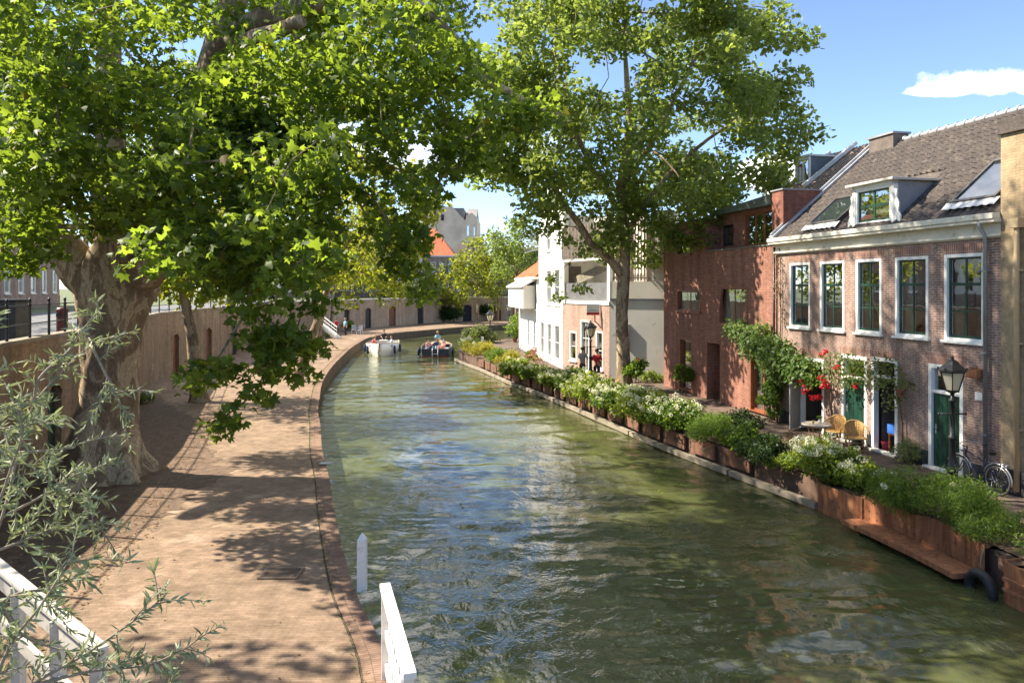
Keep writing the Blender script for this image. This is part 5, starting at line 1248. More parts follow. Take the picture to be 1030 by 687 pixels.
# ================= climbers on the brick houses =================
def climber(name,label,pts,lm,leaf,per,stempts,flowers=(),cat='climbing plant',tpl='oval',fr=.10,fm='redpetal',seed=0):
    """pts: (px,py,inset from the facade,radius)"""
    def W(px,py,off):
        s=s_at(px); x,y=loc(s,-off); return Vector((x,y,CZ+(HOR-py)/FPX*y))
    b=W(*stempts[0][0]); b.z=-.02; root=thing(name,label,cat,b); g=np.random.default_rng(seed)
    mb=MB()
    for st in stempts:
        q=[W(*p)-b for p in st]; 
        k=len(q); mb.tube(q,[.028*(1-.6*i/(k-1)) for i in range(k)],6)
    for p in pts:
        c=W(*p[:3])-b; j=min((W(*q)-b for st in stempts for q in st),key=lambda v:(v-c).length); mb.tube([j,(j+c)/2+Vector((-.05,0,.08)),c],[.012,.008,.004],5)
    mb.build('stems',MT['stem'],root,fixn=False)
    P_=[clump_points(W(*p[:3])-b,p[3]*1.12,int(per*p[3]**2*24),.9,g) for p in pts]
    leaves('foliage',np.vstack(P_),leaf,LF[lm],root,tpl,up=.25,norm=np.array([-.9,-.3,.2]),g=g)
    src=None
    for px,py,off in flowers:
        l=W(px,py,off)-b
        if src is None:
            q=g.normal(size=(34,3)); q/=np.linalg.norm(q,axis=1,keepdims=True); src=leaves('rose',q*fr*.55,fr*.7,LF[fm],root,'petal',up=0,dirs=q*2,droop=0,norm=q*1.5,g=g); src.location=l
        else:
            o=src.copy(); o.parent=root; o.location=l; o.rotation_euler=(0,0,g.uniform(0,6)); COL.objects.link(o)
climber('climbing_vine','broad light green vine over the corner where the red and purple brick houses meet',
 [(748,330,.45,.42),(757,334,.5,.45),(767,338,.5,.5),(778,340,.5,.5),(770,350,.5,.5),(783,352,.5,.55),(790,362,.55,.55),(800,352,.5,.5),(796,372,.45,.42),(806,362,.5,.5),(814,368,.5,.5),(823,372,.45,.42),(810,378,.5,.38),(790,382,.4,.4),(786,398,.4,.36),(788,412,.4,.3),(762,346,.4,.36),(776,330,.4,.34),(741,334,.35,.24),(830,382,.4,.3),(752,326,.3,.25),(788,345,.5,.4)],
 'bright',.135,38,[[(786,430,.15),(786,400,.2),(788,372,.3),(775,350,.3),(757,336,.3)],[(788,372,.3),(806,360,.3),(824,372,.3)]],seed=60)
climber('rose_climber','climbing rose with deep red blooms above the first green door',
 [(836,368,.35,.30),(845,362,.35,.34),(855,366,.35,.36),(866,372,.35,.36),(874,380,.35,.3),(842,378,.35,.28),(852,380,.35,.32),(862,386,.35,.28),(833,384,.3,.22),(858,358,.3,.26),(870,364,.3,.26)],
 'plane',.085,24,[[(839,440,.08),(839,400,.1),(842,376,.2),(866,376,.25)]],
 [(818,383,.45),(822,387,.45),(826,391,.45),(821,394,.45),(838,380,.45),(842,384,.45),(844,388,.4),(839,389,.4),(829,400,.45),(834,400,.45),(837,399,.45),(838,357,.4),(841,354,.4),(856,370,.5),(872,388,.4)],seed=61)
climber('climbing_shrub','airy green climber trained beside the open dark doorway, browning at its tips',
 [(884,370,.3,.26),(892,368,.35,.32),(900,366,.35,.34),(908,374,.35,.36),(898,382,.35,.34),(908,388,.35,.34),(890,384,.3,.26),(918,382,.3,.28),(924,388,.3,.2),(904,400,.3,.26),(912,400,.3,.24),(882,378,.3,.2),(900,410,.25,.18)],
 'plane2',.08,21,[[(911,465,.1),(911,430,.1),(909,400,.15),(904,380,.2),(893,370,.25)],[(909,400,.15),(922,386,.2)]],seed=62)
climber('dry_creeper','rust brown dried creeper hanging down the joint of the two brick houses',
 [(786,268,.12,.22),(787,282,.12,.22),(786,296,.12,.22),(788,310,.12,.2),(784,256,.1,.16),(790,322,.12,.18),(783,288,.1,.14)],
 'dry',.06,42,[[(786,400,.04),(786,350,.05),(787,300,.06),(786,250,.06)]],seed=63)
# ivy and shrubs on the far wharf
bush('wall_ivy','dark round ivy bush against the far cellar wall between two dark doors',P(446,324.5)+Vector((0,.6,0)),2.1,1.0,2.3,'dark',.22,2600,seed=70,lumps=14)
bush('wall_ivy','light green creeper on the far cellar wall left of the lamp',P(461,324)+Vector((0,.7,0)),.7,.6,2.6,'fargrey',.2,900,seed=71)
bush('wall_ivy','tall narrow dark ivy on the far cellar wall, behind the airy tree',P(489,323)+Vector((0,.4,0)),1.3,.7,2.9,'dark',.22,1600,seed=72)
bush('wall_ivy','small leafy bush at the foot of the far wall beside the white chairs',P(350,333)+Vector((0,.5,0)),.8,.7,1.4,'bright',.2,700,seed=73)
bush('hanging_ivy','dark green bush spilling over the railing of the far wall before the white house',(-16.1*1.05,98,0),.9,.7,1.3,'dark',.22,800,seed=74,z0=SZ)
bush('low_shrub','small scrubby growth at the foot of the old brick wharf wall by the second tree',(-15.6,31,0),.5,.9,.5,'far',.12,600,seed=75)
# fallen leaves on the left wharf and a dark soil patch around the big tree
g=np.random.default_rng(9)
n=7000; yy=g.uniform(9.5,32,n); wx_=np.interp(yy,[p[1] for p in WALL],[p[0] for p in WALL]); q=g.uniform(0,1,n)**1.3*3.9; pts=np.stack([wx_+.3+q,yy,np.full(n,.022)],1)
tag(leaves('fallen_leaves',pts,.055,LF['litter'],None,'oval',up=6,droop=0,g=g),'brown fallen leaves strewn over the earth around the huge plane tree','fallen leaves',kind='stuff')
n=330; yy=g.uniform(9,44,n); le_=np.interp(yy,[p[1] for p in LEDGE],[p[0] for p in LEDGE]); wx_=np.interp(yy,[p[1] for p in WALL],[p[0] for p in WALL]); pts=np.stack([wx_+.3+g.uniform(0,1,n)*(le_-wx_-.4),yy,np.full(n,.02)],1)
tag(leaves('scattered_leaves',pts,.055,LF['litter'],None,'oval',up=6,droop=0,g=g),'single dry leaves scattered over the sunny clinker paving','fallen leaves',kind='stuff')
n=150; pts=np.stack([g.uniform(-3,7,n),g.uniform(9,30,n),np.full(n,WZ+.02)],1); pts=pts[(pts[:,0]<np.interp(pts[:,1],[p[1] for p in RB],[p[0] for p in RB])-.8)&(pts[:,0]>np.interp(pts[:,1],[p[1] for p in LEDGE],[p[0] for p in LEDGE])+.3)]
tag(leaves('floating_leaves',pts,.07,LF['yellow'],None,'oval',up=6,droop=0,g=g),'yellow leaves floating on the canal','floating leaves',kind='stuff')
ys_=list(np.linspace(6,34,340)); a_=[(float(np.interp(y,[p[1] for p in WALL],[p[0] for p in WALL])),y) for y in ys_]; wd=[3.4+1.5*math.exp(-((y-19)/4)**2)+.7*noise.noise(Vector((y*.6,0,0)))+.5*noise.noise(Vector((y*1.9,3,0)))+.3*noise.noise(Vector((y*6,7,0)))-(y>26)*(y-26)*.34-(y<13)*(13-y)*.42 for y in ys_]
strip_mesh('earth_strip',a_,[(x+max(.2,w),y) for (x,y),w in zip(a_,wd)],.006,.006,MT['soil'])
g=np.random.default_rng(10); n=1500; yy=g.uniform(8,60,n); le_=np.interp(yy,[p[1] for p in LEDGE],[p[0] for p in LEDGE]); 
tag(leaves('joint_moss',np.stack([le_-.355+g.normal(size=n)*.025,yy,np.full(n,.012)],1),.05,LF['bright'],None,'blade',up=.6,droop=-.8,g=g),'moss and weeds growing in the joint behind the coping','moss',kind='stuff')
# ================= bank edge: timber wales, rusted planters, tyre =================
def beam_along(name,label,y0,y1,inset,z,w,h,mat,group,step=1.2,cat='timber beam'):
    ys_=np.linspace(y0,y1,max(2,int(abs(y1-y0)/step))); pts=[bank_pt(float(y),inset) for y in ys_]; b=pts[0].copy(); b.z=z
    mb=MB()
    # continuous swept box
    prev=None
    for i,p in enumerate(pts):
        t=(pts[min(i+1,len(pts)-1)]-pts[max(0,i-1)]).normalized(); nn=Vector((t.y,-t.x,0)); c=p-Vector((b.x,b.y,0))
        sec=[c-nn*w/2+Vector((0,0,-h/2)),c+nn*w/2+Vector((0,0,-h/2)),c+nn*w/2+Vector((0,0,h/2)),c-nn*w/2+Vector((0,0,h/2))]
        if prev:
            for k in range(4): mb.quad(prev[k],prev[(k+1)%4],sec[(k+1)%4],sec[k])
        else: mb.poly(sec)
        prev=sec
    mb.poly(prev); o=mb.build(name,mat,None,bevel=.012); o.location=b
    return tag(o,label,cat,group)
G='floating timber beams along the right bank'
cuts=[(18.35,21.6,'weathered timber beam at the waterline, nearest one, ending at the square rust planter'),(21.7,27.5,'weathered timber beam at the waterline below the fluffy green shrubs'),(27.6,35.5,'weathered timber beam at the waterline before the plane tree'),(35.6,45,'weathered timber beam at the waterline before the white house'),(45.1,56,'weathered timber beam at the waterline reaching the tip of the bank')]
for y0,y1,l in cuts: beam_along('waterline_beam',l,y0,y1,.02,-.59,.17,.15,MT['timber'],G)
# terracotta coloured boxes on the edge between the plants
for i,y in enumerate(np.arange(21.6,50,1.55)):
    p=bank_pt(float(y),-.0+.22); q=bank_pt(float(y)+.3,.22); a=math.atan2(q.y-p.y,q.x-p.x)
    if i==0:
        mb=MB(); mb.box(-.62,.62,-.03,.03,-.42,.05); mb.box(-.6,-.54,-.07,-.031,-.42,.03).box(.54,.6,-.07,-.031,-.42,.03); src=mb.build('planter_board',M('brown_red_board',(.17,.075,.045),.85,var=.4,scale=1.5,bump=.4,stain=((.08,.05,.03),2,.5)),None,bevel=.008); o=src
    else: o=src.copy(); COL.objects.link(o)
    o.location=(p.x,p.y,-.05); o.rotation_euler=(0,0,a+random.uniform(-.04,.04)); tag(o,'brick coloured edging board between the hydrangeas and the waterline beams','edging board','brick coloured edging boards along the right bank')
def plate_path(name,label,pts,z0,z1,t,mat=None,ribs=True,wave=None,tab=True):
    """pts: plan points (x,y) of a bent steel sheet"""
    t=-t; b=Vector((pts[0][0],pts[0][1],0)); root=thing(name,label,'planter',b,0,'rusted steel planters on the right bank'); mb=MB(); n=len(pts)
    o2=offset(pts,-t)
    for i in range(n-1):
        A=Vector((*pts[i],0))-b;B=Vector((*pts[i+1],0))-b;C=Vector((*o2[i+1],0))-b;D=Vector((*o2[i],0))-b
        za=z1 if not wave else z1+wave*math.sin(i/(n-1)*math.pi*2.2+.6); zb=z1 if not wave else z1+wave*math.sin((i+1)/(n-1)*math.pi*2.2+.6)
        up=lambda v,z:Vector((v.x,v.y,z))
        mb.quad(up(A,z0),up(B,z0),up(B,zb),up(A,za)); mb.quad(up(D,z0),up(C,z0),up(C,zb),up(D,za)); mb.quad(up(A,za),up(B,zb),up(C,zb),up(D,za))
        if i==0: mb.quad(up(A,z0),up(A,za),up(D,za),up(D,z0))
        if i==n-2: mb.quad(up(B,z0),up(B,zb),up(C,zb),up(C,z0))
    mb.build('sheet',MT['corten'],root)
    mb=MB(); 
    for i in range(2,n-1,3):
        p=Vector((*pts[i],0))-b; q=Vector((*o2[i],0))-b; out=(p-q).normalized()*.012
        for z in (z0+.12,(z0+z1)/2): mb.ball((p.x+out.x*.6,p.y+out.y*.6,z),.016,6)
    tag(mb.build('rivets',MT['corten'],root),kind='stuff')
    mb=MB(); P_=[Vector((*p,0))-b for p in o2]; Q_=[Vector((*p,0))-b for p in offset(pts,.62)]
    for i in range(n-1): mb.quad(*(v+Vector((0,0,z1-.05)) for v in (P_[i],Q_[i],Q_[i+1],P_[i+1])))
    mb.build('soil',MT['soil'],root)
    return root
def bp(y,ins): p=bank_pt(y,ins); return (p.x,p.y)
sq=[bp(18.5,.62),bp(18.35,.02),bp(18.0,-.06),bp(17.5,-.06),bp(17.05,-.04),bp(16.9,.05)]
def dense(pts,n=8):
    return resample(pts,n*(len(pts)-1)+1)
plate_path('rust_planter','square cornered rust planter where the timber beams end, under the large hydrangea',dense(sq,4),-.78,.02,.02)
plate_path('rust_planter','smooth curved rust planter with a dipped rim, second from the square one',catmull([bp(16.95,.08),bp(16.7,.12),bp(16.3,.25),bp(15.9,.28),bp(15.55,.22),bp(15.4,.14)],6),-.52,.04,.018,wave=.03)
plate_path('rust_planter','curved rust planter standing behind the ledge, below the big ferny mound',catmull([bp(15.38,.10),bp(15.1,.22),bp(14.7,.29),bp(14.3,.28),bp(13.95,.24),bp(13.7,.10),bp(13.6,.10)],6),-.52,.06,.018,wave=.04)
plate_path('rust_planter','upright rust planter end with ribs at the right edge, beyond the tyre',dense([bp(13.1,.6),bp(13.05,-.05),bp(12.4,-.10),bp(11.6,-.10),bp(10.6,-.10)],4),-.78,.02,.02)
beam_along('rust_ledge','long rust ledge just above the water below the curved planters',13.75,17.0,-.10,-.53,.62,.10,MT['corten'],None,.8,'steel ledge')
for i,(dz) in enumerate((.28,.46)):
    o=beam_along('rust_rib','rust rib across the end planter, %s of the two'%('lower' if i==0 else 'upper'),11.6,12.9,-.15,-.70+dz,.05,.05,MT['corten'],'ribs on the end planter',.5,'steel rib')
# tyre fender
p=bank_pt(13.4,-.14); ty=thing('tyre_fender','black rubber tyre hanging at the waterline between two rust planters','tyre',(p.x,p.y,-.63)); mb=MB()
a=math.atan2(*(lambda q:(q.y-p.y,q.x-p.x))(bank_pt(13.9,-.14)))
N=28;k=10;vs=[];fs=[]
for i in range(N):
    t=2*math.pi*i/N
    for j in range(k):
        u=2*math.pi*j/k; rr_=.27+.085*math.cos(u)*(1.0 if math.cos(u)>0 else 1.1); d=.095*math.sin(u); lx_,lz_=rr_*math.cos(t),rr_*math.sin(t); vs.append((lx_*math.cos(a)-d*math.sin(a),lx_*math.sin(a)+d*math.cos(a),lz_))
for i in range(N):
    for j in range(k): fs.append((i*k+j,((i+1)%N)*k+j,((i+1)%N)*k+(j+1)%k,i*k+(j+1)%k))
mb.smooth=True; mb._add(vs,fs); mb.smooth=False; mb.build('tyre_ring',MT['rubber'],ty)
mb=MB(); mb.tube([(0,0,.3),(.03,.05,.5),(.1,.1,.68)],.012,6); mb.build('rope',MT['timber'],ty)

# ================= lamps =================
def lamp(label,p,ht,scale=1.0,frost=True,thin=False):
    root=thing('street_lamp',label,'street lamp',p,0,'old fashioned lanterns on the quays'); s=scale
    mb=MB(); r=.075 if not thin else .055; zl=ht-.80*s
    mb.lathe([(r*2.1,-.03),(r*2.1,.10),(r*1.7,.16),(r*1.5,.62),(r*1.75,.66),(r*1.2,.74),(r*1.0,.9),(r*.85,zl*.55),(r*1.25,zl*.56),(r*1.25,zl*.585),(r*.8,zl*.60),(r*.62,zl-.22),(r*1.1,zl-.20),(r*1.1,zl-.16),(r*.55,zl-.12),(r*.6,zl)],n=14)
    if not thin: mb.tube([(-.30,0,zl*.8),(.30,0,zl*.8)],.018,8); mb.ball((-.31,0,zl*.8),.03,8); mb.ball((.31,0,zl*.8),.03,8)
    mb.build('post',MT['black'],root)
    L_=bpy.data.objects.new('lantern',None)
    mb=MB(); n=6
    # crown roof
    mb.lathe([(.30*s,zl+.49*s),(.33*s,zl+.50*s),(.32*s,zl+.54*s),(.17*s,zl+.66*s),(.15*s,zl+.70*s),(.08*s,zl+.745*s),(.05*s,zl+.76*s),(.03*s,zl+.79*s),(.045*s,zl+.815*s),(.004,zl+.87*s)],n=6)
    mb.lathe([(.05*s,zl-.01),(.14*s,zl+.03*s),(.15*s,zl+.06*s)],n=6)
    for i in range(n):
        a=2*math.pi*i/n; mb.bar((.145*s*math.cos(a),.145*s*math.sin(a),zl+.05*s),(.275*s*math.cos(a),.275*s*math.sin(a),zl+.49*s),.022*s,.022*s)
    for q,zz in ((.148,zl+.06*s),(.272,zl+.475*s)):
        for i in range(n):
            a=2*math.pi*i/n;b_=2*math.pi*(i+1)/n; mb.bar((q*s*math.cos(a),q*s*math.sin(a),zz),(q*s*math.cos(b_),q*s*math.sin(b_),zz),.02*s,.02*s)
    for i in range(6):
        a=2*math.pi*(i+.5)/6; mb.cbox((.285*s*math.cos(a),.285*s*math.sin(a),zl+.555*s),(.03*s,.03*s,.05*s))
    ln=mb.build('lantern',MT['black'],root)
    mb=MB(); mb.lathe([(.142*s,zl+.07*s),(.262*s,zl+.465*s)],n=6,caps=False); mb.build('lamp_glass',MT['frosted'],ln)
    return root
p=P(957,486); lamp('large black lantern on a stout post before the purple brick house, nearest the camera',(10.12,17.0,-.02),3.22,1.0)
lamp('black lantern on a slim post under the white board, beside the two people',(P(594,386).x,37.2,-.02),3.15,1.0)
lamp('pale lantern on a slim post among the golden grasses at the bank tip',(-1.55,52.5,-.02),3.25,1.0,thin=True)
lamp('small distant lantern by the green hedge beyond the white house',(-.3,74,-.02),3.3,1.0,thin=True)
# ================= the board near the plane tree =================
bd=thing('hanging_board','white sign board with a red lower band on a red arm, fixed above the lamp','sign',(4.25,40.2,0)); mb=MB()
X0,X1=(590-515)/FPX*40.2-4.25,(603-515)/FPX*40.2-4.25; Z0,Z1=CZ-(317-290)/FPX*40.2,CZ-(306-290)/FPX*40.2
mb.box(X0,X1,-.03,.03,Z0+.14,Z1); mb.build('panel',MT['white_clean'],bd); mb=MB(); mb.box(X0,X1,-.032,.032,Z0,Z0+.138); mb.build('band',MT['red_cloth'],bd)
mb=MB(); mb.tube([((X0+X1)/2+.1,0,Z0-.01),((X0+X1)/2+.1,0,Z0-.35),((X0+X1)/2+.35,.9,Z0-.45)],.035,8); mb.build('arm',MT['red_cloth'],bd)
mb=MB()
for i in range(2): mb.box(X0+.09,X1-.09-.06*(i%2),-.036,-.031,Z0+.2+i*.075,Z0+.222+i*.075)
mb.box(X0+.02,X0+.05,-.05,.05,Z1,Z1+.03); mb.build('text_lines',MT['steel'],bd)

# ================= café table, two chairs, things on the table =================
tx,ty_=9.16,22.25; tb=thing('round_table','round pale topped rattan table beside the open grey door','table',(tx,ty_,-.02)); 
MB().lathe([(.40,.715),(.43,.72),(.43,.74),(.405,.755)],n=32).build('tabletop',MT['tabletop'],tb)
mb=MB(); mb.lathe([(.33,.66),(.34,.69),(.33,.712)],n=24); 
mb.tube([(.24*math.cos(t),.24*math.sin(t),.30) for t in np.linspace(0,2*math.pi,20,endpoint=False)],.013,6,closed=True); mb.build('apron',MT['rattan'],tb)
for i in range(4):
    a=math.pi/4+i*math.pi/2; mb=MB(); c_,s_=math.cos(a),math.sin(a); mb.tube([(.29*c_,.29*s_,.70),(.20*c_,.20*s_,.42),(.25*c_,.25*s_,.2),(.36*c_,.36*s_,0)],.019,8); mb.build('leg',MT['rattan'],tb)
gl=thing('drinking_glass','small amber glass on the round table','glass',(tx-.12,ty_-.05,.736)); MB().lathe([(.025,0),(.03,.01),(.036,.10),(.033,.10),(.028,.012),(.002,.012)],n=12,caps=False).build('cup',M('amber_glass',(.6,.4,.1),.2),gl)
vs_=thing('small_vase','little vase with a green sprig on the round table','vase',(tx+.10,ty_+.02,.736)); MB().lathe([(.03,0),(.045,.03),(.04,.08),(.018,.12),(.024,.14)],n=14).build('body',MT['grey_plaster'],vs_); leaves('sprig',clump_points((0,0,.2),.07,40),.05,LF['hydr'],vs_,'oval')
def rattan_chair(label,x,y,rz):
    r=thing('rattan_chair',label,'chair',(x,y,-.02),rz,'rattan armchairs at the round table'); T=MT['rattan']
    # seat
    mb=MB(); n=24; prof=[]
    seat=[(.27*math.copysign(abs(math.cos(t))**.75,math.cos(t)),.25*math.copysign(abs(math.sin(t))**.75,math.sin(t))) for t in np.linspace(0,2*math.pi,n,endpoint=False)]
    mb.prism(seat,.41,.445); mb.tube([(x_*1.02,y_*1.02,.43) for x_,y_ in seat],.02,6,closed=True); mb.build('seat',T,r,bevel=.006)
    mb=MB()                                                       # woven curved back
    k=13
    for i in range(k):
        t=math.pi*(.10+.80*i/(k-1)); x_,y_=.28*math.cos(t),.25*math.sin(t); xo,yo=.31*math.cos(t),.33*math.sin(t); top=.72+.16*math.sin(t)**1.2
        mb.tube([(x_,y_,.44),(xo,yo,top)],.009,5)
    for zf_ in (.25,.45,.65,.85):
        mb.tube([((.28+.03*zf_)*math.cos(t),(.25+.08*zf_)*math.sin(t),.44+(.28+.16*math.sin(t)**1.2)*zf_) for t in np.linspace(math.pi*.08,math.pi*.92,15)],.010,5)
    for sx in (1,):
        V_=[];nn=15;mm=6
        for j in range(mm+1):
            zf_=j/mm
            for i in range(nn):
                t=math.pi*(.2+.6*i/(nn-1)); V_.append(((.277+.03*zf_)*math.cos(t),(.247+.08*zf_)*math.sin(t),.45+(.26+.16*math.sin(t)**1.2)*zf_))
        mb._add(V_,[(j*nn+i,j*nn+i+1,(j+1)*nn+i+1,(j+1)*nn+i) for j in range(mm) for i in range(nn-1)])
    mb.build('backrest',T,r,fixn=False)
    mb=MB()                                                       # continuous arm and top rail
    rail=[(.29,-.22,.44),(.31,-.22,.60),(.315,-.16,.66)]+[(.315*math.cos(t),.335*math.sin(t),.68+.21*max(0,math.sin(t))**1.2) for t in np.linspace(.05,math.pi-.05,17)]+[(-.315,-.16,.66),(-.31,-.22,.60),(-.29,-.22,.44)]
    mb.tube(rail,.017,8); mb.build('armrest',T,r)
    for sx,sy in ((1,-1),(-1,-1),(1,1),(-1,1)):
        mb=MB(); mb.tube([(.23*sx,.2*sy,.41),(.25*sx,.22*sy,.2),(.27*sx,(.25 if sy>0 else .22)*sy,0)],.018,8); mb.build('leg',T,r)
    mb=MB(); mb.tube([(.25*sx_,.22*sy_,.22) for sx_,sy_ in ((1,1),(-1,1),(-1,-1),(1,-1))],.011,6,closed=True); mb.build('stretcher',T,r)
rattan_chair('rattan armchair half hidden behind the round table',9.92,22.75,R(-50))
rattan_chair('rattan armchair right of the table, its back to the doorway',10.12,21.75,R(-12))
# blue crate and dark pot in the open doorway, red bucket
x,y=loc(S0+L(892),.35); cr=thing('blue_crate','bright blue crate on a stool inside the open dark doorway','crate',(x,y,.55),R(FA)); mb=MB(); mb.box(-.22,.22,-.15,.15,0,.03).box(-.22,-.2,-.15,.15,.031,.26).box(.2,.22,-.15,.15,.031,.26).box(-.2,.2,-.15,-.13,.031,.26).box(-.2,.2,.13,.15,.031,.26); mb.build('box',MT['blue'],cr)
st_=thing('low_stool','low wooden stool carrying the blue crate','stool',(x,y,.014),R(FA)); MB().box(-.2,.2,-.14,.14,.49,.533).build('seat',MT['dark_wood'],st_,bevel=.005)
for sx in(-1,1):
    for sy in (-1,1): MB().box(sx*.17-.02,sx*.17+.02,sy*.11-.02,sy*.11+.02,0,.488).build('leg',MT['dark_wood'],st_)
x,y=loc(S0+L(884),.25); bk=thing('red_bucket','small dark red bucket on the floor of the open doorway','bucket',(x,y,.014)); MB().lathe([(.09,0),(.13,.24),(.14,.25),(.12,.24),(.08,.02),(.01,.02)],n=14,caps=False).build('pail',M('dark_red_plastic',(.35,.03,.06),.4),bk)
x,y=loc(S0+L(873),-.35); pot=thing('dark_pot','dark glazed pot at the foot of the wall behind the chair','pot',(x,y,-.02)); MB().lathe([(.10,0),(.16,.05),(.17,.2),(.13,.3),(.15,.33),(.12,.32),(.02,.2)],n=16,caps=False).build('jar',MT['black'],pot)
# leaning boards in the first doorway
x,y=loc(S0+L(812),.6); lb=thing('leaning_boards','old boards leaning inside the first open doorway','boards',(x,y,.014),R(FA)); mb=MB(); mb.bar((-.1,.1,0),(.1,.3,2.0),.12,.03).bar((.12,.05,0),(.28,.3,1.9),.12,.03); mb.build('plank',MT['timber'],lb)
# wall fittings
x,y=loc(S0+L(985),-.12); wb=thing('wall_basket','small rusty wall basket beside the last window, above the bicycle','wall basket',(x,y,2.58),R(FA)); MB().box(-.14,.14,-.1,.1,0,.02).box(-.16,.16,-.12,-.10,.021,.22).box(-.16,.16,.10,.12,.021,.22).box(-.16,-.14,-.1,.1,.021,.22).box(.14,.16,-.1,.1,.021,.22).build('tray',MT['corten'],wb)
leaves('plants',clump_points((0,0,.24),.12,60),.05,LF['dry'],wb,'narrow')
x,y=loc(S0+L(985.5),-.02); tag(MB().box(-.11,.11,-.012,.012,-.1,.1).build('house_plaque',MT['white_clean'],None,bevel=.004),'small white plaque on the brick below the wall basket','plaque').location=(x,y,2.12); bpy.data.objects['house_plaque'].rotation_euler=(0,0,R(FA))
x,y=loc(S0+L(910),-.16); hp=thing('hanging_pot','little terracotta pot hanging on the brick between two doors','plant pot',(x,y,1.75)); MB().lathe([(.07,0),(.11,.16),(.125,.17),(.125,.2),(.1,.19),(.02,.15)],n=14,caps=False).build('pot_body',MT['terracotta'],hp); MB().tube([(0,.0,.19),(.05,.05,.3),(.14,.02,.32)],.006,5).build('bracket',MT['black'],hp)

# ================= bicycle =================
def bicycle(label,rear,front):
    a=Vector(rear);b=Vector(front); d=(b-a); rz=math.atan2(d.y,d.x); WB=1.08; r=.345
    root=thing('bicycle',label,'bicycle',(a.x,a.y,-.02),rz); BL=M('dark_blue_enamel',(.02,.03,.07),.3,metal=.3,var=.1,bump=0); CH=M('worn_chrome',(.55,.55,.56),.3,metal=.9,var=.1,bump=0)
    def wheel(x):
        mb=MB(); w=mb.tube([(x+r*math.cos(t),0,r+r*math.sin(t)) for t in np.linspace(0,2*math.pi,40,endpoint=False)],.02,8,closed=True).build('wheel',MT['rubber'],root)
        mb=MB(); mb.tube([(x+(r-.028)*math.cos(t),0,r+(r-.028)*math.sin(t)) for t in np.linspace(0,2*math.pi,40,endpoint=False)],.012,6,closed=True); mb.build('rim',CH,w)
        mb=MB()
        for i in range(28):
            t=2*math.pi*i/28; s=.03 if i%2 else -.03; mb.tube([(x+.02*math.cos(t+.8),s,r+.02*math.sin(t+.8)),(x+(r-.03)*math.cos(t),0,r+(r-.03)*math.sin(t))],.0016,3)
        mb.build('spokes',CH,w); mb=MB(); mb.tube([(x,-.045,r),(x,.045,r)],.025,10); mb.build('hub',CH,w)
    wheel(0);wheel(WB)
    bb=Vector((.44,0,.29)); st=Vector((.30,0,.80)); ht=Vector((.86,0,.90)); hb=Vector((.895,0,.76))
    mb=MB(); mb.tube([bb,st],.016,8).tube([bb,hb],.018,8).tube([st-Vector((-.02,0,.12)),ht-Vector((0,0,.04))],.015,8).tube([ht+Vector((-.02,0,.04)),hb],.019,8)
    for s in (-.045,.045): mb.tube([bb+Vector((0,s*.5,0)),Vector((0,s,r))],.009,6).tube([st+Vector((.02,s*.3,-.06)),Vector((0,s,r))],.008,6).tube([hb+Vector((0,s*.7,-.02)),Vector((.95,s,.55)),Vector((WB,s,r))],.010,6)
    mb.build('frame',BL,root)
    mb=MB(); mb.tube([ht,ht+Vector((-.03,0,.14)),ht+Vector((0,0,.17))],.012,6); mb.tube([ht+Vector((-.20,.29,.13)),ht+Vector((-.08,.27,.16)),ht+Vector((.03,.12,.17)),ht+Vector((.03,-.12,.17)),ht+Vector((-.08,-.27,.16)),ht+Vector((-.20,-.29,.13))],.011,8); mb.build('handlebar',CH,root)
    mb=MB(); mb.tube([ht+Vector((-.30,.29,.13)),ht+Vector((-.19,.29,.13))],.018,8).tube([ht+Vector((-.30,-.29,.13)),ht+Vector((-.19,-.29,.13))],.018,8); mb.build('grips',MT['black'],root)
    mb=MB(); mb.prism([(-.17,-.02),(-.15,-.10),(-.05,-.085),(.10,-.02),(.12,0),(.10,.02),(-.05,.085),(-.15,.10),(-.17,.02)],.91,.965); mb.tube([st,(.28,0,.92)],.012,6); x_=mb.build('saddle',MT['black'],root,bevel=.012); x_.location=(.26,0,0); 
    for v in x_.data.vertices: 
        if v.co.z<.905: v.co.x-=.26 if True else 0
    mb=MB()
    for x in (0,WB):
        mb2=[(x+(r+.04)*math.cos(t),0,r+(r+.04)*math.sin(t)) for t in np.linspace(R(20 if x==0 else 25),R(190 if x==0 else 165),16)]; mb.tube(mb2,.018,6)
    mb.build('mudguards',CH,root)
    mb=MB()
    for s in (-.06,.06): mb.tube([(.22,s,.74),(-.28,s,.74)],.007,6).tube([(-.2,s,.74),(0,s,r)],.006,5)
    for x in (-.27,-.15,-.03,.1): mb.tube([(x,-.06,.74),(x,.06,.74)],.006,5)
    mb.build('luggage_rack',CH,root)
    mb=MB(); mb.lathe([(.09,-.006),(.09,.006)],n=20,M=Matrix.Translation(bb)@Matrix.Rotation(R(90),4,'X')); mb.tube([bb+Vector((0,-.06,0)),bb+Vector((.12,-.07,-.11))],.009,6).tube([bb+Vector((0,.06,0)),bb+Vector((-.12,.07,.11))],.009,6); mb.cbox(bb+Vector((.12,-.11,-.11)),(.09,.08,.02)).cbox(bb+Vector((-.12,.11,.11)),(.09,.08,.02)); mb.box(.0,.44,-.075,-.05,.25,.38); mb.build('crankset',MT['black'],root)
    mb=MB(); mb.lathe([(.045,-.03),(.05,.03),(.02,.04)],n=12,M=Matrix.Translation((.96,0,.86))@Matrix.Rotation(R(90),4,'Y')); mb.build('headlight',CH,root)
    mb=MB(); mb.tube([(.1,.05,.3),(.02,.18,.0)],.009,6); mb.build('kickstand',CH,root)
bicycle('dark blue city bicycle with chromed mudguards parked against the purple brick wall',(11.32,17.25),(11.06,18.3))

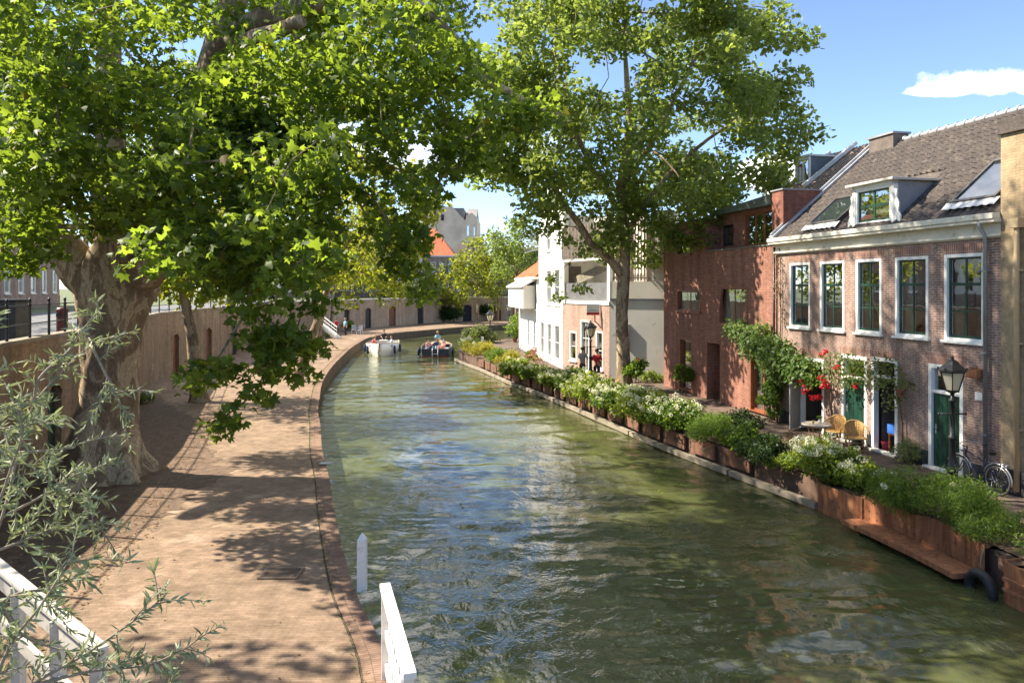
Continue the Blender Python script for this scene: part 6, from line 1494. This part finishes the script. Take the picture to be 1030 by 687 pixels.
# ================= white fences, post, grate on the left wharf =================
fw_=thing('white_fence','white painted wooden fence panel on the quay edge at the bottom, beside the water','fence',(-1.55,9.1,0)); 
def fence_panel(root,a,b,h,n,post=.10,board=False,z0=0.0,rail=(.10,.12)):
    a=Vector(a);b=Vector(b);d=(b-a).normalized()
    for p in (a,b): mb=MB(); mb.bar(p+Vector((0,0,z0)),p+Vector((0,0,h-.03)),post,post); mb.build('post',MT['white'],root,bevel=.008)
    mb=MB(); mb.bar(a+Vector((0,0,h))-d*.12,b+Vector((0,0,h))+d*.10,.13,.07); mb.build('top_rail',MT['white'],root,bevel=.008)
    mb=MB(); mb.bar(a+Vector((0,0,h*.52))+d*.06,b+Vector((0,0,h*.52))-d*.06,.04,.12); mb.bar(a+Vector((0,0,h*.15))+d*.06,b+Vector((0,0,h*.15))-d*.06,.04,.12); mb.build('lower_rails',MT['white'],root,bevel=.006)
    if n:
        nrm=Vector((-d.y,d.x,0))*.035; L_=(b-a).length
        for i in range(n):
            p=a+d*L_*(i+.5)/n+nrm
            o=MB().bar(p+Vector((0,0,.06)),p+Vector((0,0,h-.04)),.022,.11,(d.x,d.y,0)).build('slat',MT['white'],root)
fence_panel(fw_,(0,0,0),(.55,-1.95,0),1.1,9)
pp=thing('white_post','single white painted post with pyramid tip on the edge of the left quay','post',(-2.38,11.75,0)); mb=MB(); mb.box(-.07,.07,-.07,.07,0,.82); mb._add([(-.07,-.07,.82),(.07,-.07,.82),(.07,.07,.82),(-.07,.07,.82),(0,0,.93)],[(0,1,4),(1,2,4),(2,3,4),(3,0,4)]); mb.build('shaft',MT['white'],pp,bevel=.006)
sr=thing('white_handrail','white painted wooden handrail in the bottom left corner, behind the silvery shrub','handrail',(-5.08,7.34,0)); A_=Vector((-.6,.62,0)); B_=Vector((1.85,-1.52,0)); d_=(B_-A_).normalized()
mb=MB(); mb.bar(A_+Vector((0,0,1.95)),B_+Vector((0,0,1.95)),.12,.05); mb.build('top_rail',MT['shaded_white'],sr,bevel=.01)
mb=MB(); mb.bar(A_+Vector((0,0,1.80)),B_+Vector((0,0,1.80)),.04,.14); mb.bar(A_+Vector((0,0,1.38)),B_+Vector((0,0,1.38)),.05,.14); mb.build('lower_rails',MT['shaded_white'],sr,bevel=.008)
for f in (.02,.36,.70,.98):
    p=A_.lerp(B_,f); mb=MB(); mb.bar(p+Vector((0,0,0)),p+Vector((0,0,1.91)),.10,.10); mb.build('post',MT['shaded_white'],sr,bevel=.008)
MT['grate']=M('worn_cast_iron',(.15,.105,.075),.7,metal=.2,var=.3,bump=.3)
p=P(283,577); gr=thing('drain_grate','rusty rectangular drain grate set in the sunny clinker paving','drain grate',(p.x,p.y,.004)); mb=MB(); w,h=.33,.24
mb.box(-w,w,-h,-h+.04,0,.018).box(-w,w,h-.04,h,0,.018).box(-w,-w+.04,-h+.04,h-.04,0,.018).box(w-.04,w,-h+.04,h-.04,0,.018); mb.build('grate_frame',MT['grate'],gr)
MB().box(-w+.04,w-.04,-h+.04,h-.04,-.005,.003).build('pit',MT['rubber'],gr)
mb=MB()
for i in range(15): x=-w+.06+i*(2*w-.12)/14; mb.box(x-.009,x+.009,-h+.04,h-.04,.003,.016)
mb.build('bars',MT['grate'],gr)
rdp=thing('downpipe','slim dark downpipe in the joint between the red and purple brick houses','downpipe',(*loc(S0-.12,-.09),0)); MB().tube([(0,0,0),(0,0,6.3)],.045,8).build('pipe',MT['black'],rdp)
p=P(326,467); tag(MB().box(-.16,.16,-.12,.12,0,.03).build('metal_plate',MT['steel'],None,bevel=.008),'small grey metal plate on the coping of the left quay','metal plate').location=(p.x+.05,p.y,.012)
# street things on the left, seen behind the trunk
def on_wall(y,off,z=SZ): x=float(np.interp(y,[q[1] for q in WALL],[q[0] for q in WALL])); return (x-off,y,z)
lb_=thing('litter_bin','dark red street litter bin behind the black railing','litter bin',on_wall(24.5,1.0)); MB().lathe([(.15,0),(.17,.08),(.17,.72),(.19,.74),(.19,.79),(.14,.86),(.02,.88)],n=16).build('drum',M('dark_red_enamel',(.10,.012,.012),.4),lb_); MB().box(-.09,.09,-.19,-.168,.56,.66).build('slot',MT['black'],lb_)
# black street cabinet / base at the left edge
bb_=thing('street_cabinet','tall black street cabinet at the left edge behind the railing','street cabinet',on_wall(20.2,1.05)); MB().box(-.35,.35,-.3,.3,0,1.15).build('cabinet_body',MT['black'],bb_,bevel=.03); MB().box(-.38,.38,-.33,.33,1.152,1.2).build('lid',MT['black'],bb_,bevel=.01)
# a parked bicycle row is too hidden; stair rail and people on the far left wharf
sx,sy=-17.6,72.0
stp=thing('stair_rail','white stair rail sloping down to the far left wharf beside the slim tree','stair rail',(sx,sy,0)); a_=PZ(322,316,72)-Vector((sx,sy,0)); b_=PZ(339,329,70)-Vector((sx,sy,0)); 
mb=MB(); mb.bar(a_,b_,.07,.07); mb.build('rail',MT['white'],stp); mb=MB(); mb.bar(a_-Vector((0,0,.35)),b_-Vector((0,0,.35)),.05,.05); mb.bar(a_-Vector((0,0,.75)),b_-Vector((0,0,.75)),.12,.16); mb.build('lower_rail',MT['white'],stp)
for f in (0.02,.35,.68,.98): q=a_.lerp(b_,f); mb=MB(); mb.bar(Vector((q.x,q.y,0 if f>.9 else max(0,q.z-.9))),q,.05,.05); mb.build('post',MT['white'],stp)
mb=MB(); n=12
for i in range(n):
    f=i/n; q=a_.lerp(b_,f+.5/n); mb.box(q.x-.2,q.x+.2,q.y+.1,q.y+1.1,max(-.02,q.z-1.15)-.1 if q.z>1.3 else -.02,max(.05,q.z-1.0))
mb.build('steps',MT['grey_plaster'],stp)
# white plastic chairs on the far wharf
def plastic_chair(label,x,y,rz):
    r=thing('plastic_chair',label,'chair',(x,y,.0),rz,'white plastic chairs on the far wharf'); m=MT['white_clean']
    MB().box(-.23,.23,-.22,.22,.42,.45).build('seat',m,r,bevel=.01); mb=MB()
    for i in range(5): mb.box(-.2+i*.09,-.15+i*.09,.20,.22,.45,.86)
    mb.box(-.23,.23,.195,.225,.86,.93); mb.build('backrest',m,r)
    for s in (-1,1): MB().box(s*.25-.02,s*.25+.02,-.2,.2,.64,.67).build('armrest',m,r)
    for sx_ in (-1,1):
        for sy_ in (-1,1): MB().bar((sx_*.2,sy_*.19,.42),(sx_*.24,sy_*.23,0),.04,.04).build('leg',m,r)
plastic_chair('left one of the two white plastic chairs on the far left wharf',-16.6,77.6,.2); plastic_chair('right one of the two white plastic chairs on the far left wharf',-15.9,77.2,-.3)
# folding wooden chairs and pots by the white house
def deckchair(label,x,y,rz):
    r=thing('folding_chair',label,'chair',(x,y,-.02),rz,'red brown folding chairs by the white house'); m=M('red_brown_slats',(.30,.10,.05),.6)
    mb=MB()
    for i in range(6): mb.box(-.24,.24,-.24+i*.08,-.18+i*.08,.40,.42)
    mb.build('seat',m,r); mb=MB()
    for i in range(5): z=.52+i*.09; mb.box(-.24,.24,.28+i*.035,.30+i*.035,z,z+.06)
    mb.build('backrest',m,r)
    for s in (-.25,.25): MB().bar((s,.50,.98),(s,-.30,0),.03,.035).build('leg',m,r); MB().bar((s*.94,-.24,.42),(s*.94,.36,0),.03,.035).build('leg',m,r)
deckchair('front one of the two folding wooden chairs by the white house',P(541,366).x,46.8,R(40)); deckchair('rear one of the two folding wooden chairs by the white house',P(541,366).x-.5,48.6,R(-130))
for i,(px,py,l) in enumerate([(548,352,'terracotta pot plant under the white house windows, nearest'),(528,345,'terracotta pot plant by the far door of the white house'),(518,344,'small terracotta pot plant beyond the white house corner')]):
    q=P(px,py); r=thing('potted_plant',l,'potted plant',(q.x,q.y,-.02),0,'potted plants by the white house'); MB().lathe([(.14,0),(.2,.3),(.22,.31),(.22,.36),(.18,.34)],n=14).build('pot',MT['terracotta'],r); leaves('foliage',clump_points((0,0,.55),.3,160,.9),.13,LF['hydr'],r,'oval')
p_=thing('bollard','white wooden bollard on the bank tip near the pale lamp','bollard',(P(486,352).x,56,-.02)); MB().box(-.09,.09,-.09,.09,0,1.15).build('bollard_shaft',MT['white'],p_,bevel=.01)

# ================= people =================
def skin_mesh(name,J,E,mat,parent,grow=0.0,sub=1):
    used=sorted({k for e in E for k in e}); ix={k:i for i,k in enumerate(used)}
    me=bpy.data.meshes.new(name); me.from_pydata([J[k][0] for k in used],[(ix[a],ix[b]) for a,b in E],[])
    me.materials.append(mat); o=bpy.data.objects.new(name,me); COL.objects.link(o); o.parent=parent
    md=o.modifiers.new('skin','SKIN'); md.use_smooth_shade=True
    for k,i in ix.items():
        d=me.skin_vertices[0].data[i]; r=J[k][1]+grow; d.radius=(r,r) if not isinstance(r,tuple) else r; d.use_root=(i==0)
    s=o.modifiers.new('sub','SUBSURF'); s.levels=sub; s.render_levels=sub
    return o
def person(label,loc_,rz,pose='stand',shirt='red_cloth',trousers='dark_cloth',hair='hair_brown',name='person',legs=True,group=None,arm=None,lean=0):
    root=thing(name,label,'person',loc_,rz,group); J={}; H=0
    if pose=='stand': hip=.92; kn=[(.10,-.02,.50),(-.10,.05,.50)]; an=[(.11,.03,.08),(-.11,.10,.08)]
    elif pose=='sit': hip=.48; kn=[(.11,-.42,.50),(-.11,-.42,.50)]; an=[(.12,-.46,.08),(-.12,-.44,.08)]
    elif pose=='lounge': hip=.16; kn=[(.11,-.34,.42),(-.13,-.38,.36)]; an=[(.13,-.62,.06),(-.14,-.70,.06)]
    def T(x,y,z):                                                # torso coordinates above the hips, leaning
        return (x,y+lean*z,hip+z)
    J['pel']=(T(0,0,0),.125); J['bel']=(T(0,.01,.16),.125); J['che']=(T(0,.0,.36),.150); J['nkb']=(T(0,.01,.52),.075); J['nk']=(T(0,0,.58),.055)
    J['hd0']=(T(0,-.01,.65),.078); J['hd1']=(T(0,-.005,.73),.098); J['hd2']=(T(0,0,.80),.080)
    J['nose']=(T(0,-.105,.715),.016); J['earr']=(T(.092,0,.715),.018); J['earl']=(T(-.092,0,.715),.018)
    E=[('pel','bel'),('bel','che'),('che','nkb'),('nkb','nk'),('nk','hd0'),('hd0','hd1'),('hd1','hd2'),('hd1','nose'),('hd1','earr'),('hd1','earl')]
    arms={'down':[(.24,.02,.24),(.27,-.02,.0)],'fwd':[(.25,-.06,.25),(.18,-.28,.22)],'knee':[(.25,-.10,.26),(.16,-.30,.10)]}[arm or ('down' if pose=='stand' else 'knee')]
    for s,t in ((1,'r'),(-1,'l')):
        J['sh'+t]=(T(s*.17,0,.46),.062); J['el'+t]=(T(s*arms[0][0],arms[0][1],arms[0][2]),.045); J['wr'+t]=(T(s*arms[1][0],arms[1][1],arms[1][2]),.030)
        E+=[('che','sh'+t),('sh'+t,'el'+t),('el'+t,'wr'+t)]
        w=Vector(J['wr'+t][0]); e=Vector(J['el'+t][0]); d=(w-e).normalized(); pm=w+d*.07; J['pa'+t]=(tuple(pm),.032); E.append(('wr'+t,'pa'+t)); sd=d.cross(Vector((0,1,.2))).normalized()
        for f in range(4):
            q=pm+sd*(.022*(f-1.5))+d*.035; q2=q+d*(.04-.006*abs(f-1.2))+Vector((0,-.012,0)); J[f'f{f}a'+t]=(tuple(q),.0095); J[f'f{f}b'+t]=(tuple(q2),.008); E+=[('pa'+t,f'f{f}a'+t),(f'f{f}a'+t,f'f{f}b'+t)]
        q=w+d*.03+Vector((-s*.035,-.02,0)); J['tha'+t]=(tuple(q),.011); J['thb'+t]=(tuple(q+d*.03+Vector((0,-.015,0))),.009); E+=[('wr'+t,'tha'+t),('tha'+t,'thb'+t)]
        i=0 if s==1 else 1
        J['hp'+t]=((s*.09,0,hip-.05 if pose=='stand' else hip),.098); J['kn'+t]=(kn[i],.062); J['an'+t]=(an[i],.042); a3=an[i]; J['to'+t]=((a3[0],a3[1]-.16,a3[2]-.045),.036)
        E+=[('pel','hp'+t),('hp'+t,'kn'+t),('kn'+t,'an'+t),('an'+t,'to'+t)]
    J={k:v for k,v in J.items()}
    skin_mesh('body',J,E,MT['skin'],root)
    S=[('pel','bel'),('bel','che'),('che','nkb')]
    for t in 'rl': S+=[('che','sh'+t),('sh'+t,'el'+t)]
    skin_mesh('shirt',J,S,MT[shirt],root,.014)
    Tt=[]
    for t in 'rl': Tt+=[('pel','hp'+t),('hp'+t,'kn'+t),('kn'+t,'an'+t)]
    skin_mesh('trousers',J,Tt,MT[trousers],root,.012)
    for t in 'rl': skin_mesh('shoe',J,[('an'+t,'to'+t)],MT['black'],root,.012)
    c=J['hd1'][0]; mb=MB(); vs=[];fs=[];n=14;m=7
    for i in range(m+1):
        th=R(118)*i/m
        for j in range(n):
            a=2*math.pi*j/n; f=math.cos(a+math.pi/2); th2=th*(.62 if f>.35 else 1.0)
            vs.append((c[0]+.112*math.sin(th2)*math.cos(a),c[1]+.012+.118*math.sin(th2)*math.sin(a),c[2]+.03+.112*math.cos(th2)))
    for i in range(m):
        for j in range(n): fs.append((i*n+j,i*n+(j+1)%n,(i+1)*n+(j+1)%n,(i+1)*n+j))
    mb.smooth=True; mb._add(vs,fs); mb.smooth=False; mb.build('hair',MT[hair],root)
    for s in (-1,1): MB().ball(T(s*.034,-.093,.738),.011,6).build('eye',MT['black'],root)
    MB().ball(T(0,-.094,.672),.018,6,.35).build('mouth',MT['red_cloth'],root)
    return root
person('person in a mottled grey shirt and dark trousers standing left of the quay lamp',(P(588,385).x,38.6,-.02),R(150),'stand','grey_cloth','dark_cloth',arm='fwd')
person('person in a bright red shirt standing right of the quay lamp, seen from behind',(P(603,388).x,37.6,-.02),R(165),'stand','red_cloth','dark_cloth',arm='fwd')
person('person in a red top standing behind the white stair rail on the far left wharf',(-17.9,75.5,0.0),R(60),'stand','red_cloth','dark_cloth')
person('person in a light blue top by the dark cellar door on the far left wharf',(-16.9,75.0,0.0),R(-40),'stand','blue_cloth','dark_cloth','hair_blond')

# ================= boats =================
def boat(label,x,y,rz,L_,W_,Hh,hullm,name='motor_boat',trim='timber',transom=True,bow_rise=.25,dk='pale_wood',stripe=None):
    root=thing(name,label,'boat',(x,y,WZ+.0),rz,'boats on the canal'); n=22;k=9; vs=[];fs=[]
    def sec(f):                                                    # f 0 stern .. 1 bow, y runs stern(-) to bow(+)
        w=W_/2*(.86+.14*math.sin(min(1,f*2)*math.pi/2))*(1 if f<.45 else max(.02,(1-((f-.45)/.55)**2.4))); top=Hh+bow_rise*max(0,f-.3)**2*2; return w,top,L_*(f-.5)
    for i in range(n+1):
        f=i/n; w,top,yy=sec(f); rake=.35*max(0,(f-.8)/.2)
        for j in range(k):
            t=-1+2*j/(k-1); s=1 if t>0 else -1; a=abs(t); xx=s*w*(a**.42); zz=-.28+(top+.28)*(a**2.4); yo=rake*(zz+.28)/(top+.28); vs.append((xx,yy+yo,zz))
    for i in range(n):
        for j in range(k-1): fs.append((i*k+j,i*k+j+1,(i+1)*k+j+1,(i+1)*k+j))
    fs.append(tuple(range(k)))
    mb=MB(); mb.smooth=True; mb._add(vs,fs[:-1]); mb.smooth=False; mb._add(vs[:k],[tuple(range(k))]); hull=mb.build('hull',hullm,root,fixn=True)
    sd=hull.modifiers.new('solid','SOLIDIFY'); sd.thickness=.05; sd.offset=1
    for e in (0,k-1):
        mb=MB(); mb.tube([Vector(vs[i*k+e])+Vector((0,0,.01)) for i in range(n+1)],.045,8); mb.build('rub_rail',MT[trim],root)
    mb=MB(); p=[]
    for i in range(n+1):
        f=i/n; w,top,yy=sec(f); p.append((w*.86,yy))
    P2=p+[(-a,b) for a,b in p[::-1]]; mb.poly([Vector((a,b,.12)) for a,b in P2]); mb.build('floor',MT[dk],root)
    mb=MB(); q=[(w_,y_) for w_,y_ in p if y_>L_*.22]
    w0=sec(.72); P3=[(sec(f)[0]*.96,sec(f)[2],sec(f)[1]-.03) for f in np.linspace(.72,.99,8)]; mb.poly([Vector(v) for v in P3+[(-a,b,c) for a,b,c in P3[::-1]]]); mb.build('foredeck',MT[dk],root)
    return root,sec
wb_,sec=boat('white hulled open boat coming towards the camera, dark fenders on both sides',-11.0,63.0,R(180+6),7.2,2.7,.82,M('white_hull',(.74,.71,.64),.35,var=.05,bump=0))
def bench(root,x0,x1,y0,y1,z,mat='navy'):
    MB().box(x0,x1,y0,y1,.13,z-.08).build('bench',MT['pale_wood'],root); MB().box(x0+.01,x1-.01,y0+.01,y1-.01,z-.078,z+.02).build('cushion',MT[mat],root,bevel=.02)
bench(wb_,-1.05,-.6,-2.4,1.6,.55); bench(wb_,.6,1.05,-2.4,1.6,.55); bench(wb_,-.58,.58,-3.2,-2.7,.55,'blue')
mb=MB(); mb.box(-.3,.3,-.9,-.5,.13,1.0); mb.box(-.34,.34,-.95,-.45,1.0,1.05); mb.build('helm_console',MT['white_clean'],wb_,bevel=.02)
mb=MB(); mb.box(-.95,.95,1.5,2.4,.72,.86); mb.build('folded_cover',MT['dark_cloth'],wb_,bevel=.05)
for i,(s,yy) in enumerate(((-1,.4),(-1,2.0),(1,.4),(1,2.0),(1,-1.4))):
    f=(yy/7.2)+.5; w,top,_=sec(f); M_=MB(); M_.lathe([(.02,-.33),(.09,-.28),(.10,0),(.09,.28),(.02,.33)],(s*(w+.14),yy,.45),10); M_.build('fender',MT['navy'],wb_)
    MB().tube([(s*(w+.14),yy,.76),(s*w,yy,top+.03)],.01,4).build('fender_rope',MT['white'],wb_)
def in_boat(root,lx,ly,lz): return tuple(Matrix.Translation(root.location)@Matrix.Rotation(root.rotation_euler.z,4,'Z')@Vector((lx,ly,lz)))
person('person in dark clothes standing at the helm of the white boat',in_boat(wb_,0,-1.4,.13),R(6),'stand','dark_cloth','dark_cloth',arm='fwd')
person('person in a pink shirt sitting in the white boat on the left of the picture',in_boat(wb_,.72,-.4,.12),R(90),'sit','pink_cloth','navy','hair_blond')
person('person in a blue top sitting in the white boat on the right of the picture',in_boat(wb_,-.72,-.1,.12),R(-70),'sit','blue_cloth','dark_cloth')
person('person in a red top sitting near the stern of the white boat',in_boat(wb_,.72,.9,.12),R(80),'sit','red_cloth','grey_cloth')
db_,sec2=boat('dark hulled flat sloop moving away with sunbathers aboard, leaving a small wake',-6.3,62.2,R(3),6.4,2.5,.66,M('dark_navy_hull',(.03,.035,.05),.35,var=.1,bump=0),dk='pale_wood',trim='timber')
MB().box(-1.05,1.05,-3.27,-3.225,-.05,.10).build('waterline_stripe',M('red_brown_antifouling',(.28,.05,.03),.5),db_)
for s in (-.22,.22): MB().tube([(s,-3.1,.68),(s,-3.34,.62),(s,-3.36,-.1)],.03,8).build('ladder_rail',MT['white'],db_)
MB().box(-.22,.22,-3.36,-3.33,.25,.29).build('ladder_step',MT['white'],db_)
for s in (-1,1):
    for yy in (-2.6,-1.0): MB().lathe([(.02,-.28),(.08,-.24),(.09,0),(.08,.24),(.02,.28)],(s*1.38,yy,.35),10).build('fender',MT['navy'],db_)
MB().box(-1.0,1.0,-2.95,-1.75,.13,.42).build('sun_pad',MT['pale_wood'],db_,bevel=.03); MB().box(-.28,.28,.4,.8,.13,.95).build('helm_console',MT['pale_wood'],db_,bevel=.03)
bench(db_,-1.0,-.55,-1.6,.2,.5,'grey_cloth'); bench(db_,.55,1.0,-1.6,.2,.5,'grey_cloth')
person('person in a light blue top standing at the console of the dark sloop',in_boat(db_,.05,-.1,.13),R(183),'stand','blue_cloth','grey_cloth','hair_blond',arm='fwd')
person('bare armed person in pink lounging at the left of the sloop sun pad',in_boat(db_,-.55,-2.3,.42),R(20),'lounge','pink_cloth','navy',lean=.5)
person('person in dark blue lounging in the middle of the sloop sun pad',in_boat(db_,-.02,-2.2,.42),R(-8),'lounge','navy','blue_cloth','hair_blond',lean=.45)
person('person in pale pink lounging at the right of the sloop sun pad',in_boat(db_,.52,-2.3,.42),R(-25),'lounge','pink_cloth','pink_cloth',lean=.5)
